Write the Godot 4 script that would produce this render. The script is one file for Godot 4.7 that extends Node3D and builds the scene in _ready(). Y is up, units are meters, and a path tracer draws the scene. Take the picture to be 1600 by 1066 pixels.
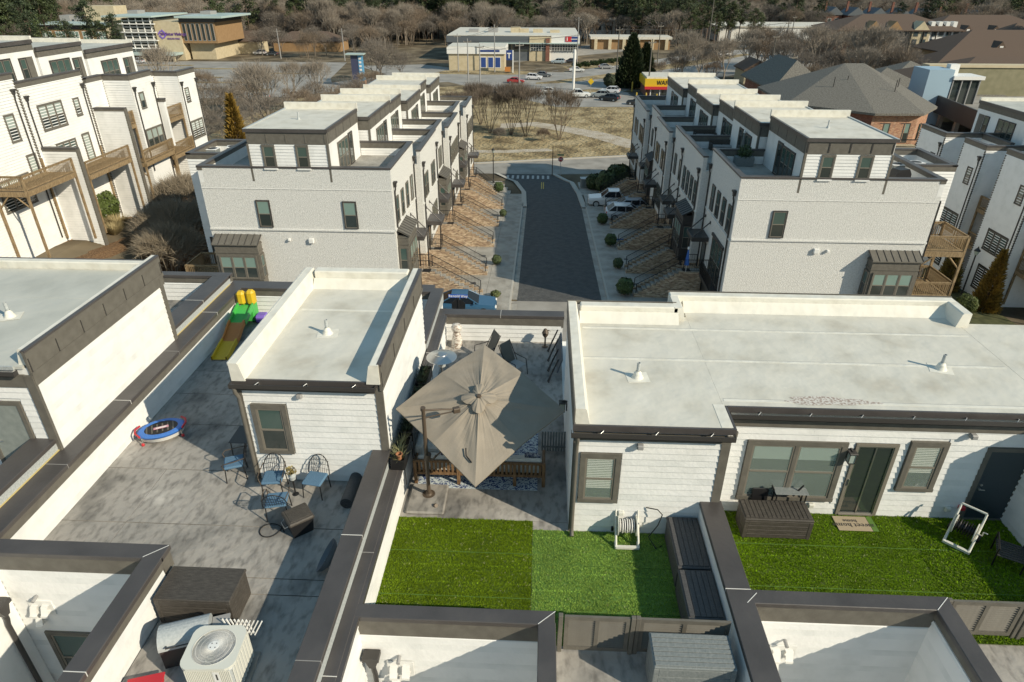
extends Node3D

var M := {}
var taken := {}
var rng := RandomNumberGenerator.new()
var cube := BoxMesh.new()
var lap: ArrayMesh
var cache := {}
const UP := Vector3.UP
const G := -3.13


class B:
	var v := PackedVector3Array()
	var n := PackedVector3Array()
	var c := PackedColorArray()
	var uv := PackedVector2Array()
	var col := Color.WHITE
	var colored := false
	var mapped := false

	func tri(a: Vector3, b: Vector3, d: Vector3, out := Vector3.ZERO, flat := true, na := Vector3.ZERO, nb := Vector3.ZERO, nd := Vector3.ZERO) -> void:
		var nn := (d - a).cross(b - a)
		if nn.length_squared() < 1e-16:
			return
		nn = nn.normalized()
		if out != Vector3.ZERO and nn.dot(out) < 0.0:
			var t := b; b = d; d = t
			t = nb; nb = nd; nd = t
			nn = -nn
		v.append(a); v.append(b); v.append(d)
		if flat:
			n.append(nn); n.append(nn); n.append(nn)
		else:
			n.append(na); n.append(nb); n.append(nd)
		for i in 3:
			c.append(col)
			uv.append(Vector2.ZERO)

	func quad(a: Vector3, b: Vector3, d: Vector3, e: Vector3, out := Vector3.ZERO) -> void:
		tri(a, b, d, out)
		tri(a, d, e, out)

	func quv(a: Vector3, b: Vector3, d: Vector3, e: Vector3, out: Vector3, ua: Vector2, ub: Vector2, ud: Vector2, ue: Vector2) -> void:
		mapped = true
		for t in [[a, b, d, ua, ub, ud], [a, d, e, ua, ud, ue]]:
			var nn: Vector3 = (t[2] - t[0]).cross(t[1] - t[0]).normalized()
			var o := [0, 1, 2]
			if nn.dot(out) < 0.0:
				o = [0, 2, 1]
				nn = -nn
			for i in o:
				v.append(t[i]); n.append(nn); c.append(col); uv.append(t[i + 3])

	func box(lo: Vector3, hi: Vector3, x := Transform3D.IDENTITY) -> void:
		var p := []
		for i in 8:
			p.append(x * Vector3(hi.x if i & 1 else lo.x, hi.y if i & 2 else lo.y, hi.z if i & 4 else lo.z))
		var m: Vector3 = x * ((lo + hi) / 2)
		for f in [[0, 1, 3, 2], [4, 5, 7, 6], [0, 1, 5, 4], [2, 3, 7, 6], [0, 2, 6, 4], [1, 3, 7, 5]]:
			quad(p[f[0]], p[f[1]], p[f[2]], p[f[3]], (p[f[0]] + p[f[1]] + p[f[2]] + p[f[3]]) / 4 - m)

	# a box of size s, its edges cut by r
	func cbox(lo: Vector3, hi: Vector3, r: float, x := Transform3D.IDENTITY) -> void:
		var m := (lo + hi) / 2
		var h := (hi - lo) / 2
		r = minf(r, minf(h.x, minf(h.y, h.z)) * 0.9)
		var k := h - Vector3(r, r, r)
		var cm: Vector3 = x * m
		for ax in 3:
			var u := (ax + 1) % 3
			var w := (ax + 2) % 3
			for s in [-1.0, 1.0]:
				var q := []
				for t in [[-1, -1], [1, -1], [1, 1], [-1, 1]]:
					var e := Vector3()
					e[ax] = s * h[ax]; e[u] = t[0] * k[u]; e[w] = t[1] * k[w]
					q.append(x * (m + e))
				quad(q[0], q[1], q[2], q[3], (q[0] + q[2]) / 2 - cm)
			for s in [-1.0, 1.0]:
				for t in [-1.0, 1.0]:
					var q := []
					for e4 in [[-1, 0], [1, 0], [1, 1], [-1, 1]]:
						var e := Vector3()
						e[ax] = e4[0] * k[ax]
						e[u] = s * (h[u] if e4[1] == 0 else k[u])
						e[w] = t * (k[w] if e4[1] == 0 else h[w])
						q.append(x * (m + e))
					quad(q[0], q[1], q[2], q[3], (q[0] + q[2]) / 2 - cm)
		for i in 8:
			var s := Vector3(1 if i & 1 else -1, 1 if i & 2 else -1, 1 if i & 4 else -1)
			var a := x * (m + s * Vector3(h.x, k.y, k.z))
			var b := x * (m + s * Vector3(k.x, h.y, k.z))
			var d := x * (m + s * Vector3(k.x, k.y, h.z))
			tri(a, b, d, a + b + d - 3 * cm)

	func tube(path: Array, r0: float, r1 := -1.0, sides := 6, caps := true) -> void:
		if r1 < 0.0:
			r1 = r0
		var rings := []
		var m := path.size()
		var ref := Vector3.UP
		for i in m:
			var t: Vector3 = (path[mini(i + 1, m - 1)] - path[maxi(i - 1, 0)]).normalized()
			if absf(t.dot(ref)) > 0.95:
				ref = Vector3.RIGHT if absf(t.x) < 0.9 else Vector3.BACK
			var a := t.cross(ref).normalized()
			var b := a.cross(t).normalized()
			var rr := lerpf(r0, r1, float(i) / maxi(1, m - 1))
			var ring := []
			for k in sides:
				var g := TAU * k / sides
				var d := a * cos(g) + b * sin(g)
				ring.append([path[i] + d * rr, d])
			rings.append(ring)
		for i in m - 1:
			for k in sides:
				var p = rings[i][k]
				var q = rings[i][(k + 1) % sides]
				var s = rings[i + 1][(k + 1) % sides]
				var t = rings[i + 1][k]
				var o: Vector3 = p[1] + q[1]
				tri(p[0], q[0], s[0], o, false, p[1], q[1], s[1])
				tri(p[0], s[0], t[0], o, false, p[1], s[1], t[1])
		if caps:
			for e in [0, m - 1]:
				var out: Vector3 = path[e] - path[1 if e == 0 else m - 2]
				for k in sides:
					tri(path[e], rings[e][k][0], rings[e][(k + 1) % sides][0], out)

	# profile: [radius, height] pairs, turned about the y axis at o
	func lathe(profile: Array, sides: int, x := Transform3D.IDENTITY) -> void:
		for i in profile.size() - 1:
			var a = profile[i]
			var b = profile[i + 1]
			var nr := Vector2(b[1] - a[1], a[0] - b[0]).normalized()
			for k in sides:
				var g := TAU * k / sides
				var h := TAU * (k + 1) / sides
				var d0 := Vector3(cos(g), 0, sin(g))
				var d1 := Vector3(cos(h), 0, sin(h))
				var n0 := x.basis * (d0 * nr.x + Vector3(0, nr.y, 0))
				var n1 := x.basis * (d1 * nr.x + Vector3(0, nr.y, 0))
				var p: Vector3 = x * (d0 * a[0] + Vector3(0, a[1], 0))
				var q: Vector3 = x * (d1 * a[0] + Vector3(0, a[1], 0))
				var s: Vector3 = x * (d1 * b[0] + Vector3(0, b[1], 0))
				var t: Vector3 = x * (d0 * b[0] + Vector3(0, b[1], 0))
				tri(p, q, s, n0 + n1, false, n0, n1, n1)
				tri(p, s, t, n0 + n1, false, n0, n1, n0)

	# 2D outline (x, y) extruded from z0 to z1
	func prism(poly: PackedVector2Array, z0: float, z1: float, x := Transform3D.IDENTITY) -> void:
		var ids := Geometry2D.triangulate_polygon(poly)
		for i in range(0, ids.size(), 3):
			for z in [z0, z1]:
				tri(x * Vector3(poly[ids[i]].x, poly[ids[i]].y, z), x * Vector3(poly[ids[i + 1]].x, poly[ids[i + 1]].y, z), x * Vector3(poly[ids[i + 2]].x, poly[ids[i + 2]].y, z), x.basis * Vector3(0, 0, z - (z0 + z1) / 2))
		var cw := Geometry2D.is_polygon_clockwise(poly)
		for i in poly.size():
			var a := poly[i]
			var b := poly[(i + 1) % poly.size()]
			var o := Vector3(b.y - a.y, a.x - b.x, 0) * (-1.0 if cw else 1.0)
			quad(x * Vector3(a.x, a.y, z0), x * Vector3(b.x, b.y, z0), x * Vector3(b.x, b.y, z1), x * Vector3(a.x, a.y, z1), x.basis * o)

	func mesh() -> ArrayMesh:
		var m := ArrayMesh.new()
		if v.is_empty():
			return m
		var a := []
		a.resize(Mesh.ARRAY_MAX)
		a[Mesh.ARRAY_VERTEX] = v
		a[Mesh.ARRAY_NORMAL] = n
		if colored:
			a[Mesh.ARRAY_COLOR] = c
		if mapped:
			a[Mesh.ARRAY_TEX_UV] = uv
		m.add_surface_from_arrays(Mesh.PRIMITIVE_TRIANGLES, a)
		return m


func numbered(called: String) -> String:
	taken[called] = taken.get(called, -1) + 1
	return called if taken[called] == 0 else "%s_%03d" % [called, taken[called]]


func thing(called: String, label: String, category: String, at := Vector3.ZERO, turn := 0.0, group := "") -> Node3D:
	var o := Node3D.new()
	o.name = numbered(called)
	add_child(o)
	o.position = at
	o.rotation.y = turn
	meta(o, label, category, group)
	return o


func meta(o: Node3D, label: String, category: String, group := "") -> void:
	o.set_meta("label", label)
	o.set_meta("category", category)
	if group:
		o.set_meta("group", group)


# a mesh in its parent's own axes
func put(called: String, parent: Node3D, mesh: Mesh, m: Material, x := Transform3D.IDENTITY) -> MeshInstance3D:
	var o := MeshInstance3D.new()
	o.name = called
	o.mesh = mesh
	o.material_override = m
	o.transform = x
	parent.add_child(o, true)
	return o


# a mesh given in the world's axes
func wput(called: String, parent: Node3D, mesh: Mesh, m: Material, x := Transform3D.IDENTITY) -> MeshInstance3D:
	return put(called, parent, mesh, m, parent.global_transform.affine_inverse() * x)


func top(called: String, mesh: Mesh, m: Material, label: String, category: String, group := "") -> MeshInstance3D:
	var o := put(numbered(called), self, mesh, m)
	meta(o, label, category, group)
	return o


func ground_piece(called: String, mesh: Mesh, m: Material, label := "") -> MeshInstance3D:
	var o := put(numbered(called), self, mesh, m)
	o.set_meta("kind", "structure")
	if label:
		o.set_meta("label", label)
	return o


# boxes from corner to corner: in the world's axes, in the parent's axes
func bx(called: String, parent: Node3D, m: Material, lo: Vector3, hi: Vector3) -> MeshInstance3D:
	return wput(called, parent, cube, m, Transform3D(Basis.from_scale((hi - lo).abs()), (lo + hi) / 2))


func lb(called: String, parent: Node3D, m: Material, lo: Vector3, hi: Vector3) -> MeshInstance3D:
	return put(called, parent, cube, m, Transform3D(Basis.from_scale((hi - lo).abs()), (lo + hi) / 2))


func facing(nrm: Vector3, at: Vector3) -> Transform3D:
	return Transform3D(Basis(UP.cross(nrm), UP, nrm), at)


# lap siding on a wall: o is the lower left corner seen from outside
func siding(parent: Node3D, o: Vector3, nrm: Vector3, w: float, h: float, holes := [], e := 0.178, joined := false, m: Material = null) -> void:
	if m == null:
		m = M.siding
	var dir := UP.cross(nrm)
	var st := B.new()
	var y := 0.0
	var row := 0
	var lip := 0.042 if h < 10.0 else 0.062
	while y < h - 0.02:
		var eh := minf(e, h - y)
		var cuts := [[0.0, w]]
		for r in holes:
			if r.position.y < y + eh * 0.5 and r.end.y > y + eh * 0.5:
				var nxt := []
				for q in cuts:
					if r.position.x > q[0]:
						nxt.append([q[0], minf(q[1], r.position.x)])
					if r.end.x < q[1]:
						nxt.append([maxf(q[0], r.end.x), q[1]])
				cuts = nxt
		for q in cuts:
			var segs := [q]
			if not joined and q[1] - q[0] > 4.2:
				var cut: float = q[0] + (q[1] - q[0]) * rng.randf_range(0.3, 0.7)
				segs = [[q[0], cut - 0.0015], [cut + 0.0015, q[1]]]
			for g in segs:
				if g[1] - g[0] < 0.03:
					continue
				var x := Transform3D(Basis(dir * (g[1] - g[0]), UP * eh, nrm), o + dir * g[0] + UP * y)
				if joined:
					var a := x.origin
					var bb := a + x.basis.x
					st.quad(a + nrm * lip, bb + nrm * lip, bb + UP * eh + nrm * 0.008, a + UP * eh + nrm * 0.008, nrm)
					st.quad(a, bb, bb + nrm * lip, a + nrm * lip, -UP)
				else:
					wput("plank", parent, lap, m if row % 3 else M.siding2, x)
		y += e
		row += 1
	if joined:
		var s := wput("siding", parent, st.mesh(), m)
		s.set_meta("kind", "stuff")


# a window on a wall; at is the middle of its sill line on the wall plane
func window(parent: Node3D, at: Vector3, nrm: Vector3, w: float, h: float, lites := 1, casing := 0.1, hung := true, glass := "", frame: Material = null, called := "window", blind := 0.0) -> MeshInstance3D:
	if frame == null:
		frame = M.trim
	var key := "win%.2f_%.2f_%d_%.2f_%s" % [w, h, lites, casing, hung]
	var sash := 0.045
	at += nrm * 0.034
	var lw := (w - casing * 2 - (lites - 1) * 0.09) / lites
	if not cache.has(key):
		var f := B.new()
		f.box(Vector3(-w / 2, 0, -0.034), Vector3(-w / 2 + casing, h, 0.05))
		f.box(Vector3(w / 2 - casing, 0, -0.034), Vector3(w / 2, h, 0.05))
		f.box(Vector3(-w / 2 + casing, h - casing, -0.034), Vector3(w / 2 - casing, h, 0.05))
		f.box(Vector3(-w / 2 - 0.01, -0.001, -0.034), Vector3(w / 2 + 0.01, casing * 0.8, 0.065))
		for i in lites - 1:
			var x := -w / 2 + casing + (i + 1) * lw + i * 0.09
			f.box(Vector3(x, casing * 0.8, -0.034), Vector3(x + 0.09, h - casing, 0.045))
		var s := B.new()
		for i in lites:
			var x0 := -w / 2 + casing + i * (lw + 0.09)
			var y0 := casing * 0.8
			var y1 := h - casing
			s.box(Vector3(x0, y0, 0), Vector3(x0 + sash, y1, 0.032))
			s.box(Vector3(x0 + lw - sash, y0, 0), Vector3(x0 + lw, y1, 0.032))
			s.box(Vector3(x0 + sash, y0, 0), Vector3(x0 + lw - sash, y0 + sash, 0.032))
			s.box(Vector3(x0 + sash, y1 - sash, 0), Vector3(x0 + lw - sash, y1, 0.032))
			if hung:
				var ym := (y0 + y1) / 2
				s.box(Vector3(x0 + sash, ym - 0.025, 0), Vector3(x0 + lw - sash, ym + 0.025, 0.036))
		cache[key] = [f.mesh(), s.mesh()]
	var o := wput(called, parent, cache[key][0], frame, facing(nrm, at))
	put("sash", o, cache[key][1], M.sash)
	for i in lites:
		var x0 := -w / 2 + casing + i * (lw + 0.09) + sash
		var x1 := x0 + lw - 2 * sash
		var y0 := casing * 0.8 + sash
		var y1 := h - casing - sash
		var ym := (y0 + y1) / 2
		if blind != 0.0:
			# a real pane over a dark room with blind slats
			lb("room", o, M.room, Vector3(x0, y0, 0.001), Vector3(x1, y1, 0.004))
			var bl := B.new()
			var yy := y1 - 0.02
			while yy > y1 - (y1 - y0) * blind:
				bl.quad(Vector3(x0 + 0.01, yy, 0.006), Vector3(x1 - 0.01, yy, 0.006), Vector3(x1 - 0.01, yy - 0.028, 0.018), Vector3(x0 + 0.01, yy - 0.028, 0.018), Vector3(0, 1, 1))
				yy -= 0.052
			if blind > 0.0:
				put("blind", o, bl.mesh(), M.blind).set_meta("kind", "stuff")
			else:
				lb("shade", o, M.glass_blind3, Vector3(x0 + 0.02, y1 + (y1 - y0) * blind, 0.006), Vector3(x1 - 0.02, y1, 0.012))
			lb("pane", o, M.pane, Vector3(x0, ym, 0.02), Vector3(x1, y1, 0.024))
			lb("pane", o, M.pane, Vector3(x0, y0, 0.02), Vector3(x1, ym, 0.024))
		elif hung:
			lb("pane", o, M["glass_blind" + glass], Vector3(x0, ym, 0.001), Vector3(x1, y1, 0.014))
			lb("pane", o, M.glass_dark, Vector3(x0, y0, 0.001), Vector3(x1, ym, 0.016))
		else:
			lb("pane", o, M.glass_dark if glass == "" else M["glass_blind" + glass], Vector3(x0, y0, 0.001), Vector3(x1, y1, 0.016))
	return o


func noise_tex(f: float, oct: int, stops: Array, seed_: int, size := 512, kind := FastNoiseLite.TYPE_SIMPLEX_SMOOTH, stretch := Vector2i(1, 1)) -> NoiseTexture2D:
	var z := FastNoiseLite.new()
	z.noise_type = kind
	z.frequency = f
	z.fractal_octaves = oct
	z.seed = seed_
	var t := NoiseTexture2D.new()
	t.width = size / stretch.x
	t.height = size / stretch.y
	t.seamless = true
	t.noise = z
	if stops.size():
		var g := Gradient.new()
		var offs := PackedFloat32Array()
		var cols := PackedColorArray()
		for s in stops:
			offs.append(s[0])
			cols.append((s[1] as Color).linear_to_srgb())
		g.offsets = offs
		g.colors = cols
		t.color_ramp = g
	return t


func bump(f: float, oct: int, seed_: int, strength := 4.0, size := 256, kind := FastNoiseLite.TYPE_SIMPLEX_SMOOTH) -> NoiseTexture2D:
	var t := noise_tex(f, oct, [], seed_, size, kind)
	t.as_normal_map = true
	t.bump_strength = strength
	return t


func L(r: float, g: float, b: float) -> Color:
	return Color(r, g, b)


func mat(c: Color, rough := 0.7, metal := 0.0, spec := 0.5) -> StandardMaterial3D:
	var m := StandardMaterial3D.new()
	m.albedo_color = c.linear_to_srgb()
	m.roughness = rough
	m.metallic = metal
	m.metallic_specular = spec
	return m


# a material mapped on the world's axes; size is the metres one tile covers
func tmat(tex: Texture2D, size: float, rough := 0.8, nrm: Texture2D = null, nstr := 1.0, spec := 0.4) -> StandardMaterial3D:
	var m := mat(Color.WHITE, rough, 0.0, spec)
	m.albedo_texture = tex
	m.uv1_triplanar = true
	m.uv1_world_triplanar = true
	m.uv1_scale = Vector3.ONE / size
	if nrm:
		m.normal_enabled = true
		m.normal_texture = nrm
		m.normal_scale = nstr
	return m


# bricks in running bond: colour (or height when grey) per brick
func brick_image(w: int, h: int, bw: int, bh: int, joint: Color, cols: Array, jit: float, seed_: int) -> ImageTexture:
	var im := Image.create(w, h, false, Image.FORMAT_RGB8)
	im.fill(joint.linear_to_srgb())
	var r := RandomNumberGenerator.new()
	r.seed = seed_
	for j in h / bh:
		var off := (bw / 2) if j % 2 else 0
		for i in w / bw:
			var c: Color = cols[r.randi() % cols.size()] * r.randf_range(1.0 - jit, 1.0 + jit)
			c.a = 1.0
			c = c.linear_to_srgb()
			var x := i * bw + off
			im.fill_rect(Rect2i(x, j * bh, mini(bw - 1, w - x), bh - 1), c)
			if x + bw > w:
				im.fill_rect(Rect2i(0, j * bh, x + bw - w - 1, bh - 1), c)
	return ImageTexture.create_from_image(im)


func gy(x: float, z: float) -> float:
	var s := -z
	var y := -0.068 * (clampf(s, 46.0, 92.0) - 46.0)
	y += 3.7 * smoothstep(-25.0, -37.0, x) * (1.0 - smoothstep(72.0, 110.0, s))
	y += -1.5 * smoothstep(26.0, 36.0, x) * (1.0 - smoothstep(80.0, 100.0, s))
	# the land rises again far beyond the main road
	y += 5.0 * smoothstep(380.0, 900.0, s)
	return y


# a sheet over the ground between two lines; rows are [z, x left, x right] in order
func sheet(rows: Array, off: float, step := 3.0) -> ArrayMesh:
	var st := B.new()
	for i in rows.size() - 1:
		var a = rows[i]
		var b = rows[i + 1]
		var k := maxi(1, ceili(absf(b[0] - a[0]) / step))
		for j in k:
			var t0 := float(j) / k
			var t1 := float(j + 1) / k
			var z0 := lerpf(a[0], b[0], t0)
			var z1 := lerpf(a[0], b[0], t1)
			var l0 := lerpf(a[1], b[1], t0)
			var l1 := lerpf(a[1], b[1], t1)
			var r0 := lerpf(a[2], b[2], t0)
			var r1 := lerpf(a[2], b[2], t1)
			var kk := maxi(1, ceili(maxf(r0 - l0, r1 - l1) / 4.0))
			for q in kk:
				var u0 := float(q) / kk
				var u1 := float(q + 1) / kk
				var p := []
				for e in [[l0, r0, z0, u0], [l0, r0, z0, u1], [l1, r1, z1, u1], [l1, r1, z1, u0]]:
					var x := lerpf(e[0], e[1], e[3])
					p.append(Vector3(x, gy(x, e[2]) + off, e[2]))
				st.quad(p[0], p[1], p[2], p[3], UP)
	return st.mesh()


func flat_poly(pts: Array, y: float) -> ArrayMesh:
	var poly := PackedVector2Array()
	for p in pts:
		poly.append(Vector2(p[0], p[1]))
	var ids := Geometry2D.triangulate_polygon(poly)
	var st := B.new()
	for i in range(0, ids.size(), 3):
		var q := []
		for k in 3:
			q.append(Vector3(poly[ids[i + k]].x, y, poly[ids[i + k]].y))
		st.tri(q[0], q[1], q[2], UP)
	return st.mesh()


func multi(called: String, parent: Node3D, mesh: Mesh, m: Material, xs: Array, cols := []) -> MultiMeshInstance3D:
	var mm := MultiMesh.new()
	mm.transform_format = MultiMesh.TRANSFORM_3D
	mm.use_colors = cols.size() > 0
	mm.mesh = mesh
	mm.instance_count = xs.size()
	for i in xs.size():
		mm.set_instance_transform(i, xs[i])
		if cols.size():
			mm.set_instance_color(i, cols[i])
	var o := MultiMeshInstance3D.new()
	o.name = called
	o.multimesh = mm
	o.material_override = m
	o.set_meta("kind", "stuff")
	parent.add_child(o, true)
	return o


func text(called: String, parent: Node3D, s: String, h: float, m: Material, x: Transform3D, depth := 0.02, font := "Droid Sans") -> MeshInstance3D:
	var t := TextMesh.new()
	var f := SystemFont.new()
	f.font_names = PackedStringArray([font])
	f.font_weight = 700
	t.font = f
	t.text = s
	t.font_size = 48
	t.pixel_size = h / 36.0
	t.depth = depth
	return put(called, parent, t, m, x)


func _ready() -> void:
	rng.seed = 7
	# --- camera, sky, sun, exposure
	var cam := Camera3D.new()
	cam.name = "camera"
	cam.basis = Basis(UP, deg_to_rad(2.493)) * Basis(Vector3.RIGHT, deg_to_rad(-28.874)) * Basis(Vector3.BACK, deg_to_rad(0.143))
	cam.position = Vector3(0, 21.8, 0)
	cam.fov = 54.78
	cam.far = 3000.0
	add_child(cam)
	cam.current = true
	var env := Environment.new()
	var sky := Sky.new()
	var ps := ProceduralSkyMaterial.new()
	ps.sky_top_color = Color(0.4, 0.54, 0.64)
	ps.sky_horizon_color = Color(0.79, 0.83, 0.79)
	ps.sky_curve = 0.16
	ps.ground_bottom_color = Color(0.22, 0.2, 0.18)
	ps.ground_horizon_color = Color(0.5, 0.52, 0.54)
	ps.sky_energy_multiplier = 0.92
	sky.sky_material = ps
	env.background_mode = Environment.BG_SKY
	env.sky = sky
	env.tonemap_mode = Environment.TONE_MAPPER_LINEAR
	env.tonemap_exposure = 1.42
	env.sdfgi_enabled = true
	env.ssao_enabled = true
	env.ssil_enabled = true
	var we := WorldEnvironment.new()
	we.name = "world_environment"
	we.environment = env
	add_child(we)
	var sun := DirectionalLight3D.new()
	sun.name = "sun"
	sun.light_energy = 1.15
	sun.light_color = Color(1.0, 0.95, 0.85)
	sun.light_angular_distance = 0.5
	sun.shadow_enabled = true
	add_child(sun)
	sun.look_at_from_position(Vector3(0.736, 0.515, 0.439) * 100.0, Vector3.ZERO)

	materials()
	terrain()
	near_row()
	near_roofs()
	row_left()
	row_right()
	row_far_left()
	row_far_right()
	background_buildings()
	plants()
	roof_things()
	street_things()


func materials() -> void:
	cube.size = Vector3.ONE
	var st := B.new()
	# lap board: 1 long, 1 high, thicker at its foot
	st.quad(Vector3(0, 0, 0.034), Vector3(1, 0, 0.034), Vector3(1, 1.06, 0.009), Vector3(0, 1.06, 0.009), Vector3.BACK)
	st.quad(Vector3(0, 0, 0), Vector3(1, 0, 0), Vector3(1, 0, 0.034), Vector3(0, 0, 0.034), Vector3.DOWN)
	st.quad(Vector3(0, 1.06, 0), Vector3(1, 1.06, 0), Vector3(1, 1.06, 0.009), Vector3(0, 1.06, 0.009), UP)
	st.quad(Vector3(0, 0, 0), Vector3(0, 0, 0.034), Vector3(0, 1.06, 0.009), Vector3(0, 1.06, 0), Vector3.LEFT)
	st.quad(Vector3(1, 0, 0), Vector3(1, 0, 0.034), Vector3(1, 1.06, 0.009), Vector3(1, 1.06, 0), Vector3.RIGHT)
	lap = st.mesh()
	var fine := bump(0.08, 3, 3, 3.0)
	var dirt := noise_tex(0.006, 5, [[0.0, L(0.66, 0.67, 0.66)], [0.45, L(0.75, 0.755, 0.75)], [1.0, L(0.79, 0.795, 0.79)]], 5)
	M.siding = tmat(dirt, 3.1, 0.62, fine, 0.12)
	M.siding2 = tmat(noise_tex(0.007, 5, [[0.0, L(0.63, 0.645, 0.64)], [0.5, L(0.72, 0.73, 0.725)], [1.0, L(0.77, 0.775, 0.77)]], 8), 2.7, 0.62, fine, 0.12)
	M.wall = tmat(noise_tex(0.005, 5, [[0.0, L(0.68, 0.685, 0.675)], [0.5, L(0.76, 0.765, 0.755)], [1.0, L(0.79, 0.79, 0.785)]], 15), 4.7, 0.7, fine, 0.15)
	# painted brick: courses and a rough coat
	M.brick_white = tmat(noise_tex(0.02, 5, [[0.0, L(0.6, 0.6, 0.575)], [0.5, L(0.73, 0.73, 0.71)], [1.0, L(0.79, 0.785, 0.765)]], 25), 3.3, 0.75, null)
	var bi := brick_image(512, 512, 64, 22, Color(0.1, 0.1, 0.1), [Color(0.5, 0.5, 0.5), Color(0.62, 0.62, 0.62), Color(0.8, 0.8, 0.8)], 0.25, 4)
	var hm := bi.get_image()
	var nz := FastNoiseLite.new()
	nz.frequency = 0.045
	nz.fractal_octaves = 3
	var im2 := Image.create(512, 512, false, Image.FORMAT_RGB8)
	for y in 512:
		for x in 512:
			var k := clampf(hm.get_pixel(x, y).r * 0.65 + 0.25 + 0.45 * nz.get_noise_2d(x, y), 0.0, 1.0)
			im2.set_pixel(x, y, Color(k, k, k))
	im2.bump_map_to_normal_map(7.0)
	M.brick_white.normal_enabled = true
	M.brick_white.normal_texture = ImageTexture.create_from_image(im2)
	M.brick_white.normal_scale = 1.6
	M.brick_white.uv1_scale = Vector3.ONE / 1.7
	var tan_ := brick_image(512, 512, 46, 16, L(0.42, 0.36, 0.29), [L(0.36, 0.265, 0.175), L(0.46, 0.35, 0.24), L(0.27, 0.19, 0.13), L(0.54, 0.43, 0.31), L(0.4, 0.29, 0.2)], 0.2, 9)
	M.brick_tan = tmat(tan_, 2.4, 0.85, fine, 0.5)
	M.brick_orange = tmat(brick_image(512, 512, 42, 14, L(0.36, 0.3, 0.25), [L(0.36, 0.19, 0.12), L(0.42, 0.24, 0.15), L(0.3, 0.15, 0.1), L(0.46, 0.28, 0.18)], 0.15, 19), 3.0, 0.85)
	M.brick_red = tmat(brick_image(512, 512, 42, 14, L(0.25, 0.2, 0.17), [L(0.2, 0.085, 0.06), L(0.25, 0.11, 0.075), L(0.15, 0.06, 0.045)], 0.15, 29), 3.0, 0.85)
	var metal := noise_tex(0.004, 4, [[0.0, L(0.058, 0.052, 0.05)], [0.5, L(0.073, 0.066, 0.064)], [1.0, L(0.09, 0.081, 0.077)]], 35)
	M.coping = tmat(metal, 4.0, 0.42, fine, 0.08, 0.55)
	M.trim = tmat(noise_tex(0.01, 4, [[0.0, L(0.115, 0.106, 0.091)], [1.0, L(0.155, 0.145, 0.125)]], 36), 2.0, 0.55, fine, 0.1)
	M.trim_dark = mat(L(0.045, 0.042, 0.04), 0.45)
	M.black = mat(L(0.012, 0.012, 0.013), 0.45)
	M.sash = mat(L(0.2, 0.18, 0.15), 0.5)
	M.room = mat(L(0.012, 0.014, 0.013), 0.9)
	M.blind = mat(L(0.62, 0.62, 0.56), 0.6)
	M.pane = mat(Color(0.5, 0.62, 0.58, 0.16), 0.03)
	M.pane.transparency = BaseMaterial3D.TRANSPARENCY_ALPHA
	M.glass_dark = mat(L(0.035, 0.045, 0.043), 0.06, 0.0, 0.75)
	M.glass_blind = mat(L(0.2, 0.29, 0.26), 0.08, 0.0, 0.6)
	M.glass_blind2 = mat(L(0.06, 0.1, 0.09), 0.06, 0.0, 0.7)
	M.glass_blind3 = mat(L(0.34, 0.4, 0.37), 0.1, 0.0, 0.6)
	M.door = tmat(noise_tex(0.01, 4, [[0.0, L(0.2, 0.225, 0.215)], [1.0, L(0.27, 0.295, 0.28)]], 37), 1.5, 0.45)
	M.door_dark = mat(L(0.03, 0.045, 0.055), 0.4)
	M.steel = mat(L(0.55, 0.55, 0.54), 0.3, 0.9)
	M.galv = tmat(noise_tex(0.03, 3, [[0.0, L(0.32, 0.35, 0.36)], [1.0, L(0.5, 0.52, 0.52)]], 38), 1.0, 0.4)
	# white roof membrane with ponding stains
	M.tpo = tmat(noise_tex(0.0042, 6, [[0.0, L(0.48, 0.45, 0.385)], [0.3, L(0.565, 0.545, 0.48)], [0.5, L(0.605, 0.587, 0.525)], [0.75, L(0.63, 0.612, 0.55)], [1.0, L(0.66, 0.645, 0.585)]], 45, 1024), 7.3, 0.6, bump(0.012, 4, 46, 5.0, 512), 0.35)
	M.tpo_rim = tmat(noise_tex(0.008, 5, [[0.0, L(0.6, 0.575, 0.5)], [0.5, L(0.7, 0.68, 0.61)], [1.0, L(0.74, 0.725, 0.66)]], 47), 3.0, 0.55, bump(0.02, 3, 48, 4.0), 0.3)
	M.tpo_grey = tmat(noise_tex(0.0042, 6, [[0.0, L(0.4, 0.405, 0.37)], [0.5, L(0.48, 0.485, 0.445)], [1.0, L(0.54, 0.54, 0.5)]], 49, 512), 6.0, 0.6, bump(0.012, 4, 46, 5.0, 512), 0.25)
	# deck concrete: worn sealer over grey, dark mildew patches
	M.deck = tmat(noise_tex(0.0038, 6, [[0.0, L(0.13, 0.127, 0.124)], [0.22, L(0.22, 0.21, 0.195)], [0.4, L(0.31, 0.294, 0.272)], [0.55, L(0.335, 0.315, 0.29)], [0.78, L(0.355, 0.335, 0.31)], [1.0, L(0.5, 0.475, 0.44)]], 55, 1024), 9.3, 0.75, bump(0.05, 4, 56, 3.0, 512), 0.3)
	M.deck.detail_enabled = true
	M.deck.detail_blend_mode = BaseMaterial3D.BLEND_MODE_MUL
	M.deck.detail_uv_layer = BaseMaterial3D.DETAIL_UV_2
	M.deck.uv2_triplanar = true
	M.deck.uv2_world_triplanar = true
	M.deck.uv2_scale = Vector3.ONE / 2.6
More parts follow.
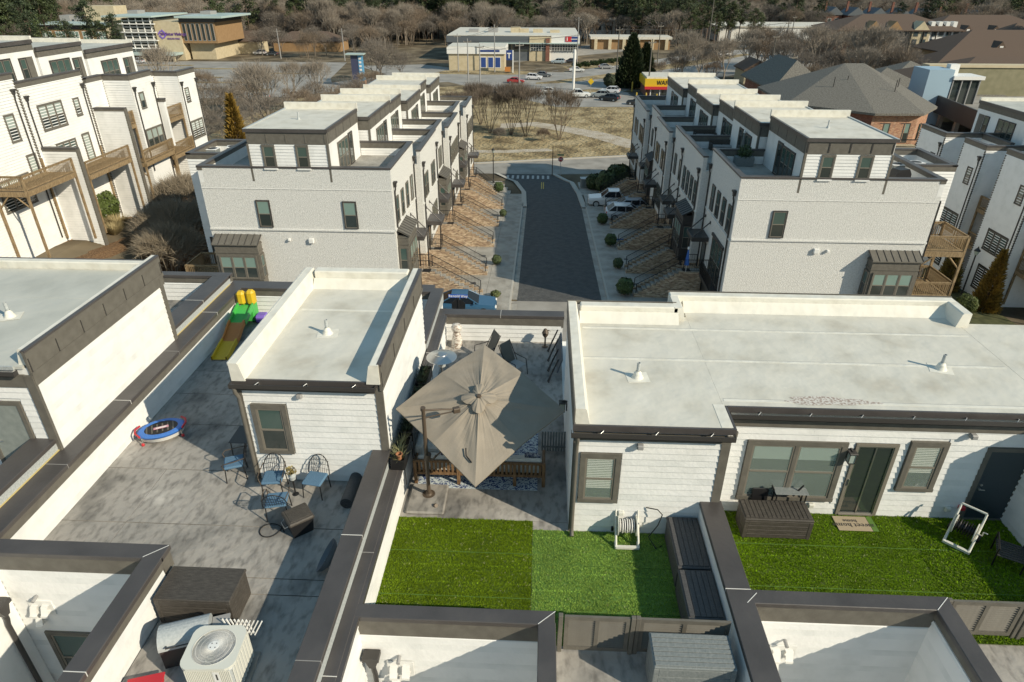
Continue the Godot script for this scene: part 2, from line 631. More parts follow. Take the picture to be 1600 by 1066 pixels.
	M.deck.detail_albedo = noise_tex(0.02, 6, [[0.0, L(0.5, 0.5, 0.5)], [0.36, L(0.85, 0.85, 0.85)], [0.55, L(1, 1, 1)], [1.0, L(1, 1, 1)]], 57, 512, FastNoiseLite.TYPE_SIMPLEX_SMOOTH, Vector2i(1, 2))
	M.concrete = tmat(noise_tex(0.006, 6, [[0.0, L(0.22, 0.205, 0.18)], [0.5, L(0.33, 0.315, 0.285)], [1.0, L(0.42, 0.4, 0.365)]], 65), 6.1, 0.85, fine, 0.3)
	M.kerb = mat(L(0.42, 0.4, 0.36), 0.85)
	M.asphalt = tmat(noise_tex(0.01, 6, [[0.0, L(0.06, 0.061, 0.062)], [0.5, L(0.078, 0.079, 0.08)], [1.0, L(0.098, 0.098, 0.098)]], 66, 1024), 9.0, 0.85, fine, 0.4)
	M.road_old = tmat(noise_tex(0.008, 6, [[0.0, L(0.21, 0.2, 0.182)], [0.5, L(0.28, 0.265, 0.24)], [1.0, L(0.34, 0.325, 0.3)]], 67), 14.0, 0.85)
	M.road_far = tmat(noise_tex(0.008, 6, [[0.0, L(0.22, 0.213, 0.2)], [0.5, L(0.29, 0.28, 0.262)], [1.0, L(0.37, 0.355, 0.33)]], 68), 30.0, 0.85)
	M.paint = mat(L(0.42, 0.42, 0.41), 0.7)
	M.paint_yellow = mat(L(0.5, 0.36, 0.06), 0.7)
	M.dry_grass = tmat(noise_tex(0.005, 7, [[0.0, L(0.1, 0.075, 0.042)], [0.35, L(0.215, 0.165, 0.09)], [0.5, L(0.3, 0.235, 0.13)], [0.62, L(0.34, 0.27, 0.155)], [1.0, L(0.42, 0.35, 0.225)]], 75, 1024), 28.0, 0.95, bump(0.06, 4, 76, 6.0, 512), 0.8)
	M.bare_soil = tmat(noise_tex(0.008, 6, [[0.0, L(0.3, 0.24, 0.165)], [0.45, L(0.42, 0.37, 0.3)], [1.0, L(0.5, 0.46, 0.4)]], 77), 11.0, 0.95, bump(0.06, 4, 76, 6.0, 512), 0.6)
	M.mulch = tmat(noise_tex(0.03, 5, [[0.0, L(0.06, 0.035, 0.018)], [0.5, L(0.17, 0.1, 0.052)], [1.0, L(0.3, 0.2, 0.11)]], 78), 3.0, 0.95, bump(0.1, 3, 79, 8.0), 0.8)
	M.forest_floor = tmat(noise_tex(0.006, 7, [[0.0, L(0.045, 0.037, 0.024)], [0.45, L(0.115, 0.09, 0.058)], [0.6, L(0.17, 0.137, 0.09)], [1.0, L(0.26, 0.215, 0.15)]], 80, 1024), 60.0, 0.95)
	M.lawn = tmat(noise_tex(0.02, 6, [[0.0, L(0.03, 0.035, 0.014)], [0.5, L(0.07, 0.075, 0.03)], [1.0, L(0.13, 0.12, 0.06)]], 81), 9.0, 0.95)
	M.turf = tmat(noise_tex(0.01, 5, [[0.0, L(0.05, 0.085, 0.006)], [1.0, L(0.09, 0.14, 0.012)]], 82), 3.0, 0.8)
	M.turf_light = tmat(noise_tex(0.01, 5, [[0.0, L(0.08, 0.16, 0.028)], [1.0, L(0.12, 0.22, 0.045)]], 83), 3.0, 0.8)
	M.vc = mat(Color.WHITE, 0.8)
	M.vc.vertex_color_use_as_albedo = true
	M.leaf = mat(Color.WHITE, 0.65)
	M.leaf.vertex_color_use_as_albedo = true
	M.leaf.backlight_enabled = true
	M.leaf.backlight = Color(0.25, 0.3, 0.12)
	M.blade = mat(Color.WHITE, 0.8, 0.0, 0.15)
	M.blade.vertex_color_use_as_albedo = true
	M.car_glass = mat(L(0.01, 0.014, 0.02), 0.08, 0.0, 0.3)
	M.bark = mat(Color.WHITE, 0.9)
	M.bark.vertex_color_use_as_albedo = true
	M.wood = tmat(noise_tex(0.02, 5, [[0.0, L(0.16, 0.11, 0.06)], [0.5, L(0.27, 0.195, 0.11)], [1.0, L(0.36, 0.27, 0.165)]], 91, 512, FastNoiseLite.TYPE_SIMPLEX_SMOOTH, Vector2i(1, 4)), 1.4, 0.8, fine, 0.3)
	M.teak = tmat(noise_tex(0.02, 5, [[0.0, L(0.1, 0.055, 0.025)], [0.5, L(0.17, 0.1, 0.05)], [1.0, L(0.24, 0.15, 0.08)]], 92, 512, FastNoiseLite.TYPE_SIMPLEX_SMOOTH, Vector2i(1, 4)), 1.0, 0.6, fine, 0.3)
	M.resin = tmat(noise_tex(0.03, 5, [[0.0, L(0.048, 0.043, 0.037)], [0.5, L(0.068, 0.06, 0.052)], [1.0, L(0.092, 0.083, 0.072)]], 93, 512, FastNoiseLite.TYPE_SIMPLEX_SMOOTH, Vector2i(4, 1)), 0.9, 0.55, fine, 0.4)
	M.resin_grey = tmat(noise_tex(0.03, 5, [[0.0, L(0.06, 0.06, 0.062)], [1.0, L(0.095, 0.094, 0.095)]], 94, 512, FastNoiseLite.TYPE_SIMPLEX_SMOOTH, Vector2i(4, 1)), 0.9, 0.55, fine, 0.4)
	M.resin_pale = tmat(noise_tex(0.02, 4, [[0.0, L(0.17, 0.19, 0.19)], [1.0, L(0.235, 0.25, 0.25)]], 95), 1.2, 0.5, fine, 0.3)
	M.shingle = tmat(noise_tex(0.09, 5, [[0.0, L(0.07, 0.065, 0.055)], [0.5, L(0.155, 0.146, 0.128)], [1.0, L(0.27, 0.255, 0.23)]], 96, 512), 12.0, 0.9)
	M.shingle_brown = tmat(noise_tex(0.2, 3, [[0.0, L(0.075, 0.052, 0.04)], [0.5, L(0.115, 0.082, 0.063)], [1.0, L(0.16, 0.12, 0.095)]], 97, 512), 9.0, 0.9)
	M.canvas = tmat(noise_tex(0.01, 4, [[0.0, L(0.27, 0.235, 0.19)], [1.0, L(0.325, 0.285, 0.235)]], 98), 2.0, 0.9, bump(0.3, 2, 99, 2.0), 0.25)
	M.canvas.backlight_enabled = true
	M.canvas.backlight = Color(0.2, 0.17, 0.13)
	M.bronze = mat(L(0.1, 0.075, 0.055), 0.5, 0.2)
	M.white = mat(L(0.75, 0.75, 0.73), 0.45)
	M.grey = mat(L(0.3, 0.3, 0.3), 0.55)
	M.cushion_blue = tmat(noise_tex(0.05, 4, [[0.0, L(0.075, 0.15, 0.24)], [1.0, L(0.11, 0.2, 0.3)]], 100), 1.0, 0.9, fine, 0.4)
	M.cushion = tmat(noise_tex(0.02, 4, [[0.0, L(0.5, 0.5, 0.47)], [1.0, L(0.66, 0.66, 0.63)]], 101), 1.0, 0.9, fine, 0.4)
	M.red = mat(L(0.5, 0.03, 0.04), 0.4)
	M.yellow = mat(L(0.62, 0.42, 0.02), 0.45)
	M.green = mat(L(0.06, 0.42, 0.08), 0.45)
	M.purple = mat(L(0.2, 0.12, 0.5), 0.45)
	M.orange = mat(L(0.5, 0.2, 0.05), 0.5)
	M.blue = mat(L(0.06, 0.2, 0.6), 0.45)
	M.navy = mat(L(0.02, 0.05, 0.2), 0.5)
	M.terracotta = mat(L(0.35, 0.16, 0.08), 0.85)
	M.soil = mat(L(0.03, 0.022, 0.015), 0.95)
	M.rubber = mat(L(0.015, 0.015, 0.016), 0.8)
	M.cream = tmat(noise_tex(0.01, 4, [[0.0, L(0.47, 0.4, 0.27)], [1.0, L(0.56, 0.49, 0.35)]], 102), 8.0, 0.85)
	M.tan_wall = tmat(noise_tex(0.01, 4, [[0.0, L(0.26, 0.165, 0.085)], [1.0, L(0.33, 0.215, 0.115)]], 103), 8.0, 0.85)
	M.teal_roof = mat(L(0.4, 0.5, 0.49), 0.4)
	M.slate = mat(L(0.1, 0.115, 0.13), 0.7)
	M.olive_wall = tmat(noise_tex(0.01, 4, [[0.0, L(0.2, 0.19, 0.12)], [1.0, L(0.27, 0.25, 0.165)]], 104), 8.0, 0.85)
	M.window_far = mat(L(0.05, 0.075, 0.085), 0.1, 0.0, 0.7)


func slab(st: B, z0: float, z1: float, x0: float, x1: float, off: float, deep := 0.3) -> void:
	var p := []
	for q in [[x0, z0], [x1, z0], [x1, z1], [x0, z1]]:
		p.append(Vector3(q[0], gy(q[0], q[1]) + off, q[1]))
	st.quad(p[0], p[1], p[2], p[3], UP)
	var m: Vector3 = (p[0] + p[2]) / 2
	for i in 4:
		var a: Vector3 = p[i]
		var b: Vector3 = p[(i + 1) % 4]
		st.quad(a, b, b - UP * deep, a - UP * deep, (a + b) / 2 - m)


func terrain() -> void:
	# one sheet of ground out to the horizon
	var xs := [-1800.0, -1100.0, -700.0, -450.0, -300.0, -200.0, -140.0, -100.0, -80.0, -65.0, -55.0]
	var x := -48.0
	while x < 49.0:
		xs.append(x)
		x += 3.0
	xs.append_array([56.0, 66.0, 80.0, 100.0, 140.0, 200.0, 300.0, 450.0, 700.0, 1100.0, 1800.0])
	var zs := [30.0, 0.0, -20.0]
	var z := -28.0
	while z > -116.0:
		zs.append(z)
		z -= 3.0
	zs.append_array([-125.0, -140.0, -160.0, -190.0, -230.0, -280.0, -340.0, -420.0, -520.0, -640.0, -800.0, -1000.0, -1400.0, -2400.0])
	var st := B.new()
	for i in zs.size() - 1:
		for j in xs.size() - 1:
			var p := []
			for q in [[j, i], [j + 1, i], [j + 1, i + 1], [j, i + 1]]:
				p.append(Vector3(xs[q[0]], gy(xs[q[0]], zs[q[1]]) - 0.02, zs[q[1]]))
			st.quad(p[0], p[1], p[2], p[3], UP)
	ground_piece("ground", st.mesh(), M.forest_floor, "brown winter ground running out to the far woods")
	# the street between the two rows and the crossing at its near end
	ground_piece("road", sheet([[-45.9, -1.6, 4.9], [-77.5, -1.75, 5.25], [-84.0, -1.87, 4.6], [-90.6, -3.2, 3.97], [-95.4, -6.2, 1.5]], 0.012), M.asphalt, "dark asphalt street between the two white townhouse rows")
	ground_piece("road", sheet([[-24.6, -60.0, 60.0], [-40.4, -60.0, 60.0], [-40.41, -8.0, 10.0], [-45.89, -1.6, 4.9]], 0.008), M.road_old, "pale worn crossing in front of the near roofs")
	ground_piece("road", flat_poly([[-60, -95.42], [-6.2, -95.42], [1.5, -95.42], [14, -96.5], [60, -100], [60, -118], [14.2, -107.2], [-9.9, -101], [-60, -97.5]], G + 0.012), M.road_old, "pale cross street beyond the stop sign")
	# field of dry winter grass
	ground_piece("field", flat_poly([[-60, -98.2], [-9.9, -101.4], [14.2, -107.6], [40, -112.5], [34, -141], [19.5, -153.5], [3.0, -152.5], [-19, -186], [-60, -160]], G + 0.006), M.dry_grass, "field of dry tan grass beyond the cross street")
	var kb := B.new()
	for q in [[[-60.0, -97.7], [-9.9, -101.2]], [[-9.9, -101.2], [14.2, -107.4]], [[14.2, -107.4], [50.0, -116.0]]]:
		var a := Vector3(q[0][0], G, q[0][1])
		var b := Vector3(q[1][0], G, q[1][1])
		var d := (b - a).normalized()
		var s := d.cross(UP) * 0.25
		kb.quad(a - s + UP * 0.14, b - s + UP * 0.14, b + s + UP * 0.14, a + s + UP * 0.14, UP)
		kb.quad(a + s + UP * 0.14, b + s + UP * 0.14, b + s, a + s, s)
		kb.quad(a - s + UP * 0.14, b - s + UP * 0.14, b - s, a - s, -s)
	ground_piece("kerb", kb.mesh(), M.kerb)
	# bare pale soil tracks over the field
	ground_piece("track", flat_poly([[-8, -128], [-2, -131], [4, -126], [9, -121], [14, -113.5], [20, -112.5], [17, -118], [11, -126], [4, -131.5], [-1, -135], [-8, -133]], G + 0.01), M.bare_soil, "bare pale soil strip across the dry field")
	ground_piece("track", flat_poly([[-14, -108], [-5, -108.6], [2, -110.3], [1, -112], [-6, -110.4], [-14, -110]], G + 0.01), M.bare_soil, "short bare soil patch near the cross street kerb")
	# the main road, its median and the roads off it
	ground_piece("road", flat_poly([[-70, -166], [-26, -191], [3, -152.8], [19.5, -153.8], [34, -141.5], [60, -128], [75, -140], [36, -160], [20, -176], [24, -183], [70, -222], [130, -262], [160, -290], [150, -310], [90, -297], [66, -284], [30, -241], [6, -214], [-20, -216], [-40, -232], [-60, -226], [-46, -206]], G + 0.012), M.road_far, "wide pale main road with traffic beyond the dry field")
	ground_piece("road", flat_poly([[22, -166], [36, -160.5], [60, -146], [66, -158], [44, -172], [30, -176], [21, -174]], G + 0.02), M.asphalt, "dark restaurant car park behind the field")
	ground_piece("median", flat_poly([[-2, -188.5], [4, -190], [20, -203], [50, -236], [78, -272], [76, -275], [46, -243], [17, -209], [2, -194], [-2, -191]], G + 0.04), M.dry_grass, "narrow dry grass median in the main road")
	ground_piece("verge", flat_poly([[8, -172], [18, -174.5], [21, -179], [12, -180], [7, -176]], G + 0.03), M.dry_grass, "small dry grass island below the tall white pole")
	ground_piece("verge", flat_poly([[-34, -208], [-18, -207], [-4, -208], [2, -212], [-8, -217], [-30, -216]], G + 0.03), M.dry_grass, "dry grass verge in front of the flat white bank")
	ground_piece("verge", flat_poly([[8, -221], [20, -229], [40, -252], [36, -256], [16, -240], [6, -228]], G + 0.03), M.dry_grass, "dry grass verge under the clipped hedge across the main road")
	ground_piece("parking_lot", flat_poly([[-150, -236], [-66, -236], [-60, -196], [-52, -172], [-66, -160], [-92, -160], [-120, -180], [-160, -196]], G + 0.006), M.road_far, "big pale car park in front of the clinic")
	ground_piece("parking_lot", flat_poly([[-12, -238], [12, -262], [40, -290], [20, -310], [-10, -262]], G + 0.014), M.road_old, "car park of the low brick and glass office")
	for i in 9:
		var zx := [[-100.0, -196.0], [-118.0, -206.0], [-86.0, -186.0], [-104.0, -216.0], [-122.0, -224.0], [-80.0, -206.0], [-78.0, -174.0], [-94.0, -174.0], [-136.0, -210.0]][i] as Array
		ground_piece("island", flat_poly([[zx[0] - 9, zx[1] - 1.4], [zx[0] + 9, zx[1] - 1.4], [zx[0] + 9, zx[1] + 1.4], [zx[0] - 9, zx[1] + 1.4]], G + 0.05), M.dry_grass)
	# painted lines
	var pl := B.new()
	for i in 9:
		var xx := -4.9 + i * 0.72
		slab(pl, -92.6, -94.6, xx, xx + 0.32, 0.018, 0.002)
	slab(pl, -91.1, -91.5, -0.1, 3.4, 0.018, 0.002)
	ground_piece("crosswalk", pl.mesh(), M.paint, "painted crosswalk and stop line at the end of the street")
	pl = B.new()
	slab(pl, -86.5, -91.0, 0.05, 0.17, 0.018, 0.002)
	slab(pl, -86.5, -91.0, 0.3, 0.42, 0.018, 0.002)
	ground_piece("road_line", pl.mesh(), M.paint_yellow, "short double yellow line at the end of the street")
	pl = B.new()
	for q in [[-16.0, -199.0, 40.0, -226.0 - 26.0], [-22.0, -203.0, 36.0, -258.0]]:
		for k in 12:
			var a := Vector3(lerpf(q[0], q[2], k / 12.0), G + 0.03, lerpf(q[1], q[3], k / 12.0))
			var b := Vector3(lerpf(q[0], q[2], (k + 0.4) / 12.0), G + 0.03, lerpf(q[1], q[3], (k + 0.4) / 12.0))
			pl.quad(a, b, b + Vector3(0, 0, 0.35), a + Vector3(0, 0, 0.35), UP)
	for k in 3:
		pl.quad(Vector3(-24 + k * 2.2, G + 0.03, -190 + k), Vector3(-8 + k * 2.2, G + 0.03, -182 + k * 2), Vector3(-8 + k * 2.2, G + 0.03, -181.5 + k * 2), Vector3(-24 + k * 2.2, G + 0.03, -189.5 + k), UP)
	ground_piece("road_line", pl.mesh(), M.paint, "white lane marks on the main road")
	# gutters, kerbs and pavement slabs on both sides
	for s in 2:
		var side: String = ["left", "right"][s]
		var gut := B.new()
		var kerb := B.new()
		var zz := -42.0
		while zz > -76.0:
			for e in [[0, gut], [1, kerb]]:
				var xa: float
				var xb: float
				if s == 0:
					xa = -2.05 if e[0] == 0 else -2.2
					xb = -1.6 if e[0] == 0 else -2.05
				else:
					xa = 4.9 if e[0] == 0 else 5.35
					xb = 5.35 if e[0] == 0 else 5.5
				var o := (zz + 76.0) * 0.0
				slab(e[1], zz, zz - 2.98, xa + o, xb + o, 0.02 if e[0] == 0 else 0.14)
			zz -= 3.0
		# the bend at the far end
		var l := [[-76.0, -1.6], [-84.0, -1.87], [-90.6, -3.2], [-95.4, -6.2]] if s == 0 else [[-76.0, 4.9], [-84.0, 4.6], [-90.6, 3.97], [-95.4, 1.5]]
		for i in 3:
			for k in 3:
				var t0 := k / 3.0
				var t1 := (k + 1) / 3.0
				var za := lerpf(l[i][0], l[i + 1][0], t0)
				var zb := lerpf(l[i][0], l[i + 1][0], t1)
				var xa := lerpf(l[i][1], l[i + 1][1], t0)
				var xb := lerpf(l[i][1], l[i + 1][1], t1)
				var w := -0.6 if s == 0 else 0.6
				var p := []
				for q in [[xa, za], [xa + w, za], [xb + w, zb], [xb, zb]]:
					p.append(Vector3(q[0], gy(q[0], q[1]) + 0.14, q[1]))
				kerb.quad(p[0], p[1], p[2], p[3], UP)
				kerb.quad(p[0], p[3], p[3] - UP * 0.3, p[0] - UP * 0.3, Vector3(-w, 0, 0))
		ground_piece("gutter", gut.mesh(), M.concrete, "concrete gutter on the %s side of the street" % side)
		ground_piece("kerb", kerb.mesh(), M.kerb, "pale kerb on the %s side of the street" % side)
		var walk := Node3D.new()
		walk.name = numbered("sidewalk")
		add_child(walk)
		walk.set_meta("kind", "structure")
		walk.set_meta("label", "pale concrete sidewalk and driveways of the %s row" % side)
		zz = -41.4
		while zz > -90.0:
			var len_ := 1.95
			for c in 4:
				var xa: float
				var xb: float
				if s == 0:
					xa = [-4.1, -6.0, -7.9, -9.9][c]
					xb = [-2.2, -4.12, -6.02, -7.92][c]
					if zz < -82.0:
						xa -= 1.5 + (zz + 82.0) * -0.25
						xb -= 1.5 + (zz + 82.0) * -0.25
				else:
					xa = [5.5, 7.32, 9.1, 10.9][c]
					xb = [7.3, 9.08, 10.88, 12.8][c]
					if zz < -82.0:
						xa -= 0.4
						xb -= 0.4
				var sb := B.new()
				slab(sb, zz, zz - len_, xa, xb, 0.13)
				put("pavement_slab", walk, sb.mesh(), M.concrete)
			zz -= len_ + 0.02
	# yards behind the rows
	ground_piece("yard", sheet([[-41.0, -38.5, -23.0], [-50.0, -37.2, -23.0], [-70.0, -35.0, -23.0], [-92.0, -33.0, -23.0]], 0.006, 2.0), M.mulch, "brown mulch yard between the far left row and the left row")
	ground_piece("yard", sheet([[-38.0, 25.4, 36.5], [-52.0, 25.4, 37.2], [-70.0, 25.4, 38.5], [-90.0, 25.4, 39.5]], 0.006, 2.0), M.lawn, "shaded winter lawn behind the right row")


# a low wall with a frieze board and a metal coping in lengths
func parapet(p: Node3D, lo: Vector3, hi: Vector3, yc: float, over := 0.06, frieze := 0.33, m: Material = null, seg := 3.05) -> void:
	if m == null:
		m = M.wall
	bx("parapet_wall", p, m, lo, Vector3(hi.x, yc - 0.04, hi.z))
	if frieze > 0.0:
		bx("frieze", p, M.trim, Vector3(lo.x - 0.028, yc - frieze, lo.z - 0.028), Vector3(hi.x + 0.028, yc - 0.1, hi.z + 0.028))
	var along_x := hi.x - lo.x > hi.z - lo.z
	var a := lo.x - over if along_x else lo.z - over
	var b := hi.x + over if along_x else hi.z + over
	var k := maxi(1, roundi((b - a) / seg))
	for i in k:
		var t0 := lerpf(a, b, float(i) / k) + (0.003 if i else 0.0)
		var t1 := lerpf(a, b, float(i + 1) / k) - (0.003 if i < k - 1 else 0.0)
		var st := B.new()
		var c0 := Vector3(t0, yc - 0.125, lo.z - over) if along_x else Vector3(lo.x - over, yc - 0.125, t0)
		var c1 := Vector3(t1, yc, hi.z + over) if along_x else Vector3(hi.x + over, yc, t1)
		st.cbox(c0, c1, 0.012)
		wput("coping", p, st.mesh(), M.coping)
		if i and seg > 2.0:
			var s := Vector3(0.007, 0, 0) if along_x else Vector3(0, 0, 0.007)
			var d0 := Vector3(t0 - 0.003, yc - 0.12, lo.z - over) if along_x else Vector3(lo.x - over, yc - 0.12, t0 - 0.003)
			var d1 := Vector3(t0 - 0.003, yc + 0.0025, hi.z + over) if along_x else Vector3(hi.x + over, yc + 0.0025, t0 - 0.003)
			bx("sealant", p, M.white if i % 2 else M.grey, d0 - s * 0.7, d1 + s * 0.7)


func mitre(p: Node3D, at: Vector3, len_: float, deg: float) -> void:
	wput("sealant", p, cube, M.white, Transform3D(Basis(UP, deg_to_rad(deg)) * Basis.from_scale(Vector3(len_, 0.005, 0.012)), at))


func pipe_vent(at: Vector3, tilt: float, label: String) -> void:
	var t := thing("vent_pipe", label, "vent pipe", at, tilt)
	var st := B.new()
	st.cbox(Vector3(-0.28, 0, -0.24), Vector3(0.28, 0.006, 0.24), 0.004)
	put("flashing", t, st.mesh(), M.tpo_rim)
	st = B.new()
	st.lathe([[0.16, 0.0], [0.14, 0.02], [0.11, 0.08], [0.095, 0.14], [0.07, 0.17], [0.055, 0.2]], 18)
	put("boot", t, st.mesh(), M.tpo_rim)
	st = B.new()
	st.lathe([[0.046, 0.15], [0.046, 0.43], [0.036, 0.43], [0.036, 0.2]], 14)
	put("pipe", t, st.mesh(), M.galv)


func downspout(p: Node3D, at: Vector3, nrm: Vector3, y0: float, head := true, kick := 0.0) -> void:
	# at: top, on the wall plane
	var st := B.new()
	var f := facing(nrm, at)
	var h := at.y - y0
	if head:
		st.cbox(Vector3(-0.17, -0.1, 0.02), Vector3(0.17, 0.02, 0.26), 0.01, f)
		st.prism(PackedVector2Array([Vector2(-0.15, -0.1), Vector2(0.15, -0.1), Vector2(0.06, -0.36), Vector2(-0.06, -0.36)]), 0.03, 0.2, f)
		st.tube([f * Vector3(0, -0.34, 0.12), f * Vector3(0, -0.5, 0.12), f * Vector3(0.0, -0.7, 0.07), f * Vector3(0, -h, 0.07)], 0.055, 0.055, 8)
	else:
		st.tube([f * Vector3(0, 0, 0.2), f * Vector3(0, -0.12, 0.2), f * Vector3(0, -0.35, 0.07), f * Vector3(0, -h + 0.12, 0.07), f * Vector3(0, -h, 0.07 + kick)], 0.05, 0.05, 10)
	wput("downspout", p, st.mesh(), M.trim_dark if head else M.trim)


# a gutter along a front eave, with hangers
func gutter(p: Node3D, x0: float, x1: float, y: float, z: float) -> void:
	var st := B.new()
	st.box(Vector3(x0, y - 0.13, z), Vector3(x1, y - 0.118, z + 0.14))
	st.box(Vector3(x0, y - 0.13, z + 0.13), Vector3(x1, y, z + 0.14))
	st.box(Vector3(x0, y - 0.02, z + 0.115), Vector3(x1, y, z + 0.13))
	st.box(Vector3(x0, y - 0.118, z), Vector3(x0 + 0.01, y, z + 0.13))
	st.box(Vector3(x1 - 0.01, y - 0.118, z), Vector3(x1, y, z + 0.13))
	wput("gutter", p, st.mesh(), M.trim_dark)
	bx("gutter_bed", p, M.galv, Vector3(x0 + 0.011, y - 0.117, z + 0.002), Vector3(x1 - 0.011, y - 0.1, z + 0.128))
	var n := maxi(2, roundi((x1 - x0) / 1.15))
	for i in n:
		var x := lerpf(x0, x1, (i + 0.55) / n)
		var hg := B.new()
		hg.tube([Vector3(x - 0.05, y - 0.03, z + 0.13), Vector3(x + 0.06, y + 0.015, z + 0.02)], 0.014, 0.014, 5)
		hg.box(Vector3(x + 0.05, y - 0.1, z + 0.005), Vector3(x + 0.07, y + 0.02, z + 0.03))
		wput("gutter_hanger", p, hg.mesh(), M.steel)


# a raised rim round a flat roof: membrane inside, metal outside
func rim(p: Node3D, lo: Vector3, hi: Vector3, metal: Material) -> void:
	var st := B.new()
	st.cbox(lo, hi, 0.03)
	wput("roof_rim", p, st.mesh(), M.tpo_rim)
	var along_x := hi.x - lo.x > hi.z - lo.z
	if metal:
		if along_x:
			bx("rim_edge", p, metal, Vector3(lo.x - 0.02, hi.y - 0.12, lo.z - 0.02), Vector3(hi.x + 0.02, hi.y + 0.006, lo.z + 0.05))
		else:
			pass


func near_row() -> void:
	# A: the unit at the left edge
	var a := thing("townhouse", "white townhouse at the left edge with a grey flat roof and a pale door", "townhouse", Vector3(-16, 0, -16), 0.0, "townhouses of the near row")
	bx("wall", a, M.wall, Vector3(-21, -0.5, -23.8), Vector3(-12.26, 10.2, -9.6))
	bx("wall", a, M.wall, Vector3(-21, -0.5, -9.6), Vector3(-12.3, 10.2, -4.5))
	bx("wall", a, M.wall, Vector3(-12.3, -0.5, -9.59), Vector3(-11.62, 10.6, -4.5))
	bx("roof_deck", a, M.deck, Vector3(-21, 10.2, -23.7), Vector3(-12.3, 10.35, -19.0))
	bx("roof_deck", a, M.deck, Vector3(-21, 10.2, -13.04), Vector3(-12.3, 10.35, -4.6))
	bx("bulkhead_wall", a, M.wall, Vector3(-21, 10.2, -19.0), Vector3(-12.22, 13.52, -13.04))
	parapet(a, Vector3(-12.86, 10.0, -13.02), Vector3(-12.31, 11.4, -9.7), 11.45)
	parapet(a, Vector3(-12.86, 10.0, -23.55), Vector3(-12.31, 11.4, -19.02), 11.45)
	parapet(a, Vector3(-21, 10.0, -23.82), Vector3(-12.31, 11.4, -23.56), 11.453)
	# the upstand and yellowed flashing where A steps down to B
	bx("flashing", a, M.galv, Vector3(-12.31, 10.9, -23.6), Vector3(-12.27, 11.33, -19.03))
	bx("flashing", a, M.galv, Vector3(-12.31, 10.9, -13.0), Vector3(-12.27, 11.33, -9.7))
	bx("sealant", a, mat(L(0.55, 0.45, 0.2), 0.6), Vector3(-12.27, 11.101, -23.5), Vector3(-12.245, 11.125, -9.8))
	siding(a, Vector3(-21, 10.35, -13.04), Vector3.BACK, 8.75, 2.65, [Rect2(7.0, -0.1, 1.24, 2.4)])
	siding(a, Vector3(-12.22, 11.1, -13.06), Vector3.RIGHT, 5.9, 2.25)
	siding(a, Vector3(-21, 10.35, -23.54), Vector3.BACK, 8.14, 0.75)
	bx("corner_board", a, M.trim, Vector3(-12.4, 10.36, -13.06), Vector3(-12.18, 13.35, -12.98))
	bx("corner_board", a, M.trim, Vector3(-12.225, 11.1, -19.05), Vector3(-12.15, 13.35, -18.9))
	bx("frieze", a, M.trim, Vector3(-21, 13.0, -13.05), Vector3(-12.4, 13.36, -12.995))
	door(a, Vector3(-13.38, 10.36, -13.04), Vector3.BACK, 0.95, 2.1, M.door)
	# B: the unit with the wide grey deck
	var b := thing("townhouse", "white townhouse with a small white roof box on a wide grey deck", "townhouse", Vector3(-8, 0, -16), 0.0, "townhouses of the near row")
	bx("wall", b, M.wall, Vector3(-12.25, -0.5, -23.75), Vector3(-3.78, 9.85, -9.64))
	bx("wall", b, M.wall, Vector3(-7.9, -0.5, -9.64), Vector3(-3.78, 9.85, -4.4))
	var zc := [-23.2, -20.2, -18.75, -17.36, -15.72, -13.66, -11.65, -10.1, -9.66, -7.4, -4.5]
	for i in zc.size() - 1:
		var xs := [-11.72, -4.1]
		if i == 5 or i == 6:
			xs = [-11.72, -10.05, -4.1]
		if i >= 8:
			xs = [-7.78, -4.1]
		if i == 7:
			xs = [-11.72, -7.95, -4.1]
		for j in xs.size() - 1:
			bx("deck_slab", b, M.deck, Vector3(xs[j] + (0.006 if j else 0.0), 9.85, zc[i] + 0.012), Vector3(xs[j + 1] - 0.006, 10.0, zc[i + 1] - 0.012))
	parapet(b, Vector3(-12.24, 9.9, -23.85), Vector3(-11.73, 11.05, -9.62), 11.1, 0.045, 0.34)
	parapet(b, Vector3(-11.73, 9.9, -23.84), Vector3(-4.15, 11.05, -23.26), 11.097, 0.05, 0.34)
	parapet(b, Vector3(-4.13, 9.9, -23.5), Vector3(-3.79, 11.05, -19.32), 11.1, 0.065, 0.0)
	parapet(b, Vector3(-4.13, 9.9, -13.4), Vector3(-3.79, 11.05, -4.4), 11.1, 0.065, 0.0)
	parapet(b, Vector3(-11.66, 8.0, -9.9), Vector3(-7.85, 11.05, -9.62), 11.103, 0.06, 0.55, M.wall, 6.0)
	parapet(b, Vector3(-8.14, 8.0, -9.56), Vector3(-7.85, 11.05, -4.4), 11.1, 0.06, 0.33, M.wall, 2.3)
	mitre(b, Vector3(-8.0, 11.104, -9.76), 0.52, 41)
	siding(b, Vector3(-11.62, 7.0, -9.62), Vector3.BACK, 3.48, 3.56, [Rect2(0.42, -0.2, 1.16, 1.85)])
	siding(b, Vector3(-11.7, 10.0, -23.22), Vector3.BACK, 7.55, 0.75)
	siding(b, Vector3(-11.72, 10.0, -9.95), Vector3.RIGHT, 13.25, 0.75, [], 0.19)
	siding(b, Vector3(-7.83, 10.0, -4.5), Vector3.RIGHT, 5.05, 0.76, [], 0.19)
	window(b, Vector3(-10.62, 6.8, -9.62), Vector3.BACK, 1.12, 1.8, 1, 0.1, true, "2")
	downspout(b, Vector3(-11.6, 9.95, -9.2), Vector3.RIGHT, 5.0)
	bx("bulkhead_wall", b, M.wall, Vector3(-7.42, 9.9, -19.28), Vector3(-3.8, 13.1, -13.42))
	siding(b, Vector3(-7.42, 10.02, -13.42), Vector3.BACK, 3.6, 2.85, [Rect2(0.27, 0.9, 0.92, 1.54)])
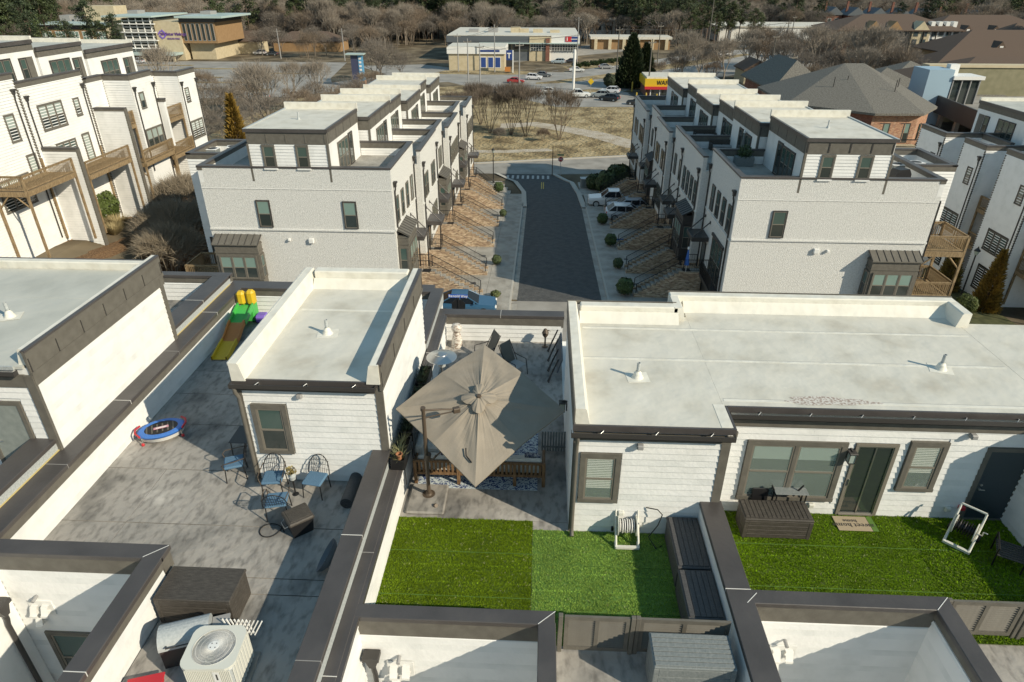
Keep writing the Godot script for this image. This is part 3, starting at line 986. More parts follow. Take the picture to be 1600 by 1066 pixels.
	siding(b, Vector3(-3.8, 10.75, -13.42), Vector3.RIGHT, 5.86, 2.2)
	siding(b, Vector3(-7.42, 10.02, -19.28), Vector3.LEFT, 5.86, 2.9)
	bx("corner_board", b, M.trim, Vector3(-7.46, 10.02, -13.46), Vector3(-7.3, 12.9, -13.38))
	bx("corner_board", b, M.trim, Vector3(-3.95, 11.05, -13.46), Vector3(-3.76, 12.9, -13.38))
	bx("frieze", b, M.trim, Vector3(-7.45, 12.84, -13.44), Vector3(-3.77, 13.06, -13.375))
	window(b, Vector3(-6.7, 10.92, -13.42), Vector3.BACK, 0.9, 1.52, 1, 0.12, true, "2")
	downspout(b, Vector3(-7.38, 13.0, -13.42), Vector3.BACK, 10.04, false, 0.12)
	small_box(b, "floodlight", M.grey, Vector3(-5.85, 12.72, -13.36), Vector3(0.14, 0.12, 0.12))
	vents(b, Vector3(-11.2, 9.3, -9.6))
	# C: the unit with the umbrella
	var c := thing("townhouse", "white townhouse with the umbrella terrace, left end of the long white roof", "townhouse", Vector3(0, 0, -15), 0.0, "townhouses of the near row")
	bx("wall", c, M.wall, Vector3(-3.77, -0.5, -22.35), Vector3(4.18, 9.5, -8.68))
	bx("wall", c, M.wall, Vector3(0.45, -0.5, -8.68), Vector3(4.18, 9.5, -4.4))
	for q in [[-3.47, 0.9, -22.05, -19.6], [-3.47, 0.9, -19.6, -17.1], [-3.47, 0.9, -17.1, -14.9], [-3.47, 0.9, -14.9, -12.5], [-3.47, 4.1, -12.5, -8.9], [0.45, 4.1, -8.9, -7.3], [0.45, 4.1, -7.3, -4.5]]:
		bx("deck_slab", c, M.deck, Vector3(q[0], 9.5, q[2] + 0.007), Vector3(q[1], 9.65, q[3] - 0.007))
	parapet(c, Vector3(-3.73, 9.5, -22.0), Vector3(-3.47, 10.7, -4.4), 10.75, 0.0, 0.0)
	bx("flashing", c, M.galv, Vector3(-3.79, 10.6, -13.3), Vector3(-3.732, 10.99, -4.4))
	bx("flashing", c, M.galv, Vector3(-3.79, 10.6, -23.4), Vector3(-3.732, 10.99, -19.4))
	bx("coping_edge", c, M.coping, Vector3(-3.47, 10.62, -21.9), Vector3(-3.39, 10.74, -4.4))
	siding(c, Vector3(-3.47, 9.65, -4.5), Vector3.RIGHT, 17.4, 0.96, [], 0.19)
	parapet(c, Vector3(-3.73, 9.5, -22.42), Vector3(0.95, 10.7, -22.04), 10.747, 0.05, 0.48)
	siding(c, Vector3(-3.46, 9.65, -22.02), Vector3.BACK, 4.35, 0.66)
	parapet(c, Vector3(-3.72, 7.6, -8.87), Vector3(0.42, 10.7, -8.66), 10.747, 0.06, 0.56)
	parapet(c, Vector3(0.2, 7.6, -8.6), Vector3(0.44, 10.7, -4.4), 10.75, 0.055, 0.33)
	mitre(c, Vector3(0.32, 10.753, -8.76), 0.46, 42)
	siding(c, Vector3(-3.45, 6.6, -8.66), Vector3.BACK, 3.64, 3.58)
	siding(c, Vector3(-3.47, 6.6, -4.5), Vector3.RIGHT, 4.14, 3.0)
	downspout(c, Vector3(-3.22, 9.75, -8.64), Vector3.BACK, 5.0)
	vents(c, Vector3(-2.9, 9.12, -8.62))
	bx("bulkhead_wall", c, M.wall, Vector3(0.93, 9.5, -17.8), Vector3(4.44, 12.8, -12.26))
	siding(c, Vector3(0.93, 9.66, -12.26), Vector3.BACK, 3.5, 2.85, [Rect2(0.12, 1.0, 1.0, 1.52)])
	siding(c, Vector3(0.93, 9.66, -17.8), Vector3.LEFT, 5.54, 3.0)
	siding(c, Vector3(4.44, 9.66, -12.27), Vector3.RIGHT, 0.88, 2.85)
	bx("corner_board", c, M.trim, Vector3(4.27, 9.66, -12.3), Vector3(4.48, 12.5, -12.22))
	bx("corner_board", c, M.trim, Vector3(4.42, 9.66, -12.4), Vector3(4.485, 12.5, -12.3))
	bx("corner_board", c, M.trim, Vector3(0.89, 9.66, -12.3), Vector3(1.0, 12.5, -12.22))
	bx("frieze", c, M.trim, Vector3(0.9, 12.5, -12.28), Vector3(4.47, 12.7, -12.215))
	window(c, Vector3(1.55, 10.66, -12.26), Vector3.BACK, 0.95, 1.48, 1, 0.12, true, "", null, "window", 0.75)
	downspout(c, Vector3(0.97, 12.7, -12.26), Vector3.BACK, 9.7, false, 0.2)
	downspout(c, Vector3(4.44, 12.65, -12.5), Vector3.RIGHT, 9.7, false, 0.0)
	small_box(c, "floodlight", M.grey, Vector3(2.42, 12.4, -12.16), Vector3(0.16, 0.13, 0.14))
	small_box(c, "outlet_cover", M.blind, Vector3(2.15, 10.32, -12.2), Vector3(0.15, 0.13, 0.1))
	lantern(c, Vector3(0.9, 11.1, -15.6), Vector3.LEFT)
	# party coping between C and D
	parapet(c, Vector3(4.07, 9.5, -12.24), Vector3(4.48, 10.7, -4.4), 10.75, 0.055, 0.0)
	siding(c, Vector3(4.06, 9.66, -12.24), Vector3.LEFT, 7.7, 0.95, [], 0.19)
	# D: the unit with the dark green lawn
	var d := thing("townhouse", "white townhouse with the big lawn terrace at the right, sliding door and dark door", "townhouse", Vector3(8, 0, -15), 0.0, "townhouses of the near row")
	bx("wall", d, M.wall, Vector3(4.2, -0.5, -23.2), Vector3(12.2, 9.5, -9.37))
	bx("wall", d, M.wall, Vector3(8.45, -0.5, -9.37), Vector3(12.2, 9.5, -4.4))
	bx("deck_slab", d, M.deck, Vector3(4.5, 9.5, -13.15), Vector3(12.0, 9.65, -9.4))
	bx("deck_slab", d, M.deck, Vector3(8.46, 9.5, -9.39), Vector3(12.0, 9.65, -4.5))
	parapet(d, Vector3(4.5, 7.8, -9.6), Vector3(8.45, 10.7, -9.35), 10.747, 0.05, 0.55)
	parapet(d, Vector3(8.18, 7.8, -9.3), Vector3(8.45, 10.7, -4.4), 10.75, 0.055, 0.3)
	mitre(d, Vector3(8.31, 10.753, -9.46), 0.48, 42)
	mitre(d, Vector3(4.5, 10.753, -9.43), 0.36, 45)
	siding(d, Vector3(4.5, 6.6, -9.35), Vector3.BACK, 3.66, 3.58)
	siding(d, Vector3(8.17, 6.6, -9.34), Vector3.LEFT, 4.9, 3.8)
	siding(d, Vector3(4.49, 6.6, -4.5), Vector3.RIGHT, 4.85, 3.6)
	vents(d, Vector3(5.12, 9.2, -9.31))
	bx("bulkhead_wall", d, M.wall, Vector3(4.44, 9.5, -18.6), Vector3(12.2, 12.8, -13.16))
	siding(d, Vector3(4.46, 9.66, -13.16), Vector3.BACK, 7.5, 2.72, [Rect2(0.72, 0.44, 2.44, 1.9), Rect2(3.3, -0.1, 1.08, 2.4), Rect2(4.58, 0.85, 0.94, 1.58), Rect2(6.5, -0.1, 1.1, 2.42)])
	bx("frieze", d, M.trim, Vector3(4.46, 12.36, -13.17), Vector3(12.18, 12.58, -13.115))
	bx("corner_board", d, M.white, Vector3(4.5, 9.66, -13.17), Vector3(4.6, 12.36, -13.11))
	window(d, Vector3(6.4, 10.12, -13.16), Vector3.BACK, 2.4, 1.86, 2, 0.13, true, "", null, "window", -0.26)
	window(d, Vector3(9.52, 10.54, -13.16), Vector3.BACK, 0.9, 1.52, 1, 0.12, true, "", null, "window", 0.62)
	sliding_door(d, Vector3(8.31, 9.66, -13.16), 1.02, 2.28)
	door(d, Vector3(11.5, 9.66, -13.16), Vector3.BACK, 0.95, 2.16, M.door_dark)
	lantern(d, Vector3(7.7, 11.62, -13.14), Vector3.BACK)
	small_box(d, "floodlight", M.grey, Vector3(10.4, 12.3, -13.06), Vector3(0.16, 0.13, 0.14))
	small_box(d, "outlet_cover", M.blind, Vector3(7.12, 9.95, -13.1), Vector3(0.15, 0.15, 0.1))
	small_box(d, "outlet_cover", M.blind, Vector3(10.55, 9.98, -13.1), Vector3(0.15, 0.15, 0.1))
	small_box(d, "fire_bell", M.red, Vector3(10.86, 10.06, -13.08), Vector3(0.14, 0.13, 0.12))
	# E: only its left wall shows at the right edge
	var e := thing("townhouse", "white townhouse at the right edge, its left wall shading the lawn", "townhouse", Vector3(14, 0, -14), 0.0, "townhouses of the near row")
	bx("wall", e, M.wall, Vector3(12.22, -0.5, -23), Vector3(20, 9.2, -4.4))
	bx("bulkhead_wall", e, M.wall, Vector3(12.02, 9.2, -17.75), Vector3(20, 12.75, -12.06))
	siding(e, Vector3(12.0, 9.66, -13.14), Vector3.LEFT, 1.08, 3.0)
	siding(e, Vector3(12.0, 9.66, -12.06), Vector3.LEFT, 7.5, 0.95, [], 0.19)
	parapet(e, Vector3(12.01, 9.2, -12.04), Vector3(12.4, 10.7, -4.4), 10.75, 0.055, 0.0)
	bx("roof", e, M.tpo, Vector3(12.3, 12.751, -17.72), Vector3(20, 12.95, -12.0))


func small_box(p: Node3D, called: String, m: Material, at: Vector3, s: Vector3) -> void:
	var st := B.new()
	st.cbox(at - s / 2, at + s / 2, s.x * 0.15)
	st.box(at + Vector3(-s.x * 0.35, -s.y * 0.3, s.z * 0.5), at + Vector3(s.x * 0.35, s.y * 0.3, s.z * 0.62))
	wput(called, p, st.mesh(), m)


func vents(p: Node3D, at: Vector3) -> void:
	bx("vent_plate", p, M.white, at + Vector3(-0.05, -0.12, 0.0), at + Vector3(0.5, 0.3, 0.028))
	for q in [[0.0, 0.0], [0.26, 0.02], [0.02, -0.33]]:
		var st := B.new()
		st.prism(PackedVector2Array([Vector2(0, 0), Vector2(0.16, -0.02), Vector2(0.16, -0.08), Vector2(0.06, 0.17), Vector2(0, 0.17)]), -0.08, 0.08, Transform3D(Basis(Vector3.BACK, UP, Vector3.LEFT), at + Vector3(q[0] + 0.09, q[1], 0.03)))
		wput("vent_hood", p, st.mesh(), M.white)
	var tb := B.new()
	tb.tube([at + Vector3(0.22, 0.45, 0.0), at + Vector3(0.22, 0.43, 0.16)], 0.04, 0.04, 10)
	wput("vent_stub", p, tb.mesh(), M.grey)


func lantern(p: Node3D, at: Vector3, nrm: Vector3) -> void:
	var f := facing(nrm, at)
	var st := B.new()
	st.cbox(Vector3(-0.07, -0.12, 0), Vector3(0.07, 0.14, 0.03), 0.008, f)
	st.box(Vector3(-0.02, 0.15, 0), Vector3(0.02, 0.19, 0.16), f)
	st.cbox(Vector3(-0.1, 0.12, 0.04), Vector3(0.1, 0.16, 0.24), 0.01, f)
	st.box(Vector3(-0.08, -0.16, 0.06), Vector3(0.08, -0.14, 0.22), f)
	for s in [[-1, 0.06], [1, 0.06], [-1, 0.21], [1, 0.21]]:
		st.box(Vector3(s[0] * 0.08 - 0.008, -0.14, s[1]), Vector3(s[0] * 0.08 + 0.008, 0.12, s[1] + 0.014), f)
	var o := wput("wall_lantern", p, st.mesh(), M.trim_dark)
	var gl := B.new()
	gl.box(Vector3(-0.07, -0.135, 0.075), Vector3(0.07, 0.118, 0.205), f)
	wput("lantern_glass", o, gl.mesh(), M.glass_blind3)


func door(p: Node3D, at: Vector3, nrm: Vector3, w: float, h: float, m: Material) -> void:
	var f := facing(nrm, at)
	var fr := B.new()
	for s in [-1, 1]:
		fr.box(Vector3(minf(s * w / 2, s * (w / 2 + 0.11)), 0, 0), Vector3(maxf(s * w / 2, s * (w / 2 + 0.11)), h + 0.11, 0.055), f)
	fr.box(Vector3(-w / 2, h, 0), Vector3(w / 2, h + 0.11, 0.055), f)
	fr.box(Vector3(-w / 2, 0, 0), Vector3(w / 2, 0.03, 0.09), f)
	var o := wput("door", p, cube, m, f * Transform3D(Basis.from_scale(Vector3(w, h - 0.03, 0.03)), Vector3(0, h / 2 + 0.015, 0.015)))
	wput("door_frame", o, fr.mesh(), M.trim)
	var hd := B.new()
	for y in [0.98, 1.12]:
		hd.lathe([[0.001, 0.03], [0.032, 0.025], [0.032, 0.0]], 12, f * Transform3D(Basis(Vector3.RIGHT, PI / 2), Vector3(-w / 2 + 0.1, y, 0.03)))
	hd.tube([f * Vector3(-w / 2 + 0.1, 0.98, 0.06), f * Vector3(-w / 2 + 0.22, 0.975, 0.065)], 0.012, 0.01, 6)
	wput("door_handle", o, hd.mesh(), M.steel)


func sliding_door(p: Node3D, at: Vector3, w: float, h: float) -> void:
	var f := facing(Vector3.BACK, at)
	var fr := B.new()
	fr.box(Vector3(-w / 2, 0, 0), Vector3(-w / 2 + 0.07, h, 0.06), f)
	fr.box(Vector3(w / 2 - 0.09, 0, 0), Vector3(w / 2, h, 0.06), f)
	fr.box(Vector3(-w / 2 + 0.07, h - 0.07, 0), Vector3(w / 2 - 0.09, h, 0.06), f)
	fr.box(Vector3(-w / 2 + 0.07, 0, 0), Vector3(w / 2 - 0.09, 0.05, 0.08), f)
	var o := wput("sliding_door", p, fr.mesh(), M.sash)
	var rl := B.new()
	for x in [-w / 2 + 0.07, -0.02, w / 2 - 0.12]:
		rl.box(Vector3(x, 0.05, 0.01), Vector3(x + 0.03, h - 0.07, 0.045), f)
	rl.box(Vector3(-w / 2 + 0.1, 0.05, 0.01), Vector3(w / 2 - 0.12, 0.09, 0.04), f)
	rl.box(Vector3(-w / 2 + 0.1, h - 0.11, 0.01), Vector3(w / 2 - 0.12, h - 0.07, 0.04), f)
	wput("door_rail", o, rl.mesh(), M.steel)
	for q in [[-w / 2 + 0.1, -0.02], [0.01, w / 2 - 0.12]]:
		wput("pane", o, cube, M.glass_dark, f * Transform3D(Basis.from_scale(Vector3(q[1] - q[0], h - 0.2, 0.012)), Vector3((q[0] + q[1]) / 2, h / 2, 0.018)))
	var hd := B.new()
	hd.box(Vector3(-w / 2 + 0.06, 1.0, 0.06), Vector3(-w / 2 + 0.085, 1.2, 0.085), f)
	wput("door_handle", o, hd.mesh(), M.steel)


func near_roofs() -> void:
	# the flat roofs above, each a part of its house
	var a: Node3D = get_node("townhouse")
	bx("roof", a, M.tpo_grey, Vector3(-21, 13.525, -18.9), Vector3(-12.35, 13.6, -13.0))
	rim(a, Vector3(-21, 13.5, -19.2), Vector3(-12.5, 13.85, -18.92), M.coping)
	slope_rim(a, Vector3(-12.5, 13.58, -19.2), Vector3(-12.2, 14.03, -13.1))
	fascia(a, -12.2, 13.33, 14.03, -19.2, -13.0, 6)
	bx("frieze", a, M.trim, Vector3(-12.19, 13.06, -19.15), Vector3(-12.16, 13.33, -13.0))
	bx("roof_edge", a, M.galv, Vector3(-21, 13.52, -13.0), Vector3(-12.55, 13.62, -12.96))
	gutter(a, -20.5, -12.45, 13.55, -12.95)
	pipe_vent(Vector3(-14.5, 13.61, -15.55), 0.4, "vent pipe with white boot on the grey roof at the left edge")
	var b: Node3D = get_node("townhouse_001")
	bx("roof", b, M.tpo, Vector3(-7.3, 13.11, -19.1), Vector3(-3.95, 13.18, -13.4))
	slope_rim(b, Vector3(-4.12, 13.16, -19.32), Vector3(-3.78, 13.7, -13.3))
	slope_rim(b, Vector3(-7.1, 13.16, -19.32), Vector3(-7.44, 13.66, -13.3))
	rim(b, Vector3(-7.1, 13.16, -19.33), Vector3(-4.12, 13.68, -18.98), null)
	cant(b, Vector3(-7.12, 13.18, -18.98), Vector3(-4.1, 13.45, -18.7))
	fascia(b, -3.78, 12.95, 13.7, -19.3, -13.34, 4)
	bx("rim_edge", b, M.galv, Vector3(-7.46, 13.6, -19.3), Vector3(-7.44, 13.68, -13.3))
	bx("roof_edge", b, M.coping, Vector3(-7.48, 13.05, -13.38), Vector3(-3.86, 13.19, -13.33))
	gutter(b, -7.5, -3.9, 13.12, -13.33)
	pipe_vent(Vector3(-5.79, 13.181, -15.79), 0.2, "vent pipe with white boot on the small white roof box")
	var c: Node3D = get_node("townhouse_002")
	bx("roof", c, M.tpo, Vector3(1.1, 12.81, -17.75), Vector3(4.43, 12.95, -12.22))
	slope_rim(c, Vector3(1.25, 12.9, -17.82), Vector3(0.9, 13.38, -12.2))
	rim(c, Vector3(1.25, 12.9, -17.82), Vector3(4.12, 13.38, -17.5), null)
	cant(c, Vector3(1.23, 12.95, -17.5), Vector3(4.12, 13.22, -17.2))
	bx("rim_edge", c, M.trim, Vector3(0.87, 13.27, -17.85), Vector3(4.1, 13.4, -17.83))
	bx("rim_edge", c, M.trim, Vector3(0.87, 13.0, -17.82), Vector3(0.895, 13.39, -12.2))
	bx("frieze", c, M.trim, Vector3(0.885, 12.6, -17.8), Vector3(0.925, 13.0, -12.2))
	bx("roof_edge", c, M.coping, Vector3(0.86, 12.8, -12.2), Vector3(4.52, 12.96, -12.15))
	bx("roof_edge", c, M.coping, Vector3(4.47, 12.8, -13.1), Vector3(4.52, 12.96, -12.2))
	bx("eave_flashing", c, M.tpo_rim, Vector3(4.2, 12.951, -13.15), Vector3(4.46, 12.957, -12.22))
	gutter(c, 0.82, 4.5, 12.83, -12.15)
	pipe_vent(Vector3(2.56, 12.951, -14.28), 0.1, "left vent pipe on the long white roof")
	var d: Node3D = get_node("townhouse_003")
	bx("roof", d, M.tpo, Vector3(4.434, 12.81, -18.5), Vector3(12.29, 12.95, -13.12))
	rim(d, Vector3(4.0, 12.9, -18.64), Vector3(12.5, 13.38, -18.34), null)
	cant(d, Vector3(4.4, 12.95, -18.34), Vector3(12.2, 13.22, -18.04))
	slope_rim(d, Vector3(4.35, 12.9, -18.34), Vector3(4.0, 13.379, -17.5))
	slope_rim(d, Vector3(12.12, 12.9, -18.34), Vector3(12.48, 13.379, -17.5))
	bx("rim_edge", d, M.trim, Vector3(3.98, 13.27, -18.67), Vector3(12.5, 13.4, -18.65))
	bx("roof_edge", d, M.coping, Vector3(4.53, 12.8, -13.1), Vector3(20, 12.965, -13.05))
	gutter(d, 4.6, 20, 12.83, -13.05)
	pipe_vent(Vector3(10.46, 12.951, -15.07), -0.3, "right vent pipe on the long white roof")
	# welded laps of the membrane
	for q in [[1.2, 12.2, -15.26], [1.3, 12.2, -17.0], [4.5, 12.2, -13.4]]:
		bx("lap_edge", d if q[2] > -15 or q[2] < -16 else c, M.grey, Vector3(q[0], 12.95, q[2] - 0.014), Vector3(q[1], 12.9555, q[2]))
		bx("membrane_lap", d if q[2] > -15 or q[2] < -16 else c, M.tpo_rim, Vector3(q[0], 12.95, q[2]), Vector3(q[1], 12.9545, q[2] + 0.1))
	bx("membrane_lap", a, M.tpo_grey, Vector3(-20, 13.6, -16.9), Vector3(-12.6, 13.6045, -16.8))
	bx("membrane_lap", b, M.tpo_rim, Vector3(-7.0, 13.18, -17.3), Vector3(-4.2, 13.1845, -17.2))
	# rust brown ponding stain on the roof edge
	var st := B.new()
	for k in 40:
		var g := TAU * k / 40.0
		var g2 := TAU * (k + 1) / 40.0
		var r0 := 1.0 + 0.16 * sin(3 * g + 1.0) + 0.1 * sin(7 * g)
		var r1 := 1.0 + 0.16 * sin(3 * g2 + 1.0) + 0.1 * sin(7 * g2)
		st.tri(Vector3(7.0, 12.956, -13.42), Vector3(7.0 + 1.05 * r0 * cos(g), 12.956, -13.42 + 0.18 * r0 * sin(g)), Vector3(7.0 + 1.05 * r1 * cos(g2), 12.956, -13.42 + 0.18 * r1 * sin(g2)), UP)
	wput("stain", d, st.mesh(), tmat(noise_tex(0.05, 5, [[0.0, L(0.22, 0.15, 0.12)], [0.4, L(0.42, 0.36, 0.32)], [0.55, L(0.58, 0.55, 0.51)], [1.0, L(0.66, 0.645, 0.6)]], 131, 256), 1.1, 0.75))


func slope_rim(p: Node3D, inner: Vector3, outer: Vector3) -> void:
	# a rim along z whose inner face slopes: inner.x is its foot, outer.x its outside
	var s := signf(outer.x - inner.x)
	var st := B.new()
	var pr := PackedVector2Array([Vector2(inner.x, inner.y), Vector2(inner.x + s * 0.1, outer.y - 0.03), Vector2(inner.x + s * 0.13, outer.y), Vector2(outer.x, outer.y), Vector2(outer.x, inner.y)])
	st.prism(pr, inner.z, outer.z)
	wput("roof_rim", p, st.mesh(), M.tpo_rim)


func cant(p: Node3D, lo: Vector3, hi: Vector3) -> void:
	var st := B.new()
	st.quad(Vector3(lo.x, hi.y, lo.z + 0.004), Vector3(hi.x, hi.y, lo.z + 0.004), Vector3(hi.x, lo.y + 0.003, hi.z), Vector3(lo.x, lo.y + 0.003, hi.z), Vector3(0, 1, 1))
	wput("cant_strip", p, st.mesh(), M.tpo_rim)


func fascia(p: Node3D, x: float, y0: float, y1: float, z0: float, z1: float, n: int) -> void:
	bx("fascia", p, M.trim, Vector3(x - 0.03, y0, z0), Vector3(x + 0.03, y1 - 0.02, z1))
	bx("fascia_cap", p, M.coping, Vector3(x - 0.05, y1 - 0.05, z0), Vector3(x + 0.06, y1 + 0.005, z1))
	bx("fascia_rail", p, M.trim, Vector3(x, y1 - 0.22, z0), Vector3(x + 0.05, y1 - 0.06, z1 + 0.002))
	bx("fascia_rail", p, M.trim, Vector3(x, y0, z0), Vector3(x + 0.05, y0 + 0.1, z1 + 0.002))
	for i in n + 1:
		var z := lerpf(z0 + 0.05, z1 - 0.05, float(i) / n)
		bx("fascia_batten", p, M.trim_dark, Vector3(x + 0.028, y0 + 0.1, z - 0.012), Vector3(x + 0.045, y1 - 0.22, z + 0.012))


const ORD := ["nearest", "second", "third", "fourth", "fifth", "sixth"]


# one house of the two rows along the street: s = 1 faces right (left row), -1 faces left
func row_unit(s: float, i: int, zn: float, zf: float, xf: float, yc: float, bf: float, bb: float, o: Dictionary) -> Node3D:
	var row := "left" if s > 0 else "right"
	var xr := xf - s * (12.8 if s > 0 else 12.5)
	var yg := yc - 11.0
	var nrm := Vector3(s, 0, 0)
	var t := thing("townhouse", "%s white townhouse of the %s row%s" % [ORD[i], row, o.get("say", "")], "townhouse", Vector3((xf + xr) / 2, yg, (zn + zf) / 2), 0.0, "townhouses along the street")
	var x0 := minf(xf, xr)
	var x1 := maxf(xf, xr)
	bx("wall", t, M.brick_white, Vector3(x0, yg + 2.6, zf), Vector3(x1, yc - 1.1, zn))
	bx("brick_base", t, M.brick_tan, Vector3(x0 + 0.004, yg - 2.0, zf + 0.004), Vector3(x1 - 0.004, yg + 2.6, zn - 0.004))
	bx("roof_deck", t, M.concrete, Vector3(x0 + 0.3, yc - 1.1, zf + 0.28), Vector3(x1 - 0.3, yc - 1.05, zn - 0.3))
	# parapets: front, far party wall, rear, near end
	var w := 0.3
	parapet(t, Vector3(xf - w if s > 0 else xf, yc - 1.1, zf), Vector3(xf if s > 0 else xf + w, yc - 0.05, zn), yc, 0.05, 0.0, M.brick_white, 30.0)
	parapet(t, Vector3(minf(bf, xf - s * w), yc - 1.1, zf), Vector3(maxf(bf, xf - s * w), yc - 0.05, zf + 0.26), yc - 0.003, 0.04, 0.0, M.wall, 30.0)
	bx("parapet_frieze", t, M.trim, Vector3(minf(bf + s * 0.05, xf - s * 0.33), yc - 0.5, zf + 0.262), Vector3(maxf(bf + s * 0.05, xf - s * 0.33), yc - 0.13, zf + 0.29))
	siding(t, Vector3(minf(bf + s * 0.05, xf - s * 0.33), yc - 1.04, zf + 0.262), Vector3.BACK, absf(xf - s * 0.33 - bf - s * 0.05), 0.55, [], 0.178, true)
	if i == 0:
		parapet(t, Vector3(x0 + w, yc - 1.1, zn - w), Vector3(x1 - w, yc - 0.05, zn - 0.002), yc - 0.002, 0.05, 0.0, M.brick_white, 30.0)
		parapet(t, Vector3(xr if s > 0 else xr - w, yc - 1.1, zf), Vector3(xr + w if s > 0 else xr, yc - 0.05, zn), yc - 0.004, 0.05, 0.3, M.wall, 30.0)
	# the roof box
	var ry := yc + 2.36
	var b0 := minf(bf, bb)
	var b1 := maxf(bf, bb)
	var zb := zn - (0.06 if i == 0 else 0.0)
	var zq := zf + 0.3
	bx("bulkhead_wall", t, M.wall, Vector3(b0, yc - 1.05, zq), Vector3(b1, ry - 0.1, zb))
	bx("roof", t, M.tpo, Vector3(b0 - 0.05, ry - 0.1, zq - 0.05), Vector3(b1 + 0.05, ry - 0.04, zb + 0.02))
	for q in [[Vector3(b0 - 0.1, ry - 0.18, zq - 0.08), Vector3(b1 + 0.1, ry + 0.42, zq + 0.12), M.tpo_rim], [Vector3(b0 - 0.12, ry - 0.2, zq + 0.12), Vector3(b0 + 0.04, ry + 0.02, zb + 0.12), M.coping if s < 0 else M.galv], [Vector3(b1 - 0.04, ry - 0.2, zq + 0.12), Vector3(b1 + 0.12, ry + 0.02, zb + 0.12), M.galv if s < 0 else M.coping], [Vector3(b0 - 0.12, ry - 0.2, zb + 0.02), Vector3(b1 + 0.12, ry + 0.018, zb + 0.122), M.coping]]:
		bx("roof_rim", t, q[2], q[0], q[1])
	# dark band with battens under the eaves, front and near side
	bx("fascia", t, M.trim, Vector3(bf - 0.05, ry - 0.95, zq), Vector3(bf + 0.05, ry - 0.2, zb + 0.03))
	bx("fascia", t, M.trim, Vector3(b0 + 0.01, ry - 0.95, zb - 0.02), Vector3(b1 - 0.051, ry - 0.21, zb + 0.035))
	var nb := 4 if i == 0 else 0
	for k in nb + 1:
		var xx := lerpf(b0 + 0.05, b1 - 0.1, k / 4.0)
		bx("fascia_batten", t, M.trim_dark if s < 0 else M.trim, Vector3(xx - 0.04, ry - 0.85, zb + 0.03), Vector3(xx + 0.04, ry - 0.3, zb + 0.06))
	for k in 5:
		var zz := lerpf(zq + 0.3, zb - 0.2, k / 4.0)
		bx("fascia_batten", t, M.trim_dark, Vector3(bf + s * 0.05 - 0.01, ry - 0.9, zz - 0.02), Vector3(bf + s * 0.05 + 0.01, ry - 0.25, zz + 0.02))
	bx("corner_board", t, M.trim, Vector3(bf - 0.07, yc - 1.0, zb - 0.1), Vector3(bf + 0.075, ry - 0.95, zb + 0.06))
	bx("corner_board", t, M.trim, Vector3(bb - 0.07, yc - 1.0, zb - 0.1), Vector3(bb + 0.075, ry - 0.95, zb + 0.06))
	if i == 0:
		var holes := [Rect2(0.9, -1, 0.85, 2.55), Rect2(absf(bf - bb) - 2.1, -1, 0.85, 2.55)] if s > 0 else [Rect2(1.0, -1, 0.85, 2.55), Rect2(3.3, -1, 0.85, 2.55)]
		siding(t, Vector3(b0, yc - 0.1, zb), Vector3.BACK, b1 - b0, ry - yc - 0.85, holes, 0.2, true)
		for h in holes:
			window(t, Vector3(b0 + h.position.x + 0.42, yc - 0.12, zb), Vector3.BACK, 0.86, 1.5, 1, 0.1, true, "2")
			bx("window_sill", t, M.wall, Vector3(b0 + h.position.x - 0.02, yc - 0.2, zb + 0.05), Vector3(b0 + h.position.x + 0.87, yc - 0.11, zb + 0.16))
	else:
		siding(t, Vector3(b0, yc - 0.95, zb), Vector3.BACK, b1 - b0, ry - yc, [], 0.2, true)
	# glazed doors of the roof box to the street side terrace
	var zl := zn - zf
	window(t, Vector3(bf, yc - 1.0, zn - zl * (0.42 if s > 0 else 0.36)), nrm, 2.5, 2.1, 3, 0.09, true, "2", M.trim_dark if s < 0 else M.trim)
	window(t, Vector3(bf, yc - 1.03, zn - zl * (0.66 if s > 0 else 0.58)), nrm, 1.0, 2.2, 1, 0.1, false, "", M.trim_dark, "glazed_door")
	if o.get("vent", false):
		var pv := B.new()
		pv.lathe([[0.12, 0.0], [0.06, 0.15], [0.05, 0.16], [0.05, 0.5], [0.0, 0.5]], 10, Transform3D(Basis(), Vector3(lerpf(b0, b1, 0.45), ry - 0.04, lerpf(zq, zb, 0.55))))
		wput("vent_pipe", t, pv.mesh(), M.galv)
	# street front
	var f := func(d: float, y: float) -> Vector3: return Vector3(xf, yg + y, zn - d)
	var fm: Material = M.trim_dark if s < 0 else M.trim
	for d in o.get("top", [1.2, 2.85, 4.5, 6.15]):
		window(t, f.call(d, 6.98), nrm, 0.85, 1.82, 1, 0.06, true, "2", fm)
	for y in [6.72, 9.5]:
		var st := B.new()
		st.cbox(Vector3(minf(xf, xf + s * 0.07), yg + y - 0.06, zf), Vector3(maxf(xf, xf + s * 0.07), yg + y + 0.06, zn), 0.012)
		if y < 7.0:
			wput("string_course", t, st.mesh(), M.brick_white)
	for d in o.get("mid", []):
		window(t, f.call(d, 3.2), nrm, 0.8, 2.1, 1, 0.06, true, "2", fm)
	for d in [0.55, zl - 0.35]:
		downspout(t, f.call(d, 9.95), nrm, yg + 0.1)
	if o.has("bay"):
		bay(t, f.call(o.bay, 2.7), nrm, 3.0, 3.5, 0.75, fm, s < 0)
	if o.has("juliet"):
		juliet(t, f.call(o.juliet, 2.7), nrm)
	var de: float = o.door
	# entry: door, side panel, hung canopy
	window(t, f.call(de, 2.12), nrm, 1.15, 2.3, 1, 0.1, false, "", M.trim_dark, "entry_door")
	var cn := B.new()
	var fx := facing(nrm, f.call(de, 5.0))
	cn.cbox(Vector3(-1.0, -0.28, 0.02), Vector3(1.0, 0.06, 1.25), 0.02, fx)
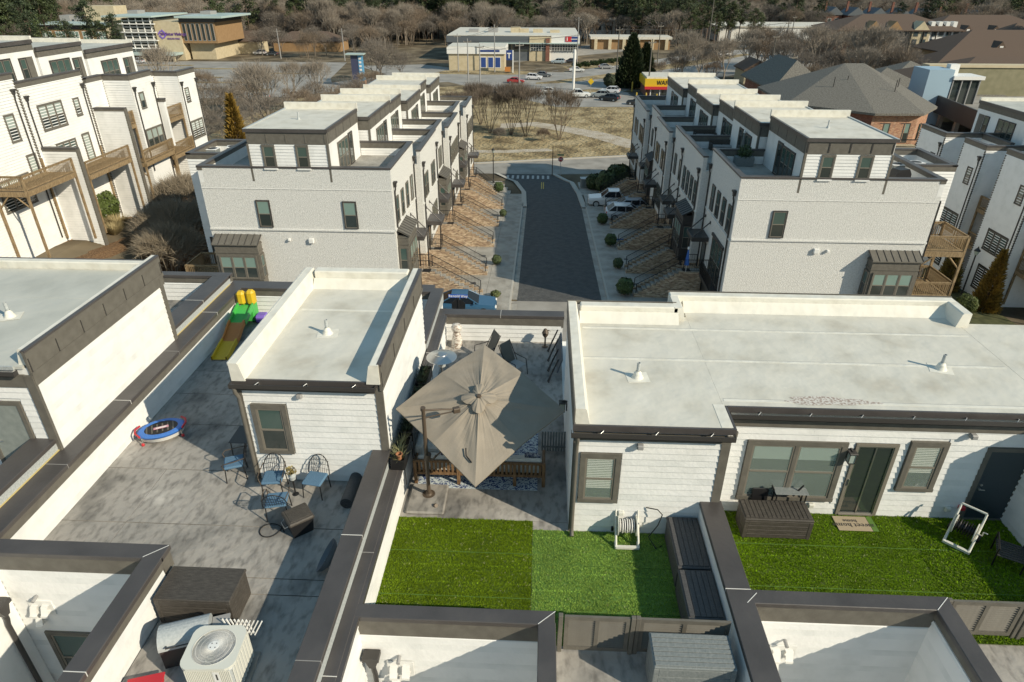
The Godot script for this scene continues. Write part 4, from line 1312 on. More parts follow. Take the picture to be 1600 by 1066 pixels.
	for q in [-0.8, 0.8]:
		cn.tube([fx * Vector3(q, 0.06, 1.1), fx * Vector3(q, 1.15, 0.05)], 0.045, 0.045, 6)
		cn.box(Vector3(q - 0.09, 1.05, 0.0), Vector3(q + 0.09, 1.25, 0.06), fx)
	wput("door_canopy", t, cn.mesh(), M.coping if s > 0 else M.trim_dark)
	for d in [de + 1.75 if de + 3.0 < zl else de - 1.9]:
		bx("garage_door", t, M.trim_dark if s < 0 else M.sash, Vector3(xf - 0.01, yg - 0.6, zn - d - 1.2), Vector3(xf + s * 0.02, yg + 1.9, zn - d + 1.2)) if s > 0 else bx("garage_door", t, M.trim_dark, Vector3(xf - 0.02, yg - 0.6, zn - d - 1.2), Vector3(xf + 0.01, yg + 1.9, zn - d + 1.2))
	return t


func bay(t: Node3D, at: Vector3, nrm: Vector3, w: float, h: float, dep: float, m: Material, dark: bool) -> void:
	var fx := facing(nrm, at)
	var st := B.new()
	st.box(Vector3(-w / 2, -0.15, 0), Vector3(w / 2, h, dep), fx)
	for y in [0.75, h - 0.55, h - 0.05]:
		st.box(Vector3(-w / 2 - 0.04, y - 0.05, 0), Vector3(w / 2 + 0.04, y + 0.05, dep + 0.04), fx)
	for k in 5:
		var x := lerpf(-w / 2, w / 2, k / 4.0)
		st.box(Vector3(x - 0.03, -0.15, 0.01), Vector3(x + 0.03, 0.7, dep + 0.03), fx)
	var o := wput("bay", t, st.mesh(), m)
	# standing seam roof
	var rf := B.new()
	rf.prism(PackedVector2Array([Vector2(0, h + 0.45), Vector2(dep + 0.15, h), Vector2(dep + 0.15, h + 0.06), Vector2(0.02, h + 0.52)]), -w / 2 - 0.12, w / 2 + 0.12, fx * Transform3D(Basis(Vector3.BACK, UP, Vector3.LEFT), Vector3.ZERO))
	rf.box(Vector3(-w / 2 + 0.01, h, 0.0), Vector3(w / 2 - 0.01, h + 0.05, dep), fx)
	wput("bay_roof", o, rf.mesh(), M.trim_dark if dark else M.trim)
	for k in 8:
		var x := lerpf(-w / 2 - 0.1, w / 2 + 0.1, k / 7.0)
		var sm := B.new()
		sm.tube([fx * Vector3(x, h + 0.53, 0.02), fx * Vector3(x, h + 0.08, dep + 0.14)], 0.03, 0.03, 4)
		wput("roof_seam", o, sm.mesh(), M.black if dark else M.trim_dark)
	window(o, fx * Vector3(0, 0.8, dep), nrm, w - 0.35, h - 1.55, 3, 0.1, true, "", m)
	# narrow side lights
	for q in [-1, 1]:
		var sn := nrm.cross(UP) * float(-q)
		window(o, fx * Vector3(q * w / 2, 0.8, dep / 2), sn, dep - 0.08, h - 1.55, 1, 0.08, true, "2", m)


func juliet(t: Node3D, at: Vector3, nrm: Vector3) -> void:
	var o := window(t, at, nrm, 2.9, 3.0, 3, 0.12, true, "2", M.trim_dark, "juliet_window")
	var fx := facing(nrm, at)
	var hd := B.new()
	hd.box(Vector3(-1.6, 2.95, 0), Vector3(1.6, 3.15, 0.14), fx)
	wput("window_head", o, hd.mesh(), M.trim_dark)
	var st := B.new()
	st.box(Vector3(-1.6, -0.25, 0), Vector3(1.6, 0.0, 0.62), fx)
	wput("balcony_floor", o, st.mesh(), M.trim_dark)
	st = B.new()
	st.box(Vector3(-1.6, 0.98, 0.56), Vector3(1.6, 1.03, 0.61), fx)
	for q in [-1.6, 1.55]:
		st.box(Vector3(q, 0.98, 0), Vector3(q + 0.05, 1.03, 0.56), fx)
	for k in 29:
		var x := lerpf(-1.58, 1.58, k / 28.0)
		st.box(Vector3(x - 0.011, 0, 0.575), Vector3(x + 0.011, 0.98, 0.597), fx)
	for k in 5:
		for q in [-1.58, 1.58]:
			st.box(Vector3(q - 0.011, 0, 0.05 + k * 0.12), Vector3(q + 0.011, 0.98, 0.072 + k * 0.12), fx)
	wput("balcony_railing", o, st.mesh(), M.black)


# an entry stair climbing from the pavement to a door, with brick sides and iron rails
func entry_stair(s: float, i: int, xb: float, xt: float, xw: float, z: float, y0: float, y1: float) -> void:
	var row := "left" if s > 0 else "right"
	var t := thing("entry_stair", "%s brick entry stair with iron rails in front of the %s row" % [ORD[i], row], "stairs", Vector3(xb, y0, z), 0.0, "brick entry stairs along the street")
	var n := 11
	var run := (xt - xb) / n
	var rise := (y1 - y0) / n
	var w := 1.35
	# brick sides with a stepped top
	for q in [0, 1]:
		var z0 := z - w / 2 + (0.0 if q == 0 else w - 0.2)
		var pts := PackedVector2Array()
		pts.append(Vector2(xb, y0 - 1.2))
		for k in n:
			var yy := y0 + rise * (k + 1) + 0.12
			pts.append(Vector2(xb + run * k, yy))
			pts.append(Vector2(xb + run * (k + 1), yy))
		pts.append(Vector2(xw, y1 + 0.12))
		pts.append(Vector2(xw, y0 - 1.2))
		var st := B.new()
		st.prism(pts, z0, z0 + 0.2)
		wput("side_wall", t, st.mesh(), M.brick_tan)
		for k in n:
			var cp := B.new()
			var yy := y0 + rise * (k + 1) + 0.12
			cp.cbox(Vector3(minf(xb + run * k, xb + run * (k + 1)) - 0.02, yy, z0 - 0.03), Vector3(maxf(xb + run * k, xb + run * (k + 1)) + 0.02, yy + 0.07, z0 + 0.23), 0.015)
			wput("cap_stone", t, cp.mesh(), M.brick_tan)
	for k in n:
		bx("step", t, M.concrete, Vector3(minf(xb + run * k, xb + run * (k + 1)), y0 - 0.4, z - w / 2 + 0.2), Vector3(maxf(xb + run * k, xb + run * (k + 1)), y0 + rise * (k + 1), z + w / 2 - 0.2))
	bx("landing", t, M.concrete, Vector3(minf(xt, xw), y0 - 0.5, z - w / 2 + 0.2), Vector3(maxf(xt, xw), y1 + 0.003, z + w / 2 - 0.2))
	bx("door_mat", t, M.black if i else M.rubber, Vector3(xt - s * 0.35 - 0.3, y1 + 0.004, z - 0.4), Vector3(xt - s * 0.35 + 0.3, y1 + 0.02, z + 0.4))
	for q in [-1, 1]:
		var st := B.new()
		var zz: float = z + q * (w / 2 - 0.1)
		var a := Vector3(xb + run * 0.4, y0 + 1.15, zz)
		var b := Vector3(xt, y1 + 1.1, zz)
		var c := Vector3(xw + s * 0.15, y1 + 1.1, zz)
		st.tube([a, b, c], 0.028, 0.028, 5)
		st.tube([a - UP * 0.85, b - UP * 0.85, c - UP * 0.85], 0.018, 0.018, 4)
		st.tube([a - UP * 1.15, a], 0.028, 0.028, 5)
		st.tube([b - UP * 1.0, b], 0.028, 0.028, 5)
		st.tube([c - UP * 1.0, c], 0.028, 0.028, 5)
		for k in 34:
			var p := a.lerp(b, (k + 0.5) / 34.0)
			st.tube([p - UP * 0.85, p], 0.011, 0.011, 3, false)
		for k in 7:
			var p := b.lerp(c, (k + 0.5) / 7.0)
			st.tube([p - UP * 0.85, p], 0.011, 0.011, 3, false)
		wput("railing", t, st.mesh(), M.black)


func end_wall_bits(t: Node3D, z: float, wins: Array, y0: float, y1: float, x0: float, x1: float, courses: Array, bayx: float, vents_: Array) -> void:
	for x in wins:
		window(t, Vector3(x, y0, z), Vector3.BACK, 0.94, y1 - y0, 1, 0.06, true, "" if x < 0 else "2", M.trim_dark)
	for y in courses:
		var st := B.new()
		st.cbox(Vector3(x0, y[0] - y[1], z), Vector3(x1, y[0] + y[1], z + y[2]), 0.01)
		wput("string_course", t, st.mesh(), M.brick_white)
	bay(t, Vector3(bayx, 2.5, z), Vector3.BACK, 3.0, 3.3, 0.75, M.trim, false)
	for v in vents_:
		var st := B.new()
		st.cbox(Vector3(v[0] - v[2] / 2, v[1] - v[2] / 2, z), Vector3(v[0] + v[2] / 2, v[1] + v[2] / 2, z + 0.2), 0.03)
		wput("vent_hood", t, st.mesh(), M.white)


func rear_block(t: Node3D, lo: Vector3, hi: Vector3, yc: float, nrm_x: float) -> void:
	# the lap sided rear part with its own parapet round a sunken terrace
	bx("rear_wall", t, M.wall, Vector3(lo.x, -4, lo.z), Vector3(hi.x, yc - 1.1, hi.z))
	parapet(t, Vector3(lo.x, yc - 1.1, hi.z - 0.25), Vector3(hi.x, yc, hi.z), yc, 0.06, 0.45, M.wall, 30.0)
	parapet(t, Vector3(lo.x, yc - 1.1, lo.z), Vector3(hi.x, yc, lo.z + 0.25), yc - 0.002, 0.06, 0.45, M.wall, 30.0)
	if nrm_x > 0:
		parapet(t, Vector3(hi.x - 0.25, yc - 1.1, lo.z), Vector3(hi.x, yc, hi.z), yc + 0.002, 0.06, 0.45, M.wall, 30.0)
	else:
		parapet(t, Vector3(lo.x, yc - 1.1, lo.z), Vector3(lo.x + 0.25, yc, hi.z), yc + 0.002, 0.06, 0.45, M.wall, 30.0)
	siding(t, Vector3(lo.x, -2, hi.z), Vector3.BACK, hi.x - lo.x, yc + 1.55, [], 0.2, true)


func row_left() -> void:
	var u := [[-42.4, -50.5, -9.8, 11.0, -13.75, -18.95], [-50.5, -58.45, -9.25, 10.35, -13.0, -18.7], [-58.45, -66.0, -9.8, 9.8, -13.6, -19.2], [-66.0, -73.9, -9.2, 9.1, -13.1, -19.0], [-73.9, -81.0, -9.8, 9.15, -13.6, -19.2], [-81.0, -88.7, -9.1, 8.55, -13.2, -19.0]]
	var os := [{"door": 4.6, "bay": 1.9, "top": [1.15, 2.95, 4.75, 6.55], "vent": true, "say": ", its brick end wall facing the camera"}, {"door": 1.9, "top": [1.3, 2.3, 4.9, 5.9], "mid": [4.4, 5.3, 6.2], "say": ", a black grill on its terrace"}, {"door": 1.9, "bay": 5.2, "top": [1.3, 2.3, 4.9, 5.9], "say": ", set back with a grey metal bay"}, {"door": 1.9, "top": [1.3, 2.6, 3.9, 5.2, 6.4], "mid": [4.6, 5.5], "vent": true, "say": ", proud of both its neighbours"}, {"door": 1.9, "bay": 5.0, "top": [1.4, 2.7, 5.0], "say": ", its roof running into the one before"}, {"door": 1.9, "top": [1.3, 2.9, 4.5, 6.1], "mid": [4.5, 5.4], "say": ", last before the cross street"}]
	for i in 6:
		var q = u[i]
		var t := row_unit(1.0, i, q[0], q[1], q[2], q[3], q[4], q[5], os[i])
		if i == 0:
			end_wall_bits(t, -42.4, [-18.62, -12.75], 6.86, 8.74, -22.6, -9.8, [[6.68, 0.06, 0.09], [9.5, 0.03, 0.03]], -20.75, [[-15.67, 5.95, 0.34], [-17.2, 6.0, 0.18]])
			rear_block(t, Vector3(-25.0, 0, -50.4), Vector3(-22.6, 0, -45.9), 11.0, -1.0)
			window(t, Vector3(-24.0, 2.6, -45.88), Vector3.BACK, 1.3, 2.2, 1, 0.12, false, "2", M.trim_dark, "glazed_door")
			deck(t, Vector3(-25.6, 2.5, -45.8), Vector3(-22.7, 2.5, -43.2), 2.6, [0, 2, 3])
	var zs := [-46.3, -52.0, -60.2, -67.6, -75.3, -82.8]
	for i in 6:
		var y0 := gy(-4.3, zs[i]) + 0.1
		entry_stair(1.0, i, -4.35 - (1.2 if i == 5 else 0.0), -8.2, -9.7 if i % 2 == 0 else -9.2, zs[i], y0, y0 + 2.1)
	# things on the first terraces
	ac_unit(Vector3(-24.4, 9.9, -48.6), 0.0, 0.8, "pale air conditioner on the rear terrace of the nearest left house")
	ac_unit(Vector3(-23.2, 9.9, -49.4), 0.3, 0.8, "second pale air conditioner beside it on the nearest left house")
	covered_grill(Vector3(-11.9, 9.25, -52.6), "black covered grill on the second terrace of the left row")
	planter_plant(Vector3(-10.3, 9.25, -51.6), 0.5, "small green plant in a white pot on the second left terrace")
	sofa(Vector3(-12.2, 8.0, -68.2), 0.0, "dark lounge seat on the fourth terrace of the left row")


func row_right() -> void:
	var u := [[-41.5, -49.35, 12.5, 11.0, 16.15, 21.4], [-49.35, -56.9, 11.9, 10.43, 15.6, 21.2], [-56.9, -63.7, 12.42, 9.9, 16.05, 21.2], [-63.7, -71.3, 11.88, 9.35, 15.6, 21.4], [-71.3, -78.6, 12.4, 9.3, 16.1, 21.4], [-78.6, -89.5, 11.85, 8.7, 15.7, 21.4]]
	var os := [{"door": 6.3, "juliet": 2.7, "top": [1.1, 2.7, 4.3, 5.9], "vent": true, "say": ", its rough end wall facing the camera"}, {"door": 5.6, "bay": 2.2, "top": [1.2, 2.7, 4.2, 5.7], "say": ", with a dark metal bay"}, {"door": 3.6, "top": [1.4, 2.6, 5.0], "mid": [5.6], "say": ", set back behind the dark bay"}, {"door": 4.3, "top": [1.2, 2.4, 4.6, 5.8], "mid": [1.2, 2.1, 3.0], "vent": true, "say": ", with three narrow windows over the garage"}, {"door": 4.3, "bay": 2.0, "top": [1.4, 2.6, 5.0], "say": ", a tan bay on its front"}, {"door": 4.3, "top": [1.2, 2.5, 3.8, 6.5, 8.2], "mid": [7.0, 8.2, 9.4], "say": ", last one before the field"}]
	for i in 6:
		var q = u[i]
		var t := row_unit(-1.0, i, q[0], q[1], q[2], q[3], q[4], q[5], os[i])
		if i == 0:
			end_wall_bits(t, -41.5, [15.33], 7.05, 8.85, 12.5, 25.0, [[6.85, 0.06, 0.09], [9.52, 0.03, 0.03]], 23.1, [[18.1, 6.2, 0.34], [18.85, 6.2, 0.18]])
			rear_block(t, Vector3(25.0, 0, -50.2), Vector3(27.6, 0, -45.2), 11.0, 1.0)
			deck(t, Vector3(25.1, 6.1, -45.0), Vector3(27.95, 6.1, -41.9), 3.5, [0, 1, 3])
			deck(t, Vector3(25.1, 2.85, -45.0), Vector3(27.95, 2.85, -41.9), 3.6, [0, 1, 3])
			bx("downspout", t, M.black, Vector3(25.0, -0.5, -41.62), Vector3(25.12, 9.6, -41.5))
			window(t, Vector3(26.2, 2.9, -45.17), Vector3.BACK, 1.6, 2.2, 2, 0.1, false, "2", M.trim_dark, "glazed_door")
			window(t, Vector3(26.2, 6.15, -45.17), Vector3.BACK, 1.6, 2.2, 2, 0.1, false, "", M.trim_dark, "glazed_door")
	var zs := [-47.6, -53.2, -60.0, -67.6, -75.0, -82.4]
	for i in 6:
		var y0 := gy(7.4, zs[i]) + 0.1
		entry_stair(-1.0, i, 7.45, 11.0, 12.4 if i % 2 == 0 else 11.85, zs[i], y0, y0 + 2.1)
	ac_unit(Vector3(24.3, 9.9, -46.4), 0.0, 0.85, "pale air conditioner on the rear terrace of the nearest right house")
	ac_unit(Vector3(26.0, 9.9, -47.2), 0.2, 0.8, "second pale air conditioner on the nearest right house")
	covered_grill(Vector3(23.2, 9.9, -43.6), "low black covered grill behind the end wall of the right row")
	planter_plant(Vector3(14.6, 9.95, -48.6), 1.1, "grey planter box with small shrub on the first right terrace")
	sofa(Vector3(14.9, 9.33, -56.2), 0.0, "long grey outdoor sofa on the second right terrace")
	sofa(Vector3(15.0, 7.5 + 1.3, -63.1), 0.0, "brown outdoor sofa on the third right terrace")
	parasol_closed(Vector3(15.4, 9.33, -52.2), 2.3, M.resin_pale, "closed pale parasol on the second right terrace")
	parasol_closed(Vector3(11.2, 2.1, -47.1), 2.0, M.blue, "closed blue and white parasol on the first right stair landing")
	parasol_closed(Vector3(3.96, 7.3, -22.9), 1.9, mat(L(0.5, 0.25, 0.3), 0.8), "closed pink parasol peeking over the back of the white roof")


# a timber deck: floor, joists, posts, rails on chosen sides (0 front +z, 1 right, 2 left, 3 back)
func deck(t: Node3D, lo: Vector3, hi: Vector3, drop: float, sides: Array) -> void:
	var y := lo.y
	var n := maxi(2, roundi((hi.z - lo.z) / 0.15))
	for k in n:
		bx("deck_board", t, M.wood, Vector3(lo.x, y - 0.04, lerpf(lo.z, hi.z, float(k) / n) + 0.006), Vector3(hi.x, y, lerpf(lo.z, hi.z, float(k + 1) / n) - 0.006))
	bx("deck_beam", t, M.wood, Vector3(lo.x, y - 0.34, hi.z - 0.05), Vector3(hi.x, y - 0.045, hi.z))
	bx("deck_beam", t, M.wood, Vector3(lo.x, y - 0.34, lo.z), Vector3(lo.x + 0.05, y - 0.045, hi.z - 0.06))
	bx("deck_beam", t, M.wood, Vector3(hi.x - 0.05, y - 0.34, lo.z), Vector3(hi.x, y - 0.045, hi.z - 0.06))
	for q in [[lo.x + 0.07, hi.z - 0.07], [hi.x - 0.07, hi.z - 0.07], [hi.x - 0.07, lo.z + 0.07], [lo.x + 0.07, lo.z + 0.07]]:
		bx("deck_post", t, M.wood, Vector3(q[0] - 0.07, y - drop, q[1] - 0.07), Vector3(q[0] + 0.07, y + 1.0, q[1] + 0.07))
	var br := B.new()
	for q in [-1.0, 1.0]:
		var x := hi.x - 0.07 if q > 0 else lo.x + 0.07
		br.tube([Vector3(x, y - 1.2, hi.z - 0.07), Vector3(x - q * 0.9, y - 0.3, hi.z - 0.07)], 0.06, 0.06, 4)
	wput("deck_brace", t, br.mesh(), M.wood)
	for s in sides:
		var a: Vector3
		var b: Vector3
		if s == 0:
			a = Vector3(lo.x, y, hi.z - 0.06); b = Vector3(hi.x, y, hi.z - 0.06)
		elif s == 1:
			a = Vector3(hi.x - 0.06, y, lo.z); b = Vector3(hi.x - 0.06, y, hi.z)
		elif s == 2:
			a = Vector3(lo.x + 0.06, y, lo.z); b = Vector3(lo.x + 0.06, y, hi.z)
		else:
			a = Vector3(lo.x, y, lo.z + 0.06); b = Vector3(hi.x, y, lo.z + 0.06)
		rail_run(t, a, b, 1.08, M.wood, 0.05, 0.13, 0.035)


func rail_run(t: Node3D, a: Vector3, b: Vector3, h: float, m: Material, cap: float, pitch: float, bal: float) -> void:
	var d := (b - a).normalized()
	var l := a.distance_to(b)
	var fx := Transform3D(Basis(d, UP, d.cross(UP)), a)
	var st := B.new()
	st.box(Vector3(0, h - 0.05, -cap), Vector3(l, h, cap), fx)
	st.box(Vector3(0, h - 0.14, -cap * 0.4), Vector3(l, h - 0.055, cap * 0.4), fx)
	st.box(Vector3(0, 0.09, -cap * 0.4), Vector3(l, 0.17, cap * 0.4), fx)
	wput("railing", t, st.mesh(), m)
	st = B.new()
	var n := maxi(2, roundi(l / pitch))
	for k in n:
		var x := (k + 0.5) * l / n
		st.box(Vector3(x - bal / 2, 0.1, -bal / 2), Vector3(x + bal / 2, h - 0.06, bal / 2), fx)
	wput("balusters", t, st.mesh(), m).set_meta("kind", "stuff")


func back_house(label: String, s: float, x: float, z0: float, z1: float, yc: float, dep: float) -> Node3D:
	# lap sided rear of a townhouse; s = 1 its rear faces +x
	var t := thing("townhouse", label, "townhouse", Vector3(x - s * dep / 2, yc - 11.5, (z0 + z1) / 2), 0.0, "townhouses seen from the rear")
	var xa := minf(x, x - s * dep)
	var xb := maxf(x, x - s * dep)
	bx("wall", t, M.wall, Vector3(xa, yc - 14, z1), Vector3(xb, yc - 1.1, z0))
	var nrm := Vector3(s, 0, 0)
	siding(t, Vector3(x, yc - 12.5, z0 if s > 0 else z1), nrm, z0 - z1, 12.1, [], 0.2, true)
	siding(t, Vector3(xa, yc - 12.5, z0), Vector3.BACK, dep, 12.1, [], 0.2, true)
	parapet(t, Vector3(x - 0.3 if s > 0 else x, yc - 1.1, z1), Vector3(x if s > 0 else x + 0.3, yc, z0), yc, 0.06, 0.5, M.wall, 30.0)
	parapet(t, Vector3(xa, yc - 1.1, z0 - 0.3), Vector3(xb, yc, z0 - 0.001), yc - 0.002, 0.06, 0.5, M.wall, 30.0)
	bx("corner_board", t, M.trim_dark if s < 0 else M.trim, Vector3(x - 0.05, yc - 12, z0 - 0.1), Vector3(x + 0.05, yc - 0.5, z0 + 0.03))
	bx("corner_board", t, M.trim_dark if s < 0 else M.trim, Vector3(x - 0.05, yc - 12, z1 - 0.02), Vector3(x + 0.05, yc - 0.5, z1 + 0.1))
	return t


func roof_box(t: Node3D, lo: Vector3, hi: Vector3, face: Vector3, glass: String) -> void:
	# upper storey box: lo.y its foot, hi.y its eave
	bx("bulkhead_wall", t, M.wall, lo, Vector3(hi.x, hi.y - 0.3, hi.z))
	bx("roof", t, M.tpo_grey, Vector3(lo.x - 0.05, hi.y - 0.3, lo.z - 0.05), Vector3(hi.x + 0.05, hi.y - 0.06, hi.z + 0.05))
	bx("frieze", t, M.trim, Vector3(lo.x - 0.03, hi.y - 0.75, lo.z - 0.03), Vector3(hi.x + 0.03, hi.y - 0.3, hi.z + 0.03))
	bx("roof_rim", t, M.tpo_rim, Vector3(lo.x - 0.1, hi.y - 0.2, lo.z - 0.12), Vector3(hi.x + 0.1, hi.y + 0.25, lo.z + 0.1))
	bx("roof_rim", t, M.coping, Vector3(hi.x - 0.02, hi.y - 0.28, lo.z), Vector3(hi.x + 0.16, hi.y, hi.z + 0.1)) if face.x > 0 else bx("roof_rim", t, M.coping, Vector3(lo.x - 0.16, hi.y - 0.28, lo.z), Vector3(lo.x + 0.02, hi.y, hi.z + 0.1))
	var x := hi.x if face.x > 0 else lo.x
	var zl := hi.z - lo.z
	window(t, Vector3(x, lo.y + 0.2, hi.z - zl * 0.42), face, 2.6, 2.0, 3, 0.1, true, glass, M.trim_dark)
	window(t, Vector3(x, lo.y + 0.5, hi.z - zl * 0.78), face, 0.8, 1.6, 1, 0.1, true, "2", M.trim_dark)
	bx("door", t, M.trim, Vector3(x - 0.02, lo.y, hi.z - zl * 0.95), Vector3(x + 0.02, lo.y + 2.1, hi.z - zl * 0.95 + 0.9))


func row_far_left() -> void:
	var R := Vector3.RIGHT
	var a := back_house("far left townhouse at the left edge, wood deck with iron post lamp below", 1.0, -37.3, -37.0, -47.8, 15.95, 12.0)
	window(a, Vector3(-37.3, 11.5, -46.2), R, 1.0, 1.9, 1, 0.1, true, "3")
	window(a, Vector3(-37.3, 7.2, -44.6), R, 3.2, 2.2, 3, 0.12, true, "3")
	window(a, Vector3(-37.3, 8.2, -47.0), R, 1.0, 2.3, 1, 0.12, false, "3", null, "glazed_door")
	downspout(a, Vector3(-37.28, 14.9, -47.3), R, 4.0)
	roof_box(a, Vector3(-47.0, 14.9, -47.7), Vector3(-41.0, 18.2, -40.0), R, "2")
	var b := back_house("far left townhouse with the wide triple window and a wood deck", 1.0, -37.25, -47.8, -55.2, 15.3, 12.0)
	window(b, Vector3(-37.25, 11.62, -50.5), R, 2.8, 1.9, 3, 0.12, true, "3")
	window(b, Vector3(-37.25, 12.0, -53.6), R, 0.75, 1.4, 1, 0.1, true, "3")
	window(b, Vector3(-37.25, 8.5, -51.0), R, 2.4, 2.1, 3, 0.12, true, "2")
	window(b, Vector3(-37.25, 8.5, -53.5), R, 1.0, 2.2, 1, 0.12, false, "3", null, "glazed_door")
	window(b, Vector3(-37.25, 4.6, -50.4), R, 1.6, 2.1, 2, 0.12, false, "", M.trim_dark, "glazed_door")
	downspout(b, Vector3(-37.23, 14.3, -48.3), R, 4.0)
	downspout(b, Vector3(-37.23, 14.3, -54.8), R, 8.5)
	roof_box(b, Vector3(-46.5, 14.2, -55.1), Vector3(-40.5, 17.5, -48.0), R, "2")
	deck(b, Vector3(-37.2, 8.4, -54.9), Vector3(-34.7, 8.4, -48.9), 4.6, [0, 1])
	var fin := [[-48.2, 10.7], [-55.4, 12.35]]
	for q in fin:
		bx("deck_divider", b, M.wall, Vector3(-37.2, 3.0, q[0] - 0.3), Vector3(-34.6, q[1] - 0.04, q[0]))
		siding(b, Vector3(-37.2, 3.0, q[0]), Vector3.BACK, 2.6, q[1] - 3.3, [], 0.2, true)
		parapet(b, Vector3(-37.2, q[1] - 0.5, q[0] - 0.3), Vector3(-34.6, q[1], q[0]), q[1], 0.06, 0.3, M.wall, 30.0)
		bx("corner_board", b, M.trim, Vector3(-34.62, 3.0, q[0] - 0.33), Vector3(-34.5, q[1] - 0.1, q[0] + 0.03))
	deck(a, Vector3(-37.2, 9.0, -47.8), Vector3(-34.8, 9.0, -42.4), 5.2, [0, 1])
	var c := back_house("far left townhouse behind the tall deck divider, timber balcony", 1.0, -37.2, -55.2, -57.7, 14.65, 12.0)
	bx("wall", c, M.wall, Vector3(-48, 0, -61.2), Vector3(-34.9, 13.5, -57.7))
	siding(c, Vector3(-34.9, 6.9, -57.7), R, 3.5, 7.3, [], 0.2, true)
	siding(c, Vector3(-37.2, 1.0, -57.7), Vector3.BACK, 2.3, 13.2, [], 0.2, true)
	parapet(c, Vector3(-35.2, 13.5, -61.2), Vector3(-34.9, 14.6, -57.7), 14.65, 0.06, 0.5, M.wall, 30.0)
	parapet(c, Vector3(-37.2, 13.5, -58.0), Vector3(-35.2, 14.6, -57.701), 14.648, 0.06, 0.5, M.wall, 30.0)
	window(c, Vector3(-34.9, 8.3, -59.5), R, 2.8, 1.75, 3, 0.12, true, "3")
	window(c, Vector3(-34.9, 11.7, -58.9), R, 0.8, 1.4, 1, 0.1, true, "3")
	downspout(c, Vector3(-34.88, 13.6, -57.95), R, 6.5)
	downspout(c, Vector3(-34.88, 13.6, -61.0), R, 3.0)
	roof_box(c, Vector3(-46.5, 13.6, -61.1), Vector3(-40.5, 16.9, -55.4), R, "2")
	deck(c, Vector3(-37.1, 10.7, -57.6), Vector3(-35.2, 10.7, -55.8), 3.0, [0, 1])
	deck(c, Vector3(-37.1, 7.7, -61.0), Vector3(-34.2, 7.7, -55.8), 4.0, [1])
	window(c, Vector3(-37.18, 7.8, -56.5), R, 1.5, 2.3, 2, 0.12, false, "", M.trim_dark, "glazed_door")
	var d := back_house("farthest of the far left townhouses, conifers at its corner", 1.0, -37.2, -61.2, -65.6, 14.0, 12.0)
	bx("wall", d, M.wall, Vector3(-48, 0, -69.0), Vector3(-34.85, 12.9, -65.6))
	siding(d, Vector3(-34.85, 2.0, -65.6), R, 3.4, 11.6, [], 0.2, true)
	siding(d, Vector3(-37.2, 1.0, -65.6), Vector3.BACK, 2.35, 12.6, [], 0.2, true)
	parapet(d, Vector3(-35.15, 12.9, -69.0), Vector3(-34.85, 13.95, -65.6), 14.0, 0.06, 0.5, M.wall, 30.0)
	parapet(d, Vector3(-37.2, 12.9, -65.9), Vector3(-35.15, 13.95, -65.601), 13.998, 0.06, 0.5, M.wall, 30.0)
	window(d, Vector3(-34.85, 11.0, -66.7), R, 0.8, 1.4, 1, 0.1, true, "3")
	window(d, Vector3(-34.85, 7.5, -67.3), R, 2.6, 1.8, 3, 0.12, true, "3")
	downspout(d, Vector3(-34.83, 13.0, -65.85), R, 3.0)
	downspout(d, Vector3(-34.83, 13.0, -68.8), R, 2.0)
	roof_box(d, Vector3(-46.5, 12.9, -68.9), Vector3(-40.5, 16.2, -61.5), R, "2")
	deck(d, Vector3(-37.1, 10.1, -65.5), Vector3(-35.0, 10.1, -61.4), 3.0, [0, 1])
	deck(d, Vector3(-37.1, 7.0, -65.5), Vector3(-34.6, 7.0, -61.4), 4.0, [0, 1])
	window(d, Vector3(-37.18, 7.1, -63.4), R, 1.6, 2.3, 2, 0.12, false, "3", M.trim_dark, "glazed_door")
	parapet(d, Vector3(-37.1, 8.0, -61.5), Vector3(-34.3, 11.9, -61.21), 12.2, 0.06, 0.3, M.wall, 30.0)


